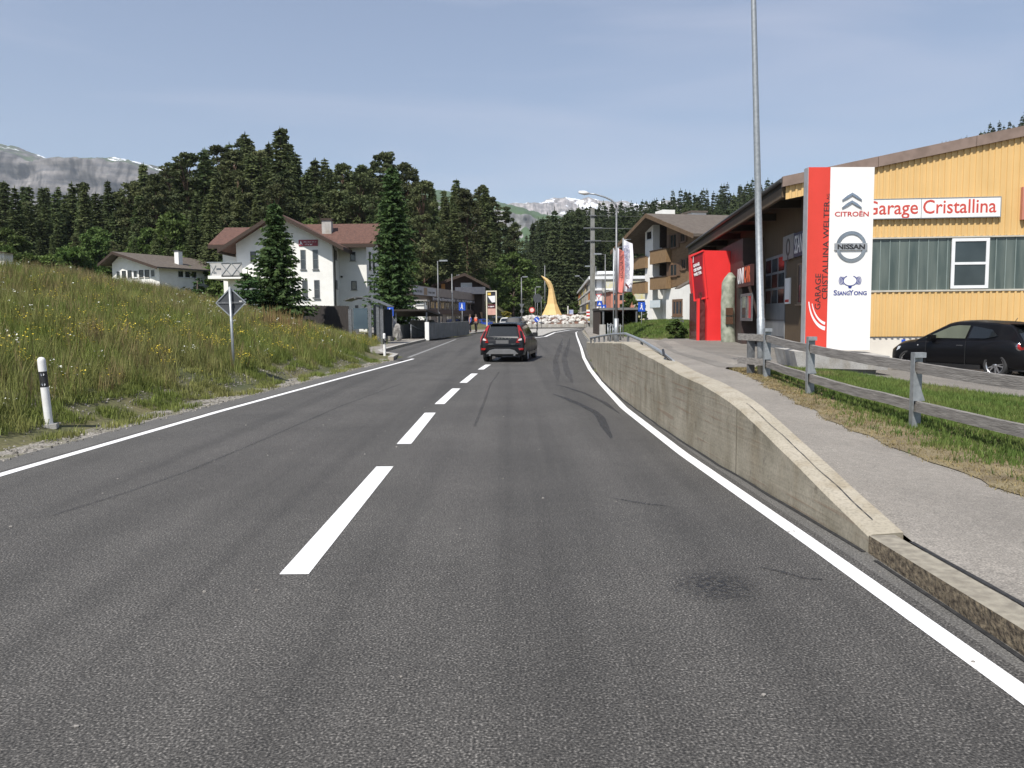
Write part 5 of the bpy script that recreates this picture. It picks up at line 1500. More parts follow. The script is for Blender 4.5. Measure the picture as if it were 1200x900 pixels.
def person(label, loc, rz, top, trousers, vest=None, stride=.12):
    t = thing('person', label, 'person', loc, rz)
    J = [(0, 0, .95), (0, 0, 1.15), (0, .01, 1.38), (0, .0, 1.50), (0, .02, 1.60), (0, .03, 1.70),
         (-.10, 0, .90), (-.11, stride, .50), (-.11, stride * .6, .09), (-.12, stride * .6 + .14, .04), (.10, 0, .90), (.11, -stride * .3, .50), (.11, -stride, .09), (.12, -stride + .14, .04),
         (-.19, 0, 1.42), (-.25, .02, 1.14), (-.22, .16, .94), (-.20, .22, .87), (.19, 0, 1.42), (.26, .0, 1.14), (.24, .12, .93), (.23, .17, .85)]
    E = [(0,1),(1,2),(2,3),(3,4),(4,5),(0,6),(6,7),(7,8),(8,9),(0,10),(10,11),(11,12),(12,13),(2,14),(14,15),(15,16),(16,17),(2,18),(18,19),(19,20),(20,21)]
    rr = [.15, .14, .15, .055, .10, .085, .09, .062, .045, .04, .09, .062, .045, .04, .06, .045, .033, .035, .06, .045, .033, .035]
    skin_body('body', J, E, rr, M['skin'], t, 2)
    def sub(ids, extra, name, mat):
        mp_ = {j: i for i, j in enumerate(ids)}
        skin_body(name, [J[i] for i in ids], [(mp_[a], mp_[b]) for a, b in E if a in mp_ and b in mp_], [rr[i] + extra for i in ids], mat, t)
    sub([0, 6, 7, 8, 10, 11, 12], .028, 'trousers', trousers)
    sub([1, 2, 14, 15, 16, 18, 19, 20], .026, 'jacket', top)
    if vest: 
        skin_body('hi_vis_vest', [(0, 0, 1.0), (0, 0, 1.15), (0, .01, 1.38), (-.12, .0, 1.43), (.12, 0, 1.43)], [(0, 1), (1, 2), (2, 3), (2, 4)], [.19, .185, .20, .09, .09], vest, t)
    mb = MB(); mb.blob((0, .005, 1.685), .098, .112, .10, 1, .08, 2); mb.done('hair', M['hair'], t, 60)
    mb = MB()
    mb.blob((0, .118, 1.62), .014, .02, .022, 2, 0, 1); mb.done('nose', M['skin'], t, 60)
    for sx in (-1, 1):
        mb = MB(); mb.blob((sx * .12, J[9][1] - .02 if sx < 0 else J[13][1] - .02, .045), .048, .13, .05, 3, .05, 2); mb.done('shoe', M['black'], t, 60)
    return t
person('man in a blue jacket and dark trousers walking on the left pavement', (-4.05, 80, .14), R(120), pmat('blue_jacket', (.03, .06, .30), (.03, .05, .22), 5, .8), pmat('dark_trousers', (.015, .017, .03), (.02, .02, .03), 5, .8))
person('man in an orange red high visibility vest and black trousers on the left pavement', (-3.5, 80.4, .14), R(150), pmat('dark_jacket', (.06, .02, .04), (.04, .02, .04), 5, .8), pmat('black_trousers', (.012, .012, .015), (.02, .02, .02), 5, .8), pmat('hi_vis_orange', (.85, .14, .07), (.8, .12, .06), 5, .6))
# ------------------------------------------------------------------ windows helper for buildings
M['pane'] = pmat('window_glass', (.035, .042, .05), (.06, .07, .08), 1.2, .08, coat=.2)
M['pane_dark'] = pmat('window_glass_dark', (.018, .022, .026), (.03, .035, .04), 1.2, .1)
M['frame_white'] = pmat('white_frame', (.72, .73, .73), (.66, .67, .67), 3, .5)
M['frame_wood'] = pmat('brown_frame', (.12, .07, .04), (.17, .10, .06), 6, .7, stretch=(1, 1, 8))
M['frame_dark'] = pmat('dark_frame', (.03, .03, .03), (.05, .05, .05), 4, .5)
def window(t, x0, x1, z0, z1, y=0.0, frame=None, pane=None, nx=1, nz=1, sill=True, ax='y', out=-1, fw=.06, ny=None):
    "window in the plane y = const (ax 'y') or x = const (ax 'x'); out is the outward sign"
    frame = frame or M['frame_white']; pane = pane or M['pane']
    def bx(mb, a, b, c0, c1, d0, d1):
        lo, hi = sorted((y + out * d0, y + out * d1))
        if ax == 'y': mb.box(a, b, lo, hi, c0, c1)
        else: mb.box(lo, hi, a, b, c0, c1)
    mb = MB()
    bx(mb, x0, x0 + fw, z0, z1, -.02, .035); bx(mb, x1 - fw, x1, z0, z1, -.02, .035)
    bx(mb, x0 + fw, x1 - fw, z1 - fw, z1, -.02, .035); bx(mb, x0 + fw, x1 - fw, z0, z0 + fw, -.02, .035)
    for k in range(1, nx): c = lerp(x0, x1, k / nx); bx(mb, c - fw * .4, c + fw * .4, z0 + fw, z1 - fw, -.02, .03)
    for k in range(1, nz):
        c = lerp(z0, z1, k / nz)
        for j in range(nx):
            a = lerp(x0, x1, j / nx) + (fw if j == 0 else fw * .4); b = lerp(x0, x1, (j + 1) / nx) - (fw if j == nx - 1 else fw * .4)
            bx(mb, a, b, c - fw * .4, c + fw * .4, -.02, .03)
    w = mb.done('window', frame, t)
    mb = MB(); bx(mb, x0 + fw * .5, x1 - fw * .5, z0 + fw * .5, z1 - fw * .5, -.01, .008); mb.done('pane', pane, w)
    if sill: mb = MB(); bx(mb, x0 - .06, x1 + .06, z0 - .06, z0 - .002, -.01, .10); mb.done('sill', frame if frame is not M['frame_dark'] else M['conc_plain'], w)
    return w

# ------------------------------------------------------------------ garage
def clad_mat():
    m = pmat('yellow_cladding', (.63, .42, .175), (.58, .385, .155), .8, .55, bump=.05)
    nt, b = m.node_tree, m.node_tree.nodes['Principled BSDF']
    tc = N(nt, 'ShaderNodeNewGeometry'); mp = N(nt, 'ShaderNodeMapping'); mp.inputs['Scale'].default_value = (6, 6, .5); nt.links.new(tc.outputs['Position'], mp.inputs['Vector'])
    n4 = N(nt, 'ShaderNodeTexNoise', Scale=1.0, Detail=6.0); nt.links.new(mp.outputs['Vector'], n4.inputs['Vector'])
    src = b.inputs['Base Color'].links[0].from_socket
    c = mixc(nt, 1.0, src, ramp(nt, n4.outputs['Fac'], [(0.3, (.95, .94, .93)), (0.55, gray(1.0)), (.75, gray(1.02))]), 'MULTIPLY')
    nt.links.new(c, b.inputs['Base Color']); return m
M['clad'] = clad_mat()
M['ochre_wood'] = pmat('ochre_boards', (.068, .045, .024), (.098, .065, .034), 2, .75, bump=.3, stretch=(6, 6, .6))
M['fascia'] = pmat('roof_fascia', (.16, .115, .09), (.22, .16, .13), 3, .6)
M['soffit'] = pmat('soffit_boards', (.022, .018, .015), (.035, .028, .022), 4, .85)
M['plaster'] = pmat('white_plaster', (.80, .79, .75), (.73, .72, .68), 1.2, .9, bump=.15, bscale=40)
M['cream_plaster'] = pmat('cream_plinth', (.70, .66, .58), (.60, .56, .49), 1.0, .9, bump=.1)
M['green_glass'] = pmat('profiled_glass', (.05, .072, .068), (.115, .14, .125), 1.0, .18, stretch=(3, 3, .4))
M['redpaint'] = pmat('red_facade', (.74, .035, .035), (.68, .03, .03), 1.2, .4)
M['banner_red'] = pmat('dark_red_banner', (.25, .012, .02), (.2, .01, .018), 1.5, .4)  # the banner's own dark red
GY = 27.0
gp = P(950, 394, GY); gz = .16
rzg = R(-5.5)
t = thing('garage_building', 'large yellow clad garage hall with sloping roof, sign board and wide window band', 'garage', (gp.x, GY, gz), rzg)
inv = Matrix.Rotation(-rzg, 4, 'Z') @ Matrix.Translation((-gp.x, -GY, -gz))
def LG(x, y, ly=0.0):
    "local point on the facade plane local-y = ly seen at photo pixel"
    d = CM @ Vector(((x - 600) / F, (450 - y) / F, -1)); o_ = inv @ CAMPOS; d_ = Matrix.Rotation(-rzg, 3, 'Z') @ d
    return o_ + d_ * ((ly - o_.y) / d_.y)
zc0 = LG(1100, 394).z; zw0, zw1 = LG(1100, 339.5).z, LG(1100, 279).z
LFT = LG(918, 207, -.0); e1 = LG(1019.6, 187); e2 = LG(1200, 149)
slope = (e2.z - e1.z) / (e2.x - e1.x)
xl = LFT.x                                               # eave corner, left
RX = 22.0; BL = 26.0
def roof_z(x): return e1.z + slope * (x - e1.x)
WX = 0.35                                                 # left wall plane
mb = MB(); mb.box(WX, RX, .02, .3, -.4, zc0 - .02); mb.box(WX + .06, WX + .3, .3, BL, -.4, .35); mb.done('plinth', M['cream_plaster'], t)
# corrugated cladding, modelled ribs
def ribs(mb, x0, x1, zlo, zhi, y0=-.02, pitch=.19, depth=.035):
    prof = []; x = x0
    while x < x1 - 1e-6:
        for dx, dy in ((0, 0), (.55, 0), (.62, -depth), (.93, -depth)):
            xx = x + dx * pitch
            if xx <= x1: prof.append((xx, y0 + dy))
        x += pitch
    prof.append((x1, y0))
    prev = None
    for xx, yy_ in prof:
        cur = (mb.bm.verts.new((xx, yy_, zlo(xx))), mb.bm.verts.new((xx, yy_, zhi(xx))))
        if prev: mb._f([prev[0], cur[0], cur[1], prev[1]])
        prev = cur
mb = MB(); ribs(mb, WX, RX, lambda x: zc0, lambda x: zw0 - .06); ribs(mb, WX, RX, lambda x: zw1 + .05, lambda x: roof_z(x) - .28)
ribs(mb, xl + .08, WX, lambda x: roof_z(x) - .72, lambda x: roof_z(x) - .28)
mb.box(WX, RX, -.0, .05, zc0 + .02, zw0 - .07); mb.prism([(WX, 0, zw1 + .06), (RX, 0, zw1 + .06), (RX, 0, roof_z(RX) - .3), (WX, 0, roof_z(WX) - .3)], (0, .1, 0))
mb.done('facade_cladding', M['clad'], t)
mb = MB(); n = 60
for k in range(120):
    x = WX + .19 * k + .115
    if x > RX: break
    for z in (zc0 - .005, zw1 + .045): mb.box(x + .02, x + .07 , -.0525, -.021, z, z + .035)
mb.done('cladding_edge', M['frame_dark'], t)
mb = MB(); mb.box(WX, RX, -.07, .0, zw0 - .055, zw0 + .0); mb.box(WX, RX, -.07, .0, zw1 + .0, zw1 + .045); mb.done('window_ledge', pmat('ledge', (.42, .40, .34), (.5, .47, .4), 3, .6), t)
# window band
wa, wb_ = LG(1114.5, 300).x, LG(1158.5, 300).x
mb = MB(); mb.box(WX, wa - .02, .0, .03, zw0 + .002, zw1 - .002); mb.box(wb_ + .02, RX, .0, .03, zw0 + .002, zw1 - .002); gb = mb.done('glass_band', M['green_glass'], t)
mb = MB(); x = WX
while x < RX:
    if not (wa - .1 < x < wb_ + .1): mb.box(x - .014, x + .014, -.022, -.0, zw0 + .003, zw1 - .003)
    x += .3
mb.done('glass_rib', pmat('glass_rib', (.16, .20, .19), (.2, .24, .22), 3, .4), gb)
window(t, wa, wb_, zw0 + .03, zw1 - .02, -.02, M['frame_white'], pmat('reflective_pane', (.02, .03, .035), (.04, .055, .06), .8, .05), 1, 2, False, fw=.10)
# roof slab and fascia
mb = MB()
yb = -.55
def slab(z0, z1, ya, yb_, x0, x1): mb.hexa([(x0, ya, roof_z(x0) + z0), (x1, ya, roof_z(x1) + z0), (x1, yb_, roof_z(x1) + z0), (x0, yb_, roof_z(x0) + z0)], [(x0, ya, roof_z(x0) + z1), (x1, ya, roof_z(x1) + z1), (x1, yb_, roof_z(x1) + z1), (x0, yb_, roof_z(x0) + z1)])
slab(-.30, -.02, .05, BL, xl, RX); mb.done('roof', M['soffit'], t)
mb = MB(); x = xl - .05
while x < RX: slab(-.30, .03, -.16, .04, x, min(RX, x + 3.0) - .015); x += 3.0
mb.done('fascia', M['fascia'], t)
mb = MB(); mb.tube([(xl - .08, -.1, roof_z(xl) - .1), (xl - .08, BL, roof_z(xl) - .1)], .075, 8); mb.done('gutter', M['frame_dark'], t)
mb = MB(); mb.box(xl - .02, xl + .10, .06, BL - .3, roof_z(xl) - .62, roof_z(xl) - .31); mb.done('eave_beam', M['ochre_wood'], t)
for y in (3, 7, 11, 15, 19, 23): mb = MB(); mb.box(xl + .12, WX, y, y + .14, roof_z(xl) - .60, roof_z(xl) - .32); mb.done('rafter', M['soffit'], t)
# left side wall in the shade of the eave
sz = roof_z(WX) - .3
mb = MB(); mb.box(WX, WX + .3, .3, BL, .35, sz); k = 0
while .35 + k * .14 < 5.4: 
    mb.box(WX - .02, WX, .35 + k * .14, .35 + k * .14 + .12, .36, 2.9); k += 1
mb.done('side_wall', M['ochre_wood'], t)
def side_y(px_):                                         # where a pixel column meets the side wall
    d = Matrix.Rotation(-rzg, 3, 'Z') @ (CM @ Vector(((px_ - 600) / F, 100 / F, -1))); o_ = inv @ CAMPOS
    return (o_ + d * ((WX - .03 - o_.x) / d.x)).y
def side_z(px_, py_):
    d = Matrix.Rotation(-rzg, 3, 'Z') @ (CM @ Vector(((px_ - 600) / F, (450 - py_) / F, -1))); o_ = inv @ CAMPOS
    return (o_ + d * ((WX - .03 - o_.x) / d.x)).z
ya, yb2 = side_y(920), side_y(897.5)
z_top = side_z(909, 300)
dr = MB(); dr.box(WX - .05, WX, ya, yb2, -.05, z_top); d = dr.done('sectional_door', pmat('door_panels', (.15, .16, .17), (.2, .21, .22), 2, .5), t)
for r_ in range(3):
    z0_, z1_ = z_top * (.50 + r_ * .165), z_top * (.50 + r_ * .165 + .14)
    for c_ in range(3):
        y0_, y1_ = lerp(ya, yb2, c_ / 3) + .12, lerp(ya, yb2, (c_ + 1) / 3) - .08
        mb = MB(); mb.box(WX - .062, WX - .052, y0_, y1_, z0_, z1_); mb.done('door_window', M['pane'] if (c_ + r_) % 2 else pmat('red_black_pane', (.09, .01, .01), (.02, .02, .02), 1.3, .2), d)  # every other pane mottled dark red and black
mb = MB(); mb.box(WX - .06, WX - .051, ya, yb2, z_top * .32, z_top * .326); mb.box(WX - .06, WX - .051, ya, yb2, z_top * .15, z_top * .156); mb.done('panel_joint', M['frame_dark'], d)
# signs on the side wall
y0_, y1_ = side_y(918.5), side_y(931)
mb = MB(); mb.box(WX - .10, WX - .02, y1_ , y0_, side_z(925, 304) - .0, side_z(925, 276)); sb = mb.done('wall_sign', pmat('pale_sign', (.22, .23, .23), (.2, .2, .2), 2, .5), t)
mb = MB(); cy = (y0_ + y1_) / 2; cz = (side_z(925, 290))
ringn = 20
for k in range(ringn):
    a0, a1 = 2 * math.pi * k / ringn, 2 * math.pi * (k + 1) / ringn; f = lambda a, r: (WX - .101, cy + r * math.cos(a), cz + r * 1.1 * math.sin(a))
    mb.prism([f(a0, .30), f(a1, .30), f(a1, .22), f(a0, .22)], (-.01, 0, 0))
mb.prism([(WX - .101, cy - .12, cz - .55), (WX - .101, cy + .12, cz - .55), (WX - .101, cy, cz - .3)], (-.01, 0, 0))
mb.done('emblem', M['ink'], sb)
y2_ = .35
mb = MB(); mb.box(WX - .10, WX - .02, y2_, y1_ - .02, side_z(938, 300), side_z(938, 272)); sb = mb.done('wall_sign', pmat('navy_sign', (.03, .04, .09), (.035, .045, .08), 2, .5), t)
text('lettering', 'SSANGYONG', .95, M['white_ink'], sb, (WX - .105, y1_ - .15, side_z(938, 296)), (math.pi / 2, 0, -math.pi / 2), width=(y1_ - y2_) - .3)
y0_, y1_ = side_y(921), side_y(926.5)
mb = MB(); mb.box(WX - .08, WX - .021, y1_, y0_, side_z(924, 356), side_z(924, 326)); sb = mb.done('notice_board', M['frame_white'], t)
mb = MB(); mb.box(WX - .085, WX - .08, y1_ + .08, y0_ - .08, side_z(924, 354), side_z(924, 351)); mb.done('notice', M['redink'], sb)
y0_, y1_ = side_y(935), side_y(944)
window(t, y1_, y0_ , side_z(940, 356), side_z(940, 308), WX - .03, pmat('timber_frame', (.16, .11, .07), (.2, .14, .09), 4, .6), M['pane'], 2, 1, True, 'x', -1)
# facade sign board
xa, xb = LG(1020.5, 240).x - .35, LG(1169.5, 240).x; za, zb_ = LG(1100, 253.5).z, LG(1100, 233.5).z
def facz(px_, py_): return LG(px_, py_, -.15)
zl, zr = (LG(1022, 258.5, -.15).z + LG(1022, 235, -.15).z) / 2, (LG(1168, 251, -.15).z + LG(1168, 230.5, -.15).z) / 2
zm = (zl + zr) / 2; hb = .30
mb = MB(); mb.box(xa, xb, -.16, -.06, zm - hb, zm + hb); sg = mb.done('sign_board', M['white_sign'], t)
mb = MB(); mb.box(xa - .02, xb + .02, -.17, -.05, zm + hb, zm + hb + .025); mb.box(xa - .02, xb + .02, -.17, -.05, zm - hb - .025, zm - hb); mb.box(xb, xb + .025, -.17, -.05, zm - hb, zm + hb)
xm = LG(1077.5, 240).x; mb.box(xm - .01, xm + .01, -.165, -.160, zm - hb, zm + hb); mb.done('board_frame', M['galv'], sg)
gx0 = LG(1014, 245, -.16).x
lr = pmat('sign_red_letters', (.52, .07, .05), (.48, .06, .045), 3, .5)
text('lettering', 'Garage', .62, lr, sg, (gx0, -.161, zm - .17), width=LG(1075, 245, -.16).x - gx0, bold=.006)
gx1 = LG(1081, 240, -.16).x
text('lettering', 'Cristallina', .62, lr, sg, (gx1, -.161, zm - .17), width=LG(1167, 240, -.16).x - gx1, bold=.006)
# small pinkish box sign at the right edge
a = LG(1197, 225, -.1)
mb = MB(); mb.box(a.x, a.x + 1.6, -.2, -.06, LG(1197, 258).z, LG(1197, 220).z); mb.done('box_sign', pmat('pink_sign', (.5, .2, .15), (.45, .18, .12), 2, .5), t)
a = LG(1056.5, 402)
mb = MB(); mb.box(a.x, a.x + .12, .0, .02, zc0 - .3, zc0 - .1); mb.done('number_sign', M['blue_sign'], t)

# low showroom wing with its lettered canopy, between hall and red portal
bx0 = P(866, 400, 41)
mb = MB(); mb.box(WX - .9, WX - .0, side_y(893), BL - 4, -.1, side_z(880, 285)); wing = mb.done('showroom_front', pmat('showroom_wall', (.035, .02, .018), (.05, .03, .025), 3, .6), t)
ywa, ywb = side_y(893), BL - 4
fy_ = ywa - .03
fx0, fx1 = WX - .9, WX
def WZ(px_, py_): 
    d = Matrix.Rotation(-rzg, 3, 'Z') @ (CM @ Vector(((px_ - 600) / F, (450 - py_) / F, -1))); o_ = inv @ CAMPOS
    return o_ + d * ((WX - .95 - o_.x) / d.x)
q0, q1 = WZ(883, 320), WZ(866, 320)
mb = MB(); mb.box(WX - 1.05, WX - .92, q0.y, q1.y, WZ(874, 336).z, WZ(874, 312).z); cs = mb.done('canopy_sign', pmat('brown_red_sign', (.035, .012, .01), (.05, .015, .012), 2, .5), t)
text('lettering', 'UNI', .9, M['white_ink'], cs, (WX - 1.06, q1.y - .3, WZ(874, 331).z), (math.pi / 2, 0, -math.pi / 2), width=(q1.y - q0.y) * .42, bold=.03)
text('lettering', 'CAR', .9, pmat('orange_letters', (.62, .10, .03), (.6, .12, .04), 3, .5), cs, (WX - 1.06, q1.y - .3 - (q1.y - q0.y) * .45, WZ(874, 331).z), (math.pi / 2, 0, -math.pi / 2), width=(q1.y - q0.y) * .42, bold=.03)
q2, q3 = WZ(881, 360), WZ(868, 360)
window(t, q2.y, q3.y, WZ(874, 376).z, WZ(874, 344).z, WX - .93, M['galv_dark'], M['pane'], 2, 1, False, 'x', -1, .12)

# ------------------------------------------------------------------ red portal and the standing stone
RY = 39.5
a, b = P(828.5, 403, RY), P(862, 293, RY)
x0, x1, zt = a.x, b.x, b.z; z0 = .3
t = thing('red_portal', 'bright red entrance tower with a slanted dark red banner', 'tower', (x0, RY, z0))
Hh = zt - z0; W_ = x1 - x0
mb = MB(); mb.prism([(0, 0, 0), (W_ + .25, 0, 0), (W_ + .25, 0, Hh - .05), (-.25, 0, Hh), (-.2, 0, Hh * .7), (.0, 0, Hh * .35)], (0, 3.2, 0)); mb.done('tower_body', M['redpaint'], t)
lx = P(819, 300, RY + 1.2).x - x0
mb = MB(); zb1 = P(824, 352, RY).z - z0
pl = [(-.22, -.02, Hh - .02), (-.62, .9, Hh - .22), (-.42, .9, zb1), (.02, -.02, zb1 + .15)]
mb.prism(pl, (.12, .35, 0)); mb.done('banner', M['banner_red'], t)
mb = MB()
for p0_, p1_ in ((pl[0], pl[1]), (pl[1], pl[2]), (pl[2], pl[3])): mb.bar(p0_, p1_, .1, .08)
mb.done('banner_edge', M['redpaint'], t)
# banner lettering lies in the slanted plane
e_x = (Vector(pl[0]) - Vector(pl[1])).normalized(); e_n = e_x.cross((Vector(pl[0]) - Vector(pl[3])).normalized()).normalized()
if e_n.y > 0: e_n = -e_n
e_z = e_n.cross(e_x) ; e_z = e_z if e_z.z > 0 else -e_z
RB = Matrix((e_x, e_z, e_x.cross(e_z))).transposed().to_euler()
for k, s_ in enumerate(('GARAGE', 'CRISTALLINA', 'WELTER')):
    q = Vector(pl[1]).lerp(Vector(pl[2]), .27 + .1 * k) + e_n * .02 + e_x * .16
    text('lettering', s_, .2, M['white_ink'], t, q, RB, width=.62 if k else .5, bold=.006)
mb = MB(); q = Vector(pl[1]).lerp(Vector(pl[2]), .16) + e_n * .02 + e_x * .14; mb.hexa([q, q + e_x * .05, q + e_x * .14 + e_z * .28, q + e_x * .12 + e_z * .28], [v + e_n * .01 for v in (q, q + e_x * .05, q + e_x * .14 + e_z * .28, q + e_x * .12 + e_z * .28)]); mb.done('mark', M['white_ink'], t)
mb = MB(); mb.box(-.30, -.02, .35, 2.6, 0, zb1 + .4); mb.done('door_reveal', pmat('door_glass', (.07, .015, .015), (.12, .04, .04), 6, .2), t)
mb = MB(); mb.box(-.42, -.30, .3, .5, 0, zb1 + .1); mb.done('door_post', M['redpaint'], t)
# standing stone
sp = P(853.5, 403, 38); st_ = P(853, 319.5, 38); Wst = 15.5 * 38 / F
t = thing('standing_stone', 'tall rounded grey green standing stone with two bronze plaques before the red tower', 'stone', (sp.x, 38, .32))
mb = MB(); H = st_.z - .32; rings = []
for k in range(15):
    f = k / 14; w = Wst / 2 * (1.08 - .08 * f) * (1 if f < .82 else math.sqrt(max(0.02, 1 - ((f - .82) / .185) ** 2)))
    off = -.04 * math.sin(f * 3) + (.06 if f > .9 else 0)
    rings.append([mb.bm.verts.new((off + w * math.cos(a_) * (1 + .05 * noise.noise(Vector((a_, f * 8, 1)))), .35 * math.sin(a_) * (1 + .1 * noise.noise(Vector((a_, f * 6, 2)))) * min(1, (w / (Wst / 2)) * 1.3), f * H)) for a_ in [2 * math.pi * j / 16 + .2 for j in range(16)]])
for a_, b_ in zip(rings, rings[1:]):
    for j in range(16): mb._f([a_[j], a_[(j+1) % 16], b_[(j+1) % 16], b_[j]])
mb._f(rings[-1]); mb._f(rings[0][::-1])
mb.done('stone', pmat('green_stone', (.17, .19, .14), (.34, .35, .28), 3.5, .9, bump=1.0, bscale=5), t, 35)
for zz in (365, 375.5):
    c = P(855, zz, 37.6)
    mb = MB(); mb.box(c.x - sp.x - .16, c.x - sp.x + .16, -.42, -.30, c.z - .32 - .17, c.z - .32 + .17); mb.done('plaque', pmat('bronze', (.10, .05, .03), (.13, .07, .04), 20, .5, .4), t)
# ------------------------------------------------------------------ white house
M['tiles'] = pmat('roof_tiles', (.075, .036, .026), (.125, .062, .044), 5, .85, bump=.6, bscale=14)
M['tile_brown'] = pmat('brown_roof', (.085, .068, .055), (.12, .10, .08), 3, .9, bump=.3, bscale=10)
M['timber_dark'] = pmat('dark_timber', (.030, .018, .012), (.048, .030, .020), 5, .8, stretch=(1, 1, 5))
HY = 68.0
def gable_roof(t, x0, x1, y0, y1, ze, zr, over=.7, th=.16, axis_='y', mats=None, name='roof', split=.5):
    "ridge along local axis_; returns the roof object"
    mats = mats or (M['tiles'], M['timber_dark'])
    mb = MB()
    def V(a, b, z): return (a, b, z) if axis_ == 'y' else (b, a, z)
    if axis_ == 'y': a0, a1, b0, b1 = x0, x1, y0, y1
    else: a0, a1, b0, b1 = y0, y1, x0, x1
    am = lerp(a0, a1, split)
    for lo, hi in ((a0, am), (a1, am)):
        s = (zr - ze) / abs(am - lo); ov = over * (1 if hi > lo else -1)
        pe = lo - ov; zz = ze - s * over
        mb.mi = 0
        mb.hexa([V(pe, b0 - over, zz), V(am, b0 - over, zr), V(am, b1 + over, zr), V(pe, b1 + over, zz)], [V(pe, b0 - over, zz + th), V(am, b0 - over, zr + th), V(am, b1 + over, zr + th), V(pe, b1 + over, zz + th)])
        mb.mi = 1
        for b_ in (b0 - over - .03, b1 + over - .03):
            mb.hexa([V(pe, b_, zz - .14), V(am, b_, zr - .14), V(am, b_ + .06, zr - .14), V(pe, b_ + .06, zz - .14)], [V(pe, b_, zz + th * .9), V(am, b_, zr + th * .9), V(am, b_ + .06, zr + th * .9), V(pe, b_ + .06, zz + th * .9)])
        mb.hexa([V(pe - .02 * (1 if hi > lo else -1), b0 - over, zz - .16), V(pe + .1 * (1 if hi > lo else -1), b0 - over, zz - .14), V(pe + .1 * (1 if hi > lo else -1), b1 + over, zz - .14), V(pe - .02 * (1 if hi > lo else -1), b1 + over, zz - .16)],
                [V(pe - .02 * (1 if hi > lo else -1), b0 - over, zz + th * .7), V(pe + .1 * (1 if hi > lo else -1), b0 - over, zz + .02), V(pe + .1 * (1 if hi > lo else -1), b1 + over, zz + .02), V(pe - .02 * (1 if hi > lo else -1), b1 + over, zz + th * .7)])
    return mb.done(name, list(mats), t)
a = P(279.5, 370, HY); b = P(390.5, 370, HY); g0 = .75
t = thing('white_house', 'white two storey house with red brown tiled roof behind the green spruce', 'house', (a.x, HY, g0))
ox, oz = a.x, g0
def hx(px_, Y=HY): return P(px_, 330, Y).x - ox
def hz(py_, Y=HY, px_=330): return P(px_, py_, Y).z - oz
W1 = hx(390.5); ze = hz(283, HY - 1.2, 392); zr = hz(250.5, HY - 1.2)
mb = MB(); xm = hx(330)
mb.prism([(0, 0, -1), (W1, 0, -1), (W1, 0, ze + .1), (xm, 0, zr - .1), (0, 0, ze + .1)], (0, 11, 0))
mb.box(hx(262, HY + 3), -.005, 3, 10.5, -1, hz(290, HY + 3) + .2)
wy = 2.5; W2 = hx(430, HY + wy)
mb.prism([(W1 - .005, wy, -1), (W2, wy, -1), (W2, wy, hz(285, HY + wy) + .3), (W1 - .005, wy, hz(285, HY + wy) + .3)], (0, 6.5, 0))
mb.done('wall', M['plaster'], t)
gable_roof(t, 0, W1, 0, 11, ze, zr, 1.15, .2, 'y', split=xm / W1)
zr2 = hz(264.5, HY + 5.5, 420) ; ze2 = hz(286, HY + 1.4, 420)
gable_roof(t, W1 - 3.0, W2, wy, 9, ze2 + .35, zr2, .9, .2, 'x', name='wing_roof')
gable_roof(t, hx(262, HY + 3), 3.0, 3, 10, hz(288, HY + 2.2, 262) + .3, hz(268.5, HY + 6, 275), .9, .2, 'x', name='wing_roof')
mb = MB(); c0, c1 = hx(380, HY + 4), hx(391, HY + 4); mb.box(c0, c1, 3.6, 4.3, zr2 - 1.5, hz(259, HY + 4)); mb.mi = 1; mb.box(c0 - .08, c1 + .08, 3.5, 4.4, hz(259, HY + 4), hz(257, HY + 4)); mb.done('chimney', [M['conc_plain'], M['timber_dark']], t)
for (x0, x1, y0, y1) in ((353, 359, 293, 316), (367.3, 373.6, 293, 316), (354, 360.3, 328.5, 350.5), (368, 374.4, 328.5, 350.5)):
    window(t, hx(x0), hx(x1), hz(y1), hz(y0), 0, M['galv_dark'], M['pane'], 1, 2, True, fw=.06)
window(t, hx(294.5), hx(301), hz(306), hz(294.5), 0, M['frame_dark'], M['pane'], 1, 1)
for (x0, x1, y0, y1) in ((411, 417.3, 296, 306.5), (411.5, 418, 330, 340.5)):
    window(t, hx(x0, HY + wy), hx(x1, HY + wy), hz(y1, HY + wy), hz(y0, HY + wy), wy, M['frame_dark'], M['pane'], 1, 1)
for y0, y1 in ((294, 305), (329, 339)):
    window(t, .9, 1.5, hz(y1, HY + 1.2), hz(y0, HY + 1.2), W1, M['frame_dark'], M['pane'], 1, 1, True, 'x', 1)
for y0, y1 in ((297, 318), (331, 341)):
    for q in (1.2, 3.2): window(t, wy + q, wy + q + .8, hz(y1, HY + 5), hz(y0, HY + 5), W2, M['frame_dark'], M['pane'], 1, 1, True, 'x', 1)
mb = MB(); mb.box(hx(351.5), hx(373.8), -.06, -.0, hz(288.6), hz(281.3)); sb = mb.done('wall_sign', pmat('maroon_sign', (.26, .02, .04), (.22, .018, .035), 3, .5), t)
marks('lettering', M['white_ink'], sb, (hx(357.5), -.068, hz(284.6)), hx(372.5) - hx(357.5), .13, 1)
marks('lettering', M['white_ink'], sb, (hx(357.5), -.068, hz(287.6)), hx(368) - hx(357.5), .14, 2)
mb = MB(); mb.prism([(hx(352.5), -.065, hz(287.5)), (hx(354), -.065, hz(282.3)), (hx(355.2), -.065, hz(285)), (hx(356.4), -.065, hz(287.5)), (hx(354.2), -.065, hz(286))], (0, -.006, 0)); mb.done('emblem', M['white_ink'], sb)
mb = MB(); mb.tube([(W1 + .12, -.5, ze - .1), (W1 + .14, .1, ze - .6), (W1 + .14, .1, 0)], .06, 8); mb.done('downpipe', M['frame_dark'], t)
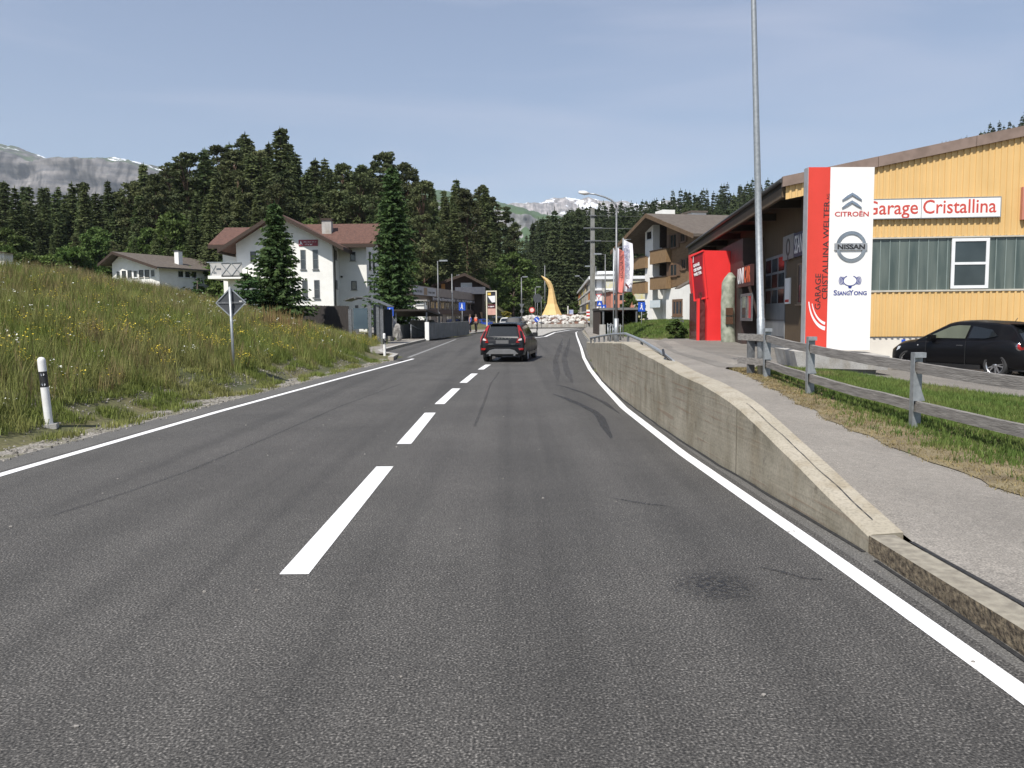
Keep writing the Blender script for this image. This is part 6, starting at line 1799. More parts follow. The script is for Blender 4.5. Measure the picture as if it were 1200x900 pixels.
mb = MB(); mb.box(hx(399.5, HY + wy), hx(401.8, HY + wy), wy - .12, wy, hz(326, HY + wy), hz(324, HY + wy)); mb.done('wall_lamp', M['frame_dark'], t)
# balcony at the left end
bY = HY - 2.2
bx0, bx1 = P(243, 310, bY).x - ox, P(283.5, 310, bY).x - ox
zb0, zb1 = P(260, 323, bY).z - oz, P(260, 308, bY).z - oz
mb = MB(); mb.box(bx0, bx1 + .2, -2.2, 2.9, zb0 - .25, zb0)
mb.box(hx(272, HY) , bx1 + .1, -1.0, 2.9, -1, zb0 - .25); bal = mb.done('balcony', M['plaster'], t)
mb = MB(); s1 = P(259, 310, bY).x - ox
for x0, x1, y_ in ((bx0, s1 - .5, -1.7), (s1 - .5, s1 - .1, -1.9), (s1, bx1, -2.2)): mb.box(x0, x1, y_, y_ + .05, zb0 - .1, zb1)
mb.box(bx0, bx0 + .05, -1.7, 2.9, zb0 - .1, zb1); mb.done('railing_panel', pmat('white_boards', (.44, .43, .41), (.38, .37, .36), 3, .6), bal)
mb = MB(); n = 0
for x0, x1, y_ in ((bx0, s1 - .5, -1.7), (s1, lerp(s1, bx1, .5), -2.2), (lerp(s1, bx1, .5), bx1, -2.2)):
    mb.bar((x0, y_ - .02, zb0), (x1, y_ - .02, zb1), .04); mb.bar((x0, y_ - .06, zb1), (x1, y_ - .06, zb0), .04)
mb.box(bx0 - .03, bx1, -2.27, -2.21, zb1 + .0, zb1 + .07); mb.done('railing_cross', M['galv'], bal)

# dark board fence before the house
t = thing('board_fence', 'dark brown vertical board fence in front of the white house', 'fence', (0, 0, 0))
mb = MB(); a, b = P(346, 358, 57), P(408, 358.5, 56)
n = 46
for k in range(n):
    q = a.lerp(b, k / n); q2 = a.lerp(b, (k + .9) / n)
    mb.box(q.x, q2.x, q.y - .015, q.y + .015, T(q.x, q.y) - .2, q.z + random.uniform(-.015, .015))
mb.done('boards', pmat('fence_boards', (.026, .022, .02), (.045, .038, .034), 5, .85, stretch=(6, 6, .5)), t)
for k in range(6):
    q = a.lerp(b, k / 5); mb = MB(); mb.box(q.x - .05, q.x + .05, q.y + .02, q.y + .12, T(q.x, q.y) - .2, q.z - .02); mb.done('post', M['frame_dark'], t)

# ------------------------------------------------------------------ bungalow left
BY = 88.0
a = P(187, 330, BY)
gz = 4.0
t = thing('bungalow', 'low white bungalow with a wide brown roof behind the meadow crest', 'bungalow', (a.x, BY, gz), R(-23))
zt_ = P(187, 314.5, BY).z - gz + .25; zr_b = P(140, 297, 90).z - gz
GW_, GD = 6.9, 10.5; rx_ = -GW_ * .80
mb = MB(); mb.prism([(-GW_, 0, -2), (0, 0, -2), (0, 0, zt_), (rx_, 0, zr_b - .1), (-GW_, 0, zt_ + .5)], (0, GD, 0)); mb.done('wall', M['plaster'], t)
mb = MB()
for xo, zo in ((.9, zt_ - .3), (-GW_ - .9, zt_ + .25)):
    mb.mi = 0; mb.hexa([(xo, -1.1, zo), (rx_, -1.1, zr_b), (rx_, GD + .8, zr_b), (xo, GD + .8, zo)], [(xo, -1.1, zo + .16), (rx_, -1.1, zr_b + .16), (rx_, GD + .8, zr_b + .16), (xo, GD + .8, zo + .16)])
    mb.mi = 1; mb.hexa([(xo, -1.15, zo - .14), (rx_, -1.15, zr_b - .14), (rx_, -1.11, zr_b - .14), (xo, -1.11, zo - .14)], [(xo, -1.15, zo + .15), (rx_, -1.15, zr_b + .15), (rx_, -1.11, zr_b + .15), (xo, -1.11, zo + .15)])
mb.done('roof', [M['tile_brown'], M['timber_dark']], t)
mb = MB(); mb.box(-1.6, -1.0, 3.8, 4.4, zt_ + .2, zt_ + 1.9); mb.mi = 1; mb.box(-1.7, -.9, 3.7, 4.5, zt_ + 1.9, zt_ + 2.0); mb.done('chimney', [M['plaster'], M['frame_dark']], t)
for k in range(7):
    x = -6.3 + k * .85; window(t, x, x + .6, zt_ - 1.15, zt_ - .35, 0, M['frame_dark'] if k % 3 else M['frame_white'], M['pane_dark'], 1, 1, fw=.05)
for y in (2.6, 3.6, 4.6): window(t, y, y + .8, zt_ - 1.1, zt_ - .35, 0, M['frame_white'], M['pane_dark'], 1, 1, True, 'x', 1, .05)
mb = MB(); mb.box(.7, .9, GD - .2, GD, -2, zt_); mb.done('downpipe', M['galv'], t)
# sliver of a white shed at the left edge
a = P(-40, 299, 46)
t = thing('white_shed', 'white shed with a dark roof just visible at the left edge above the meadow', 'shed', (a.x, 46, 2.8))
sx_ = P(5, 299, 46).x - a.x; z1 = P(0, 296, 46).z - 2.8
mb = MB(); mb.box(0, sx_, 0, .8, -1, z1); mb.done('wall', M['plaster'], t)
mb = MB(); mb.prism([(-.3, -.3, z1), (sx_ + .3, -.3, z1), (sx_ * .5, -.3, z1 + .15)], (0, 1.2, 0)); mb.done('roof', M['tile_brown'], t)

# ------------------------------------------------------------------ bus shelter
SY = 47.0
a = P(407, 398, SY); b = P(454, 398, SY)
sg0 = .25
t = thing('bus_shelter', 'bus shelter with a curved dark roof and glass panels at the end of the meadow', 'bus shelter', (a.x, SY, sg0))
w = b.x - a.x
def sz_(py_, Y=SY): return P(430, py_, Y).z - sg0
mb = MB(); prev = None
for k in range(13):
    f = k / 12; x = lerp(-.1, w + .15, f); z = lerp(sz_(356.5), sz_(360), f) + .52 * math.sin(math.pi * min(1, .12 + f * .88)) * (1 - .35 * f)
    cur = [mb.bm.verts.new(v) for v in ((x, -.3, z), (x, 2.0, z), (x, 2.0, z + .05), (x, -.3, z + .05))]
    if prev:
        for j in range(4): mb._f([prev[j], prev[(j+1) % 4], cur[(j+1) % 4], cur[j]])
    else: mb._f(cur)
    prev = cur
mb._f(prev[::-1]); mb.done('roof', M['galv_dark'], t)
mb = MB()
for f in (.25, .5, .75): x = lerp(-.1, w + .15, f); z = lerp(sz_(356.5), sz_(360), f) + .52 * math.sin(math.pi * (.12 + f * .88)) * (1 - .35 * f) - .06; mb.box(x - .03, x + .03, -.28, 1.98, z, z + .055)
mb.done('roof_rib', M['galv'], t)
for px_, y_ in ((410.5, 0), (433.5, 0), (443, .0), (447.5, 0), (412, 1.7), (434, 1.7), (447, 1.7)):
    x = P(px_, 380, SY).x - a.x; mb = MB(); mb.box(x - .09, x + .09, y_ - .06, y_ + .06, -.1, sz_(356) - .05 - (.25 if px_ < 412 else 0)); mb.done('post', M['galv_dark'], t)
x0, x1 = P(414.5, 380, SY).x - a.x, P(431, 380, SY).x - a.x
mb = MB(); mb.box(x0, x1, .0, .05, sz_(385.5), sz_(361)); mb.done('glass_panel', pmat('blue_grey_panel', (.055, .08, .10), (.075, .105, .125), 1.5, .25), t)
x0 = P(437, 380, SY).x - a.x
mb = MB(); mb.box(x0, x0 + .9, 1.6, 1.66, .3, 1.9); mb.done('glass_panel', M['pane'], t)
mb = MB(); mb.box(.3, w - .6, 1.2, 1.6, .45, .5); mb.done('bench', M['wood_grey'], t)
mb = MB(); mb.box(-.3, w - .7, -.35, 2.1, -.3, .06); mb.done('base', M['conc_plain'], t)

# info signs (blue with a white figure) left and right
def blue_sign(px_, py0, py1, Y, label, gzz, pxb=None, wpx=8.5):
    c = P(px_, (py0 + py1) / 2, Y); h = (py0 - py1) / F * Y * -1; wd = wpx / F * Y
    t = thing('underpass_sign', label, 'sign', (c.x, Y, gzz))
    zc = c.z - gzz
    mb = MB(); mb.box(-wd / 2, wd / 2, -.02, .0, zc - h / 2, zc + h / 2); mb.bevel(.01, 1); pl = mb.done('sign_plate', M['blue_sign'], t)
    mb = MB(); s = h
    mb.lathe([(0, -.028), (.07 * s, -.028), (.07 * s, -.02)], (-.02 * s, 0, zc + .28 * s), 'Y', 12, False)
    mb.prism([(-.10 * s, -.021, zc + .2 * s), (.06 * s, -.021, zc + .2 * s), (.05 * s, -.021, zc - .05 * s), (.14 * s, -.021, zc - .32 * s), (.06 * s, -.021, zc - .34 * s), (-.02 * s, -.021, zc - .1 * s), (-.16 * s, -.021, zc - .3 * s), (-.2 * s, -.021, zc - .22 * s), (-.08 * s, -.021, zc - .02 * s)], (0, -.006, 0))
    mb.prism([(-.38 * s, -.021, zc - .40 * s), (.38 * s, -.021, zc - .40 * s), (.38 * s, -.021, zc - .36 * s), (.05 * s, -.021, zc - .36 * s), (-.38 * s, -.021, zc - .36 * s)], (0, -.005, 0)) if False else None
    mb.done('figure', M['white_ink'], pl)
    mb = MB(); mb.tube([(0, .03, -.1), (0, .03, zc + h / 2)], .03, 8); mb.done('pole', M['galv'], t)
blue_sign(457, 360, 370.5, 52, 'blue underpass sign beside the left bus shelter', .14)
blue_sign(541.5, 354.5, 363.8, 74, 'blue underpass sign on a pole near the two men', .14, wpx=7.5)
blue_sign(752, 354, 365, 56, 'blue underpass sign on a pole on the right, before the chalet', h_right(8.9, 56), wpx=8.4)

# ------------------------------------------------------------------ left underpass entrance
UY = 57.0
a = P(463, 394, UY); b = P(500, 394, UY); zz = .14
t = thing('underpass_entrance', 'stairway down to an underpass with a flat dark roof, left of the road', 'entrance', (a.x, UY, zz))
def ux(px_, Y=UY): return P(px_, 380, Y).x - a.x
def uz(py_, Y=UY): return P(490, py_, Y).z - zz
xe = ux(523)
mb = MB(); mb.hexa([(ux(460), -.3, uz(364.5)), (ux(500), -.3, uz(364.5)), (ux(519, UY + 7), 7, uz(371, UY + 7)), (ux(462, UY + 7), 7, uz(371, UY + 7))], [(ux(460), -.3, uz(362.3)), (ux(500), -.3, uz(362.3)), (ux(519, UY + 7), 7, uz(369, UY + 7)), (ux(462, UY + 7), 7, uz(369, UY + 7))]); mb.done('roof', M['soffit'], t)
for px_, y_ in ((464, 0), (500, 0), (515, 6)):
    x = ux(px_, UY + y_); mb = MB(); mb.box(x - .05, x + .05, y_, y_ + .1, 0, uz(366, UY + y_)); mb.done('column', M['galv_dark'], t)
x0 = ux(498); mb = MB(); mb.box(x0, x0 + .28, -.1, .2, -.1, uz(377.5)); mb.done('end_pillar', M['plaster'], t)
mb = MB(); mb.box(ux(466), ux(469), 0, 6, -.1, 1.0); mb.box(x0 + .05, x0 + .25, .2, 7, -.1, uz(377.5) - .05); mb.box(ux(466), x0, 6.9, 7.2, -.1, 1.3); mb.done('side_wall', M['conc_dark'], t)
mb = MB(); mb.box(ux(483), x0, .3, 6.8, -.02, .03); mb.done('stair_shade_sheet', M['black'], t)  # flat black sheet stands for the shade down the stairwell
mb = MB(); xh = ux(481.5); mb.tube([(xh, 0, 0), (xh, 0, 1.0), (xh + .9, 2.5, .3)], .03, 6); mb.done('handrail', M['galv'], t)
# low grey wall running on from it
a, b = P(501.5, 394, 57.3), P(546.5, 388, 72)
mb = MB(); mb.prism([(a.x, a.y, .1), (b.x, b.y, .1), (b.x, b.y, P(546, 376.5, 72).z), (a.x, a.y, P(502, 379, 57.3).z)], (.25, .12, 0)); 
tag(mb.done('grey_wall', M['conc_dark']), 'low grey concrete wall left of the two men', 'wall')
def rock(px_, py_, Y, wpx, hpx, label, seed, mat):
    c = P(px_, py_, Y); rx = wpx / F * Y / 2; rz_ = hpx / F * Y
    mb = MB(); mb.blob((0, 0, rz_ * .42), rx, rx * .8, rz_ * .62, seed, .45, 3, 1.2)
    o = mb.done('boulder', mat, None, 30); o.location = (c.x, Y, c.z); tag(o, label, 'boulder')
M['rock_grey'] = pmat('grey_rock', (.16, .15, .14), (.42, .41, .38), 2.0, .9, bump=.8, bscale=6)
rock(456, 395, 52.5, 15, 24, 'large pale boulder between the bus shelter and the underpass entrance', 4, M['rock_grey'])
rock(466, 396, 52, 10, 15, 'smaller grey boulder right of the large pale boulder', 9, M['rock_grey'])
rock(440, 396, 52.5, 14, 12, 'grey boulder behind the bus shelter', 14, M['rock_grey'])
mb = MB(); rr_ = random.Random(3)
for k in range(90):
    f = rr_.random(); Y = lerp(62, 76, f); x = lerp(-6.35, -4.4, f) + rr_.uniform(-.3, .3); r_ = rr_.uniform(.06, .2)
    mb.blob((x, Y, .16), r_, r_, r_ * .8, k, .4, 1)
tag(mb.done('gravel_stones', M['rock_grey']), 'loose pale stones along the foot of the grey wall', 'stones', kind='stuff')
# poles
def lamp_pole(px_, ytop, Y, label, gzz=.1, arm=None, head=True, rad=.06, cat='lamp post', name='street_lamp'):
    a = P(px_, ytop, Y); t = thing(name, label, cat, (a.x, Y, gzz))
    h = a.z - gzz; mb = MB(); mb.tube([(0, 0, -.2), (0, 0, h)], [rad * 1.3, rad * .8], 10); mb.done('pole', M['galv_dark'], t)
    if head:
        ax, az = arm or (.5, 0)
        mb = MB(); mb.tube([(0, 0, h - .02), (ax, -.1, h + az)], .035, 6); mb.done('arm', M['galv_dark'], t)
        mb = MB(); s = 1 if ax > 0 else -1; mb.box(min(ax - .15 * s, ax + .6 * s), max(ax - .15 * s, ax + .6 * s), -.25, .02, h + az - .06, h + az + .08); mb.bevel(.03, 1); mb.done('lamp_head', M['galv'], t)
    return t
lamp_pole(512.8, 306, 78, 'grey lamp post in front of the long brown building', arm=(.35, .02))
lamp_pole(529.5, 321, 80, 'plain grey flag pole before the middle of the long brown building', head=False, rad=.07, cat='pole', name='flag_pole')
lamp_pole(611, 325, 118, 'grey lamp post left of the golden sculpture', arm=(.3, .05), rad=.09)
lamp_pole(627.3, 337, 135, 'small lamp post directly left of the golden sculpture', arm=(.3, .1), rad=.08)

# ------------------------------------------------------------------ long brown building
a = P(479, 375, 80); b = P(568.5, 375, 122)
d = Vector((b.x - a.x, b.y - a.y, 0)); Lg = d.length; ang = math.atan2(d.y, d.x)
t = thing('shop_building', 'long two storey brown commercial building with a row of dark windows', 'building', (a.x, 80, .2), ang)
H0 = P(479, 333.5, 80).z - .2
taupe = pmat('taupe_panels', (.23, .19, .165), (.27, .225, .195), 2, .7)
mb = MB(); mb.box(0, Lg, 0, 12, -.5, H0 - .1); mb.done('wall', taupe, t)
mb = MB(); mb.box(-.2, Lg + .2, -.35, 12.2, H0 - .95, H0); mb.done('roof_band', taupe, t)
mb = MB(); mb.box(-.1, Lg, -.25, -.0, H0 * .38, H0 * .38 + .55); mb.done('brown_band', pmat('brown_band', (.06, .03, .022), (.08, .045, .035), 3, .7), t)
n = 16
for k in range(n):
    x0 = 1.2 + k * (Lg - 2) / n
    window(t, x0, x0 + (Lg - 2) / n * .66, H0 * .38 + .6, H0 - 1.45, -.02, M['frame_dark'], M['pane_dark'], 2, 1, False, fw=.08)
for k in range(8):
    x0 = 1.2 + k * (Lg - 2) / 8; window(t, x0, x0 + (Lg - 2) / 8 * .6, .1, H0 * .38 - .15, -.02, M['frame_dark'], M['pane_dark'], 2, 1, False, fw=.08)
mb = MB(); mb.box(8, Lg - 3, -.38, -.36, H0 - 1.42, H0 - .98); sb = mb.done('sign_band', pmat('dark_sign_band', (.03, .022, .03), (.04, .03, .035), 2, .6), t)
pale_ = pmat('pale_letters', (.5, .5, .52), (.45, .45, .48), 3, .5); text('lettering', 'Ihre Fachbetriebe für', .5, pale_, sb, (8.5, -.385, H0 - 1.34), width=(Lg - 14) * .4, bold=.008); marks('lettering', pale_, sb, (8.5 + (Lg - 14) * .43, -.392, H0 - 1.34), (Lg - 14) * .57, .34, 3)
mb = MB(); mb.box(.3, 9.5, -.5, -.4, H0 - .95, H0 - .1); sb = mb.done('banner_sign', pmat('grey_sign', (.42, .43, .45), (.36, .37, .40), 3, .5), t)
mb = MB(); mb.box(4.2, 5.6, -.505, -.5, H0 - .9, H0 - .15); mb.done('sign_field', pmat('brown_field', (.3, .2, .13), (.25, .17, .1), 3, .5), sb)
marks('lettering', M['frame_dark'], sb, (.7, -.508, H0 - .7), 3.2, .3, 4)
marks('lettering', M['frame_dark'], sb, (5.9, -.508, H0 - .7), 3.2, .3, 5)
# small annex in front of its left end
a = P(473, 380, 76)
t = thing('annex', 'small white annex with a flat roof at the near end of the brown building', 'annex', (a.x, 76, .15))
w_ = P(497, 365, 76).x - a.x; z1 = P(480, 357.5, 76).z - .15
mb = MB(); mb.box(0, w_, 0, 3, -.3, z1); mb.box(w_ * .62, w_, -.1, 2, z1, z1 + .35); mb.done('wall', M['plaster'], t)
mb = MB(); mb.box(w_ * .55, w_ + .3, -.3, 2.5, z1 + .36, z1 + .48); mb.done('roof', M['conc_plain'], t)
mb = MB(); mb.box(w_ + .15, w_ + .22, -.2, -.12, -.2, z1 + .36); mb.done('post', M['galv'], t)

# dark chalet behind
CY = 112.0
a = P(515, 345, CY); t = thing('dark_chalet', 'dark timber chalet with a wide gable roof above the long brown building', 'chalet', (a.x, CY, 2.0), R(0))
def cx_(px_): return P(px_, 330, CY).x - a.x
def cz_(py_): return P(540, py_, CY).z - 2.0
mb = MB(); mb.prism([(0, 0, -2), (cx_(565), 0, -2), (cx_(565), 0, cz_(333)), (cx_(545), 0, cz_(323)), (0, 0, cz_(333))], (0, 9, 0)); mb.done('wall', M['timber_dark'], t)
gable_roof(t, 0, cx_(565), 0, 9, cz_(333), cz_(322.5), 1.0, .25, 'y', (M['tile_brown'], M['timber_dark']), split=.6)
window(t, cx_(540), cx_(553), cz_(343), cz_(331.5), -.02, M['frame_white'], pmat('white_blind', (.66, .66, .62), (.6, .6, .56), 2, .6), 2, 1, False)
window(t, cx_(517), cx_(521.5), cz_(339), cz_(332.5), -.02, pmat('orange_shutter', (.35, .17, .04), (.3, .14, .03), 2, .6), pmat('orange_panel', (.40, .2, .05), (.33, .16, .04), 2, .6), 1, 1, False)
mb = MB(); mb.box(cx_(534), cx_(569), -1.6, -1.5, cz_(344), cz_(337)); mb.box(cx_(534), cx_(569), -1.6, 0, cz_(345), cz_(344)); mb.done('balcony', pmat('blue_grey_boards', (.06, .065, .085), (.08, .085, .1), 3, .7), t)
mb = MB(); mb.box(cx_(533), cx_(537), 3, 4, cz_(325), cz_(320.5)); mb.done('chimney', M['plaster'], t)

# poster pylon
Y = 98.0; a = P(569.8, 374, Y); b = P(582, 340.5, Y)
t = thing('poster_pylon', 'white framed advertising pylon with three posters behind the parked cars', 'sign', (a.x, Y, .1))
w_ = b.x - a.x; h_ = b.z - .1
def pyz(py_): return P(576, py_, Y).z - .1
mb = MB(); mb.box(0, .14, 0, .3, -.1, h_); mb.box(w_ - .14, w_, 0, .3, -.1, h_); mb.box(.14, w_ - .14, 0, .3, h_ - .14, h_)
mb.done('frame', pmat('cream_frame', (.68, .64, .5), (.6, .57, .46), 3, .5), t)
for y0, y1, c, nm in ((354.8, 341.8, (.03, .03, .04), 'poster'), (361, 356.5, (.10, .015, .02), 'poster'), (369, 361.5, (.62, .36, .30), 'poster')):
    mb = MB(); mb.box(.15, w_ - .15, .08, .2, pyz(y0), pyz(y1)); q = mb.done(nm, pmat('poster_%d' % int(y0), c, tuple(v * .8 for v in c), 2, .5), t)
    if y1 == 341.8:
        mb = MB(); mb.prism([(.2, .075, pyz(347)), (w_ - .2, .075, pyz(346.5)), (w_ - .2, .075, pyz(354)), (w_ * .55, .075, pyz(354.5))], (0, -.01, 0)); mb.done('white_field', M['white_ink'], q)
        mb = MB(); mb.box(.2, w_ * .45, .06, .075, pyz(346), pyz(343)); mb.done('yellow_field', pmat('poster_yellow', (.65, .45, .08), (.6, .4, .05), 2, .5), q)
    if y1 == 356.5: marks('lettering', M['white_ink'], q, (.25, .07, pyz(360)), w_ - .5, .2, 6)
# ------------------------------------------------------------------ roundabout island with rocks and the golden sculpture
mb = MB(); rings = []
for r_, z in ((IR, .0), (IR - .02, .45), (IR - 1.2, .95), (IR - 3, 1.35), (IR - 5.5, 1.7), (2.5, 1.85), (.2, 1.9)):
    rings.append([mb.bm.verts.new((IC.x + r_ * math.cos(a), IC.y + r_ * math.sin(a), z + .12 * noise.noise(Vector((r_, a * 4, 0))))) for a in [2 * math.pi * k / 60 for k in range(60)]])
for a, b in zip(rings, rings[1:]):
    for k in range(60): mb._f([a[k], a[(k+1) % 60], b[(k+1) % 60], b[k]])
tag(mb.done('roundabout_mound', pmat('bark_mulch', (.10, .05, .035), (.16, .085, .06), 8, .95, bump=.8)), kind='structure')
M['rock_white'] = pmat('pale_rock', (.34, .33, .31), (.56, .55, .52), 1.6, .9, bump=.6, bscale=4)
mb = MB(); rr_ = random.Random(8)
for k in range(620):
    a = rr_.uniform(math.pi * .95, math.pi * 2.05); r_ = IR * rr_.uniform(.52, 1.0)
    x, y = IC.x + r_ * math.cos(a), IC.y + r_ * math.sin(a)
    if noise.noise(Vector((a * 5.5, r_ * .8, 3))) > .04 and r_ < IR - .6: continue
    z = interp([(0, 1.9), (2.5, 1.85), (4.1, 1.7), (6.6, 1.35), (8.4, .95), (9.58, .45)], r_)
    s = rr_.uniform(.16, .42); mb.blob((x, y, z + s * .2), s * 1.3, s * 1.1, s * .75, k, .5, 1, 1.5)
tag(mb.done('rocks', M['rock_white']), 'heap of pale angular rocks covering the roundabout island', 'rocks', kind='stuff')
mb = MB()
for k in range(60):
    a0, a1 = math.pi + math.pi * k / 60, math.pi + math.pi * (k + 1) / 60; f = lambda a, r_, z: (IC.x + r_ * math.cos(a), IC.y + r_ * math.sin(a), z)
    mb.hexa([f(a0, IR + .35, 0), f(a1, IR + .35, 0), f(a1, IR + .02, 0), f(a0, IR + .02, 0)], [f(a0, IR + .35, .5), f(a1, IR + .35, .5), f(a1, IR + .02, .5), f(a0, IR + .02, .5)])
tag(mb.done('roundabout_wall', M['conc_plain']), 'low pale concrete ring wall around the rocks', 'wall')
M['gold'] = pmat('pale_gold_wood', (.66, .46, .20), (.60, .41, .17), 1.5, .6, stretch=(.3, .3, 3))
SY2 = 129.0
c0 = P(646.5, 369, SY2); t = thing('golden_sculpture', 'tall golden horn shaped sculpture with a bent tip on the rocks', 'sculpture', (c0.x, SY2, c0.z - .15))
sec = [(369.3, 634.5, 658.8), (363.5, 637.5, 656), (356, 640.8, 652.8), (345, 642.4, 650.2), (338.5, 642.8, 648.9), (334.3, 641.2, 647.6), (330, 638.8, 645.4), (326.5, 636.5, 641.6), (323.2, 634, 635.2)]
mb = MB(); rings = []
for py_, xa, xb in sec:
    A_, B_ = P(xa, py_, SY2), P(xb, py_, SY2); cx, rr0 = (A_.x + B_.x) / 2 - c0.x, (B_.x - A_.x) / 2
    rings.append([mb.bm.verts.new((cx + rr0 * 1.03 * math.cos(a), rr0 * math.sin(a), A_.z - (c0.z - .15))) for a in [2 * math.pi * (k + .5) / 8 for k in range(8)]])
for a, b in zip(rings, rings[1:]):
    for k in range(8): mb._f([a[k], a[(k+1) % 8], b[(k+1) % 8], b[k]])
mb._f(rings[0][::-1]); mb._f(rings[-1]); mb.done('horn', M['gold'], t)
mb = MB(); mb.lathe([(1.6, -.2), (1.6, .06)], n=8); mb.done('foot', M['frame_dark'], t)

# traffic signs near the roundabout
def tsign(px_, py_, Y, r_px, shape, label, col, gzz=.1, white=None, back=False, cat='traffic sign'):
    c = P(px_, py_, Y); r_ = r_px / F * Y; t = thing('traffic_sign', label, cat, (c.x, Y, gzz)); zc = c.z - gzz
    def outl(r_, y):
        if shape == 'disc': return [(r_ * math.cos(a), y, zc + r_ * math.sin(a)) for a in [2 * math.pi * k / 24 for k in range(24)]]
        if shape == 'tri': return [(-r_, y, zc + r_ * .7), (r_, y, zc + r_ * .7), (0, y, zc - r_ * 1.05)]
        if shape == 'square': return [(-r_, y, zc - r_), (r_, y, zc - r_), (r_, y, zc + r_), (-r_, y, zc + r_)]
        if shape == 'dia': return [(0, y, zc - r_), (r_, y, zc), (0, y, zc + r_), (-r_, y, zc)]
    mb = MB(); mb.prism(outl(r_, -.02), (0, .02, 0)); pl = mb.done('sign_plate', col, t)
    if white: mb = MB(); mb.prism(outl(r_ * .66, -.028), (0, .006, 0)); mb.done('sign_field', white, pl)
    mb = MB(); mb.tube([(0, .04, -.1), (0, .04, zc + r_ * .6)], .035, 8); mb.done('pole', M['galv_dark'], t)
    return t, zc, r_
tsign(701.8, 347, 68, 3.6, 'tri', 'red and white give way triangle right of the concrete utility pole', M['redink'], .15, M['white_ink'])
t, zc, r_ = tsign(702.6, 355.5, 67.6, 2.9, 'square', 'blue traffic sign with a white arrow under the give way triangle', M['blue_sign'], .15)
mb = MB(); mb.prism([(-r_ * .6, -.03, zc - r_ * .6), (r_ * .6, -.03, zc - r_ * .6), (0, -.03, zc + r_ * .5)], (0, -.006, 0)); mb.done('arrow', M['white_ink'], t)
t, zc, r_ = tsign(707.5, 360, 61, 2.9, 'square', 'small blue information sign above the left edge of the underpass roof', M['blue_sign'], .15)
mb = MB(); mb.prism([(-r_ * .5, -.03, zc - r_ * .5), (r_ * .4, -.03, zc - r_ * .5), (0, -.03, zc + r_ * .6)], (0, -.006, 0)); mb.done('arrow', M['white_ink'], t)
t, zc, r_ = tsign(629, 374.3, 74, 3.0, 'disc', 'round blue keep right sign on the traffic island', M['blue_sign'], .11)
mb = MB(); mb.prism([(-r_ * .5, -.025, zc + r_ * .35), (-r_ * .3, -.025, zc + r_ * .5), (r_ * .4, -.025, zc - r_ * .25), (r_ * .55, -.025, zc - r_ * .05), (r_ * .6, -.025, zc - r_ * .6), (0, -.025, zc - r_ * .55), (r_ * .2, -.025, zc - r_ * .38)], (0, -.006, 0)); mb.done('arrow', M['white_ink'], t)
mb = MB()
for k in range(4): mb.lathe([(.05, .1 + k * .28), (.05, .24 + k * .28)], (0, .04, 0), n=10)
mb.done('black_band', M['black'], t)
tsign(623.3, 363.3, 100, 3.4, 'disc', 'round red and white sign left of the golden sculpture', M['redink'], .1, pmat('faded_white', (.75, .55, .5), (.7, .5, .45), 3, .5))
tsign(629.8, 349.5, 88, 5.2, 'disc', 'dark back of a large round sign in front of the sculpture tip', M['sign_back'], .1)
tsign(634.2, 349, 110, 1.2, 'square', 'small grey box sign on a pole left of the sculpture', M['conc_plain'], .1)
tsign(611.5, 358.2, 112, 3.0, 'tri', 'grey back of a triangular sign on the lamp post', M['galv_dark'], .1)
tsign(611.7, 364.5, 112.4, 2.4, 'disc', 'grey back of a small round sign under the triangular sign back', M['galv_dark'], .1)
# white column and blue poster right of the sculpture
for px_, y0, y1, wp, col, lab in ((665.5, 372, 358.5, 1.2, M['white'], 'white post right of the golden sculpture'), (669.5, 371, 363, 4.6, pmat('blue_poster', (.12, .2, .55), (.6, .6, .65), 1.2, .5), 'small blue and white poster stand right of the white post')):
    c = P(px_, y0, 145); z1 = P(px_, y1, 145).z; w_ = wp / F * 145
    mb = MB(); mb.box(-w_ / 2, w_ / 2, -.1, .1, 0, z1 - .1); mb.bevel(.03, 1); o = mb.done('poster_stand' if wp > 2 else 'bollard', col); o.location = (c.x, 145, .1); tag(o, lab, 'poster stand' if wp > 2 else 'post')
c = P(691, 374, 88)
t = thing('warning_board', 'red and white striped board at the foot of the utility pole', 'sign', (c.x - .0, 88, .1)); w_ = 7.5 / F * 88
z1, z0 = P(691, 363, 88).z - .1, P(691, 373, 88).z - .1
for k in range(5):
    mb = MB(); mb.box(-w_ / 2, w_ / 2, 0, .04, lerp(z0, z1, k / 5), lerp(z0, z1, (k + 1) / 5)); mb.done('stripe', M['redink'] if k % 2 else M['white_ink'], t)
mb = MB(); mb.box(-w_ / 2, -w_ / 2 + .06, .05, .1, 0, z1); mb.box(w_ / 2 - .06, w_ / 2, .05, .1, 0, z1); mb.done('post', M['galv_dark'], t)
# house behind the sculpture
Y = 205.0; a = P(631, 370, Y); b = P(671, 354, Y)
t = thing('grey_house', 'low house with a grey roof behind the golden sculpture', 'house', (a.x, Y, .2))
w_, h_ = b.x - a.x, b.z - .2
mb = MB(); mb.box(.6, w_ - .6, 0, 9, -.5, h_ - 1.6); mb.done('wall', pmat('brown_wall', (.10, .075, .06), (.13, .10, .08), 2, .8), t)
mb = MB(); mb.prism([(0, -.8, h_ - 1.9), (0, 4.5, h_), (0, 9.8, h_ - 1.9), (0, 9.8, h_ - 2.1), (0, 4.5, h_ - .3), (0, -.8, h_ - 2.1)], (w_, 0, 0)); mb.done('roof', pmat('grey_roof', (.11, .11, .11), (.15, .15, .15), 1, .8), t)
for k in range(4): window(t, 1.4 + k * 1.9, 2.3 + k * 1.9, .8, 1.9, 0, M['frame_white'], M['pane_dark'])

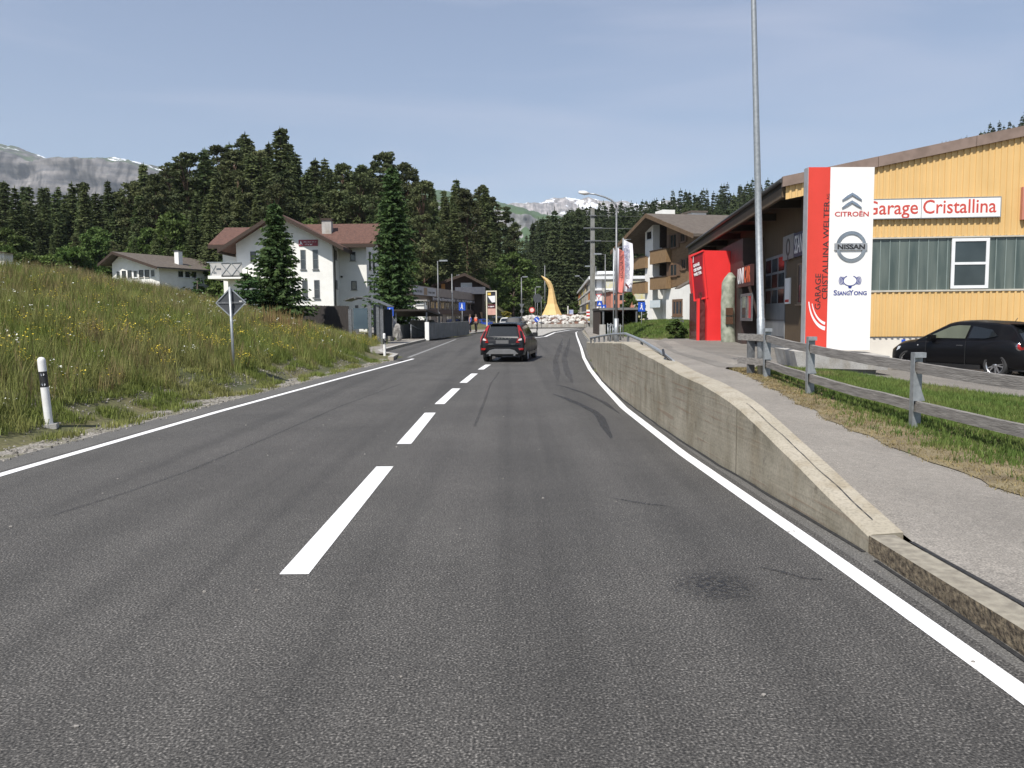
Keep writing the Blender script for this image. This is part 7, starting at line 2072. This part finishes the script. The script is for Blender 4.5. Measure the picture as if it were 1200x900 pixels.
# ------------------------------------------------------------------ balcony block and pink block
A = P(684.5, 372, 190); B = P(705, 372, 112)
d = Vector((A.x - B.x, A.y - B.y, 0)); L_ = d.length; ang = math.atan2(d.y, d.x)
t = thing('balcony_block', 'pale five storey apartment block with yellow and orange balcony panels', 'apartment block', (B.x, B.y, .2), ang)
h_ = P(705, 324, 112).z - .2
mb = MB(); mb.box(0, L_, -12, 0, -1, h_ - .4); mb.done('wall', pmat('block_wall', (.42, .42, .40), (.36, .36, .34), 1, .8), t)
mb = MB(); mb.box(-.8, L_ + .5, -12.5, 1.8, h_ - .4, h_); mb.done('roof', M['frame_white'], t)
cols = [(.62, .44, .06), (.60, .20, .06), (.55, .52, .45), (.60, .50, .12)]
pm_ = [pmat('balcony_panel_%s' % n_, c, tuple(v * .85 for v in c), 1, .6) for n_, c in zip(('yellow', 'orange', 'cream', 'ochre'), cols)]
rr_ = random.Random(4); nf = 4
for f in range(nf):
    z = .6 + f * (h_ - .9) / nf; dz = (h_ - .9) / nf
    mb = MB(); mb.box(-.5, L_, 0.0, 1.6, z - .12, z + .12); mb.done('balcony_slab', M['frame_white'], t)
    for k in range(9):
        x0 = k * L_ / 9
        mb = MB(); mb.box(x0 + .3, x0 + L_ / 9 * .93, 1.5, 1.56, z + .13, z + 1.1); mb.done('balcony_panel', pm_[rr_.randrange(4)] if rr_.random() < .6 else M['galv_dark'], t)
        window(t, x0 + .5, x0 + L_ / 9 * .75, z + .2, z + dz - .35, 0, M['frame_dark'], M['pane_dark'], 1, 1, False, 'y', 1)
        mb = MB(); mb.box(x0 + .0, x0 + .16, 0, 1.5, z + .12, z + dz - .12); mb.done('divider', M['frame_white'], t)
# its end towards the road: rounded white balconies
def ewin(z): 
    mb = MB(); mb.box(-.04, -.005, -9.5, -6.5, z + .3, z + 2.0); mb.done('window', M['pane_dark'], t)
    mb = MB(); mb.box(-1.5, -.0, -6.0, -.5, z - .1, z + .1); mb.done('balcony_slab', M['frame_white'], t)
    mb = MB(); mb.box(-1.5, -1.44, -6.0, -.5, z + .1, z + 1.0); mb.done('balcony_panel', pmat('end_panel_%d' % int(z * 10), (.5, .5, .48), (.55, .5, .2), 2, .5), t)
for f in range(nf): ewin(.6 + f * (h_ - .9) / nf)
Y = 104.0; a = P(716, 372, Y); b = P(734, 342, Y)
t = thing('pink_block', 'salmon pink apartment block behind the flags', 'apartment block', (a.x, Y, .3))
w_, h_ = b.x - a.x, P(725, 341.5, Y).z - .3
mb = MB(); mb.box(0, w_ + 1, 0, 9, -.5, h_); mb.done('wall', pmat('salmon_plaster', (.52, .22, .15), (.46, .19, .13), 1, .85), t)
mb = MB(); mb.box(-.2, w_ + 1.2, -.2, 9.2, h_, h_ + .2); mb.done('roof', M['conc_plain'], t)
for r_ in range(3):
    for c_ in range(3): window(t, .35 + c_ * .75, .7 + c_ * .75, h_ - 1.1 - r_ * 1.15, h_ - .45 - r_ * 1.15, 0, M['frame_dark'], M['pane_dark'], 1, 1, False, fw=.03)
# upper white block with curved balconies
Y = 118.0; a = P(704, 372, Y); b = P(738, 318, Y)
t = thing('white_block', 'white stepped apartment block behind the flag poles', 'apartment block', (a.x, Y, .3))
w_, h_ = b.x - a.x, b.z - .3
mb = MB(); mb.box(0, w_, 0, 10, -.5, h_ - .4); mb.done('wall', pmat('pale_block', (.62, .62, .60), (.54, .54, .52), 1, .8), t)
mb = MB(); mb.box(-.6, w_ + .3, -1.2, 10, h_ - .4, h_); mb.done('roof', M['frame_white'], t)
for f in range(4):
    z = h_ - 2.1 - f * 1.55
    mb = MB(); mb.box(-.4, w_ * .8, -1.3, -.02, z - .1, z + .08); mb.done('balcony_slab', M['frame_white'], t)
    mb = MB(); mb.box(-.4, w_ * .8, -1.3, -1.24, z + .09, z + .6); mb.done('balcony_panel', pmat('glass_panel_%d' % f, (.45, .46, .42), (.35, .37, .3), 2, .4), t)
    mb = MB(); mb.box(.2, w_ * .75, -.03, .0, z + .15, z + 1.1); mb.done('window', M['pane_dark'], t)
# white ceiling of the top balcony row next to the chalet
# ------------------------------------------------------------------ poles on the right
UPY = 84.0
a = P(694.3, 244, UPY)
t = thing('utility_pole', 'square grey concrete power pole with two cross arms', 'utility pole', (a.x, UPY, 0)); h = a.z
mb = MB(); mb.hexa([(-.27, -.27, -.2), (.27, -.27, -.2), (.27, .27, -.2), (-.27, .27, -.2)], [(-.19, -.19, h), (.19, -.19, h), (.19, .19, h), (-.19, .19, h)]); mb.done('pole', M['conc_dark'], t)
for py_, w_ in ((267.5, .95), (282.5, .85), (253, .35)):
    z = P(694, py_, UPY).z; mb = MB(); mb.box(-w_, w_, -.34, -.25, z - .05, z + .05); mb.done('cross_arm', M['galv_dark'], t)
    if w_ > .5:
        for sx in (-1, 1):
            mb = MB(); mb.lathe([(.03, z - .25), (.05, z - .15), (.03, z - .05)], (sx * w_ * .9, -.16, 0), n=8); mb.done('insulator', M['frame_dark'], t)
# wires
t2 = thing('power_line', 'thin overhead wires running right from the concrete power pole', 'wires', (0, 0, 0))
for sx, py_ in ((-.8, 267.5), (.8, 267.5), (-.75, 282.5), (.75, 282.5), (0, 253)):
    z = P(694, py_, UPY).z; p0 = Vector((a.x + sx, UPY - .16, z)); p1 = Vector((48 + sx, 92, z + 3))
    mb = MB(); mb.tube([p0.lerp(p1, k / 10) - Vector((0, 0, 1.0 * math.sin(math.pi * k / 10))) for k in range(11)], .012, 4); mb.done('wire', M['galv_dark'], t2)
lt = lamp_pole(722.5, 242, 44, 'tall curved lamp post arching over the road behind the flags', .25, head=False, rad=.062)
mb = MB(); c = P(722.5, 242, 44); ap = [P(722.5, 243, 44), P(721, 238.5, 44), P(716.5, 234.5, 44), (P(709, 231, 44)), P(698, 227.8, 44), P(690, 226.8, 44)]
mb.tube([q - Vector((c.x, 44, .25)) for q in ap], [.06, .055, .05, .045, .04, .04], 8); mb.done('arm', M['galv'], lt)
q0, q1 = P(690, 226.8, 44) - Vector((c.x, 44, .25)), P(678, 225.2, 44) - Vector((c.x, 44, .25))
mb = MB(); mb.tube([q0, q0.lerp(q1, .4), q1], [.06, .12, .07], 10); mb.done('lamp_head', M['white'], lt)
mb = MB(); mb.tube([(0, 0, -.2), (0, 0, 1.25)], .13, 12); mb.done('pole_base', M['galv'], lt)
lamp_pole(709.3, 298, 80, 'straight grey lamp post left of the flags', .2, (-.55, .02))
lamp_pole(698.2, 312, 112, 'distant lamp post behind the concrete power pole', .1, (-.9, .0), rad=.07)
lamp_pole(686, 330, 132, 'far lamp post with a bent arm left of the concrete power pole', .1, (-1.1, .9), rad=.07)
lamp_pole(638.4, 311, 165, 'thin far pole behind the golden sculpture', .1, head=False, rad=.12, cat='pole', name='utility_pole')
# three flags
flagred = pmat('flag_red', (.66, .20, .16), (.60, .17, .14), 2, .7); flagw = pmat('flag_white', (.74, .73, .76), (.68, .67, .71), 2, .7)
def flag(px_, ytop, Y, f0, f1, y0, y1, bands, label, gzz):
    c = P(px_, ytop, Y); t = thing('banner_flag', label, 'flag', (c.x, Y, gzz), 0)
    h = c.z - gzz; mb = MB(); mb.tube([(0, 0, -.2), (0, 0, h)], .045, 10); mb.done('pole', M['galv'], t)
    xa, xb = P(f0, y0, Y).x - c.x, P(f1, y0, Y).x - c.x; za, zb_ = P(px_, y0, Y).z - gzz, P(px_, y1, Y).z - gzz
    mb = MB(); mb.tube([(0, 0, za), (xb * .9, 0, za + .02)], .02, 6); mb.done('top_rod', M['galv'], t)
    edges_ = [0] + [b_[0] for b_ in bands]
    for (e0, (e1, mt)) in zip(edges_, bands):
        mb = MB(); nz = 24; nx_ = 5; g_ = []
        for j in range(nz + 1):
            row = []
            for i in range(nx_ + 1):
                f = lerp(e0, e1, i / nx_); v = j / nz
                row.append(mb.bm.verts.new((lerp(xa, xb, f) * (1 + .16 * math.sin(v * 3.0 + .3) * f), -.05 - .10 * math.sin(f * 7 + v * 2.5) * (.4 + v * .6), lerp(za, zb_, v) - .12 * f * (1 - v) * 2 - .08 * f * v)))
            g_.append(row)
        for r0, r1 in zip(g_, g_[1:]):
            for i in range(nx_): mb._f([r0[i], r0[i+1], r1[i+1], r1[i]], True)
        ob = mb.done('flag_cloth', mt, t, fix=False)
    return t, xa, xb, za, zb_
t, xa, xb, za, zb_ = flag(730.4, 279, 50, 731, 740.5, 281, 341, [(1.0, flagw)], 'white hanging flag with grey lettering, right of the red flag', .3)
text('lettering', 'CRISTALLINA WELTER', .5, pmat('flag_grey', (.3, .3, .42), (.25, .25, .4), 3, .6), t, (lerp(xa, xb, .55), -.19, zb_ + .9), ROTV, width=(za - zb_) * .6, bold=.004)
mb = MB(); mb.prism([(lerp(xa, xb, .1), -.18, zb_ + .35), (lerp(xa, xb, .6), -.18, zb_ + .12), (lerp(xa, xb, .65), -.18, zb_ + .2), (lerp(xa, xb, .2), -.18, zb_ + .5)], (0, -.005, 0)); mb.done('swoosh', flagred, t)
t, xa, xb, za, zb_ = flag(722.6, 288, 48.5, 723, 730.6, 290, 342, [(.3, flagw), (1.0, flagred)], 'red flag with dark lettering and a white edge, between two white flags', .3)
text('lettering', 'CRISTALLINA WELTER', .3, M['ink'], t, (lerp(xa, xb, .9), -.18, zb_ + .8), ROTV, width=(za - zb_) * .62)
flag(719.2, 291, 52, 720, 723.5, 293, 343, [(1.0, flagw)], 'narrow white flag mostly hidden behind the red flag', .3)
# small steel barrier by the flags
t = thing('cycle_rack', 'low galvanised steel rack at the foot of the flag poles', 'rack', (0, 0, 0))
for k in range(11):
    a = P(712 + k * 1.5, 400, 46); mb = MB(); zt = P(712, 379 + (k % 3) * 1.2, 46).z; mb.tube([(a.x, 46 + .25 * (k % 2), .2), (a.x, 46 + .25 * (k % 2), zt), (a.x + .12, 46.6, zt - .15), (a.x + .12, 46.6, .2)], .022, 6); mb.done('hoop', M['galv'], t)
a, b = P(712, 380, 46), P(729.5, 382, 46)
mb = MB(); mb.bar(a, b, .04, .05); mb.done('rail', M['galv'], t)

# ------------------------------------------------------------------ right underpass entrance
UY = 59.0; gg = .2
a = P(703, 390, UY); t = thing('underpass_entrance', 'covered stairway to the underpass with a black flat roof, below the flags', 'entrance', (a.x, UY, gg))
def vx(px_, Y=UY): return P(px_, 380, Y).x - a.x
def vz(py_, Y=UY): return P(725, py_, Y).z - gg
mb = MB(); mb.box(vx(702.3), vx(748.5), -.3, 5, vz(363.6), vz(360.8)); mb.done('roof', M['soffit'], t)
mb = MB(); mb.box(vx(702.3) - .03, vx(748.5) + .03, -.34, -.3, vz(363.2), vz(360.6)); mb.done('roof_edge', pmat('roof_edge', (.13, .13, .13), (.18, .18, .17), 3, .6), t)
mb = MB(); mb.box(vx(703), vx(704), 0, 5, .0, vz(363.7)); mb.box(vx(746.5), vx(747.5), 0, 5, .0, vz(363.7)); mb.box(vx(704), vx(746.5), 4.8, 5, -.1, vz(372)); mb.done('side_wall', M['timber_dark'], t)
for p0_, p1_, yt in ((701.5, 708, 380), (743, 748, 381)):
    mb = MB(); mb.box(vx(p0_), vx(p1_), -.9, -.4, -.3, vz(yt)); mb.bevel(.02, 1); mb.done('end_pillar', M['conc_plain'], t)
mb = MB(); mb.box(vx(708.5), vx(742.5), -.2, 4.7, -.05, .0); mb.done('stair_shade_sheet', M['black'], t)  # black sheet in place of the shaded stairwell, no real depth
mb = MB(); mb.box(vx(704.2), vx(746.3), 4.7, 4.78, .0, vz(363.7)); mb.done('back_wall', M['timber_dark'], t)
for px_ in (706.5, 745.3): mb = MB(); x = vx(px_); mb.box(x - .06, x + .06, -.25, -.13, 0, vz(363.7)); mb.done('column', M['galv_dark'], t)

# ------------------------------------------------------------------ timber and plaster chalet
Bc = P(738, 380, 83.5); Ac = P(822, 380, 67.5)
d = Vector((Ac.x - Bc.x, Ac.y - Bc.y, 0)); LC = d.length; ang = math.atan2(d.y, d.x)      # local x from far corner to near corner along the gable
cg = .95
t = thing('timber_chalet', 'four storey chalet with brown timber upper floors, balconies and white base', 'chalet', (Bc.x, Bc.y, cg), ang)
Mi = Matrix.Rotation(-ang, 4, 'Z') @ Matrix.Translation((-Bc.x, -Bc.y, -cg))
def LC_(px_, py_, ly=0.0):
    o_ = Mi @ CAMPOS; d_ = Matrix.Rotation(-ang, 3, 'Z') @ (CM @ Vector(((px_ - 600) / F, (450 - py_) / F, -1)))
    return o_ + d_ * ((ly - o_.y) / d_.y)
timb = pmat('brown_timber', (.135, .082, .040), (.20, .125, .065), 1.5, .8, bump=.25, bscale=12, stretch=(1, 1, 9))
balw = pmat('balcony_boards', (.17, .105, .05), (.25, .16, .08), 2, .75, stretch=(8, 8, 1))
e = LC_(822, 273, -1.5); ap_ = LC_(757, 252.5, -1.5)
ze_ = e.z + .35; zr_ = ap_.z
DC = 17.0; mid = ap_.x
zf = LC_(790, 333, 0).z                                    # top of the white base
sl_ = (zr_ - ze_) / (LC - mid)
x_b = LC_(765, 300).x                                     # right edge of the white pilaster
x_a = LC_(756, 300).x
xr1, xr2 = LC_(781, 300).x, LC_(807, 300).x
def rz_(x): return zr_ - sl_ * abs(x - mid) - .05
# body is set back behind the loggias on the left part
mb = MB(); mb.prism([(xr1, 0, -1), (LC, 0, -1), (LC, 0, zf), (xr1, 0, zf - .4)], (0, DC, 0))
mb.box(x_a, x_b, 0, 2.0, -1, 5.0); mb.prism([(x_a, 0, 5.0), (x_b, 0, 5.0), (x_b, 0, rz_(x_b) if x_b > mid else rz_(x_b)), (x_a, 0, rz_(x_a))], (0, 2.0, 0))
mb.box(-.0, xr1 - .01, 2.0, DC, -1, zf - .2); mb.box(x_b + .01, xr1 - .01, 1.0, 1.99, -1, LC_(770, 337).z)
mb.done('base_wall', M['plaster'], t)
mb = MB(); mb.prism([(xr1, .02, zf - .38), (xr2, .02, zf + .02), (LC, .02, zf + .02), (LC, .02, ze_), (xr1, .02, rz_(xr1))], (0, DC - .1, 0))
mb.prism([(0.02, 2.02, zf - .2), (xr1 - .02, 2.02, zf - .2), (xr1 - .02, 2.02, rz_(xr1)), (mid, 2.02, rz_(mid)), (.02, 2.02, rz_(0))], (0, DC - 2.1, 0))
mb.done('timber_wall', timb, t)
mb = MB(); LO, RO = -1.6, LC + 1.5; B0 = -1.5
for xo, s_ in ((LO, -1), (RO, 1)):
    zo = zr_ - sl_ * abs(xo - mid)
    mb.mi = 0; mb.hexa([(xo, B0, zo - .05), (mid, B0, zr_ - .05), (mid, DC + 1, zr_ - .05), (xo, DC + 1, zo - .05)], [(xo, B0, zo + .18), (mid, B0, zr_ + .18), (mid, DC + 1, zr_ + .18), (xo, DC + 1, zo + .18)])
    mb.mi = 1; mb.hexa([(xo, B0 - .06, zo - .2), (mid, B0 - .06, zr_ - .2), (mid, B0 - .01, zr_ - .2), (xo, B0 - .01, zo - .2)], [(xo, B0 - .06, zo + .17), (mid, B0 - .06, zr_ + .17), (mid, B0 - .01, zr_ + .17), (xo, B0 - .01, zo + .17)])
mb.done('roof', [M['tile_brown'], pmat('rake_boards', (.10, .065, .035), (.14, .09, .05), 3, .7)], t)
for px_, py0, py1, dy, cap in ((805, 262, 250.5, 6, True), (772, 252, 247, 9, False)):
    q = LC_(px_, py0, dy); w_ = 1.1
    # chimneys are placed along the right roof slope
    mb = MB(); z0 = rz_(q.x) - .6; mb.box(q.x - w_, q.x + w_, dy, dy + 1.6, z0, LC_(px_, py1, dy).z); mb.mi = 1
    if cap: mb.box(q.x - w_ - .12, q.x + w_ + .12, dy - .12, dy + 1.72, LC_(px_, py1, dy).z, LC_(px_, py1, dy).z + .18)
    mb.done('chimney', [M['plaster'], M['tile_brown']], t)
def balcony(px0, px1, pt, pb, dep=1.3, base=0.0):
    a_, b_ = LC_(px0, pt, base - dep), LC_(px1, pt, base - dep); zt_, zb_ = a_.z * .5 + b_.z * .5, LC_((px0 + px1) / 2, pb, base - dep).z
    mb = MB(); mb.box(a_.x, b_.x, base - dep, base - dep + .08, zb_, zt_); mb.box(a_.x, a_.x + .08, base - dep + .08, base + .0, zb_, zt_); mb.box(b_.x - .08, b_.x, base - dep + .08, base + .0, zb_, zt_); ba = mb.done('balcony', balw, t)
    mb = MB(); mb.box(a_.x + .08, b_.x - .08, base - dep + .09, base + .9, zb_ + .02, zb_ + .22); mb.done('balcony_floor', M['soffit'], ba)
    mb = MB(); mb.box(a_.x - .04, b_.x + .04, base - dep - .05, base - dep + .12, zt_ + .002, zt_ + .06); mb.done('rail_cap', M['timber_dark'], ba)
balcony(761.5, 780.5, 293, 308.5, .5); balcony(761.5, 780.5, 325, 339, .5)
balcony(740.5, 756, 302, 315, .3); balcony(740.5, 756, 331, 344, .3)
balcony(806, 818, 316.5, 329, .6)
# loggia backs
for p0_, p1_, y0, y1 in ((765.5, 780, 264, 292), (765.5, 780, 310, 324)):
    a_, b_ = LC_(p0_, 300, .02), LC_(p1_, 300, .02); mb = MB(); mb.box(a_.x, b_.x, .9, 1.0, LC_(770, y1, .5).z, LC_(770, y0, .5).z); mb.box(lerp(a_.x, b_.x, .45), lerp(a_.x, b_.x, .5), .1, .9, LC_(770, y1, .5).z, LC_(770, y0, .5).z); mb.done('loggia_wall', M['timber_dark'], t)
mb = MB(); mb.box(x_b, xr1, .1, 1.0, LC_(770, 310, .3).z + .0, LC_(770, 308.5, .3).z); mb.done('floor_slab', M['plaster'], t)
shut = pmat('shutters', (.10, .058, .035), (.14, .085, .05), 3, .7, stretch=(1, 1, 14))
for p0_, p1_, y0, y1 in ((785.5, 793, 274, 291), (798, 803, 272, 284), (785.5, 793.5, 309, 324), (799, 803.5, 303, 316)):
    a_, b_ = LC_(p0_, (y0 + y1) / 2), LC_(p1_, (y0 + y1) / 2); z0, z1 = LC_((p0_ + p1_) / 2, y1).z, LC_((p0_ + p1_) / 2, y0).z
    w = window(t, a_.x, b_.x, z0, z1, -.0, M['frame_wood'], M['pane_dark'], 2, 1, True, fw=.1)
    ww = (b_.x - a_.x) * .5
    for xs_ in (a_.x - ww * .9, b_.x + ww * .05): mb = MB(); mb.box(xs_, xs_ + ww * .85, -.07, -.01, z0, z1); mb.done('shutter', shut, w)
a_, b_ = LC_(758, 277), LC_(764, 277); window(t, a_.x, b_.x, LC_(761, 281).z, LC_(761, 271).z, -.0, M['frame_white'], M['pane_dark'])
a_, b_ = LC_(788, 362), LC_(800, 362); window(t, a_.x, b_.x, LC_(794, 370.5).z, LC_(794, 350.5).z, -.0, M['frame_wood'], M['pane'], 3, 1, fw=.22)
a_, b_ = LC_(773, 352), LC_(780, 352); window(t, a_.x, b_.x, LC_(776, 358).z, LC_(776, 347.5).z, .98, M['frame_white'], M['pane'], 1, 3, fw=.1)
a_ = LC_(811, 360); b_ = LC_(821, 360); z0, z1 = LC_(816, 374).z, LC_(816, 350).z; mb = MB(); n = 10; w_ = (b_.x - a_.x) / 2
mb.prism([(a_.x, -.05, z0), (b_.x, -.05, z0)] + [(a_.x + w_ + w_ * math.cos(math.pi * k / n), -.05, lerp(z0, z1, .55) + (z1 - z0) * .45 * math.sin(math.pi * k / n)) for k in range(n + 1)], (0, .08, 0)); mb.done('arched_window', M['pane'], t)
a_ = LC_(799, 337, -2.2); b_ = LC_(823, 330, -.3)
mb = MB(); mb.prism([(a_.x, -2.4, a_.z - .1), (a_.x, -2.4, a_.z), (a_.x, .0, b_.z + .8), (a_.x, 0, b_.z + .6)], (LC - a_.x, 0, 0)); mb.done('porch_roof', M['tile_brown'], t)
mb = MB(); a_ = LC_(762, 357, -.0); mb.box(a_.x, a_.x + 2.4, -.04, -.005 + .0, LC_(765, 360.5).z, LC_(765, 352).z); mb.done('wall_sign', pmat('pale_blue_sign', (.5, .58, .62), (.6, .66, .68), 2, .5), t)
# garden rail, palisade of logs
t = thing('garden_rail', 'low rail fence along the top of the grass slope before the chalet', 'fence', (0, 0, 0))
pr = [(743, 380.5, 60), (775, 378.2, 56), (800.5, 376, 53)]
for a_, b_ in zip(pr, pr[1:]):
    mb = MB(); mb.bar(P(*a_), P(*b_), .07, .09); mb.done('rail', M['galv_dark'], t)
for x, y, Y in pr + [(758, 379.5, 58)]:
    q = P(x, y, Y); mb = MB(); mb.box(q.x - .04, q.x + .04, Y - .04, Y + .04, T(q.x, Y) - .3, q.z + .03); mb.done('post', M['galv_dark'], t)
t = thing('log_palisade', 'short row of upright round logs beside the red tower', 'palisade', (0, 0, 0))
mb = MB()
for k in range(12):
    q = P(800 + k * 1.9, 390, 47); z1 = P(800, 385 + .3 * math.sin(k * 2.1), 47).z; mb.tube([(q.x, 47, 0), (q.x, 47, z1)], .048, 8)
mb.done('logs', pmat('log_wood', (.24, .19, .14), (.33, .27, .2), 4, .9), t)

# ------------------------------------------------------------------ thin air: far things fade a little
def haze():
    mb = MB(); mb.box(-8800, 8800, -55, 8200, -3, 1900)
    m = bpy.data.materials.new('haze'); m.use_nodes = True; nt = m.node_tree; nt.nodes.remove(nt.nodes['Principled BSDF'])
    v = nt.nodes.new('ShaderNodeVolumePrincipled'); v.inputs['Density'].default_value = HAZE; v.inputs['Color'].default_value = (.82, .90, 1.0, 1); v.inputs['Anisotropy'].default_value = .1
    nt.links.new(v.outputs[0], nt.nodes['Material Output'].inputs['Volume'])
    o = mb.done('haze', m); o['kind'] = 'stuff'; o['label'] = 'thin bluish air haze over the valley'; o['category'] = 'haze'
HAZE = 0.00007
if HAZE: haze()
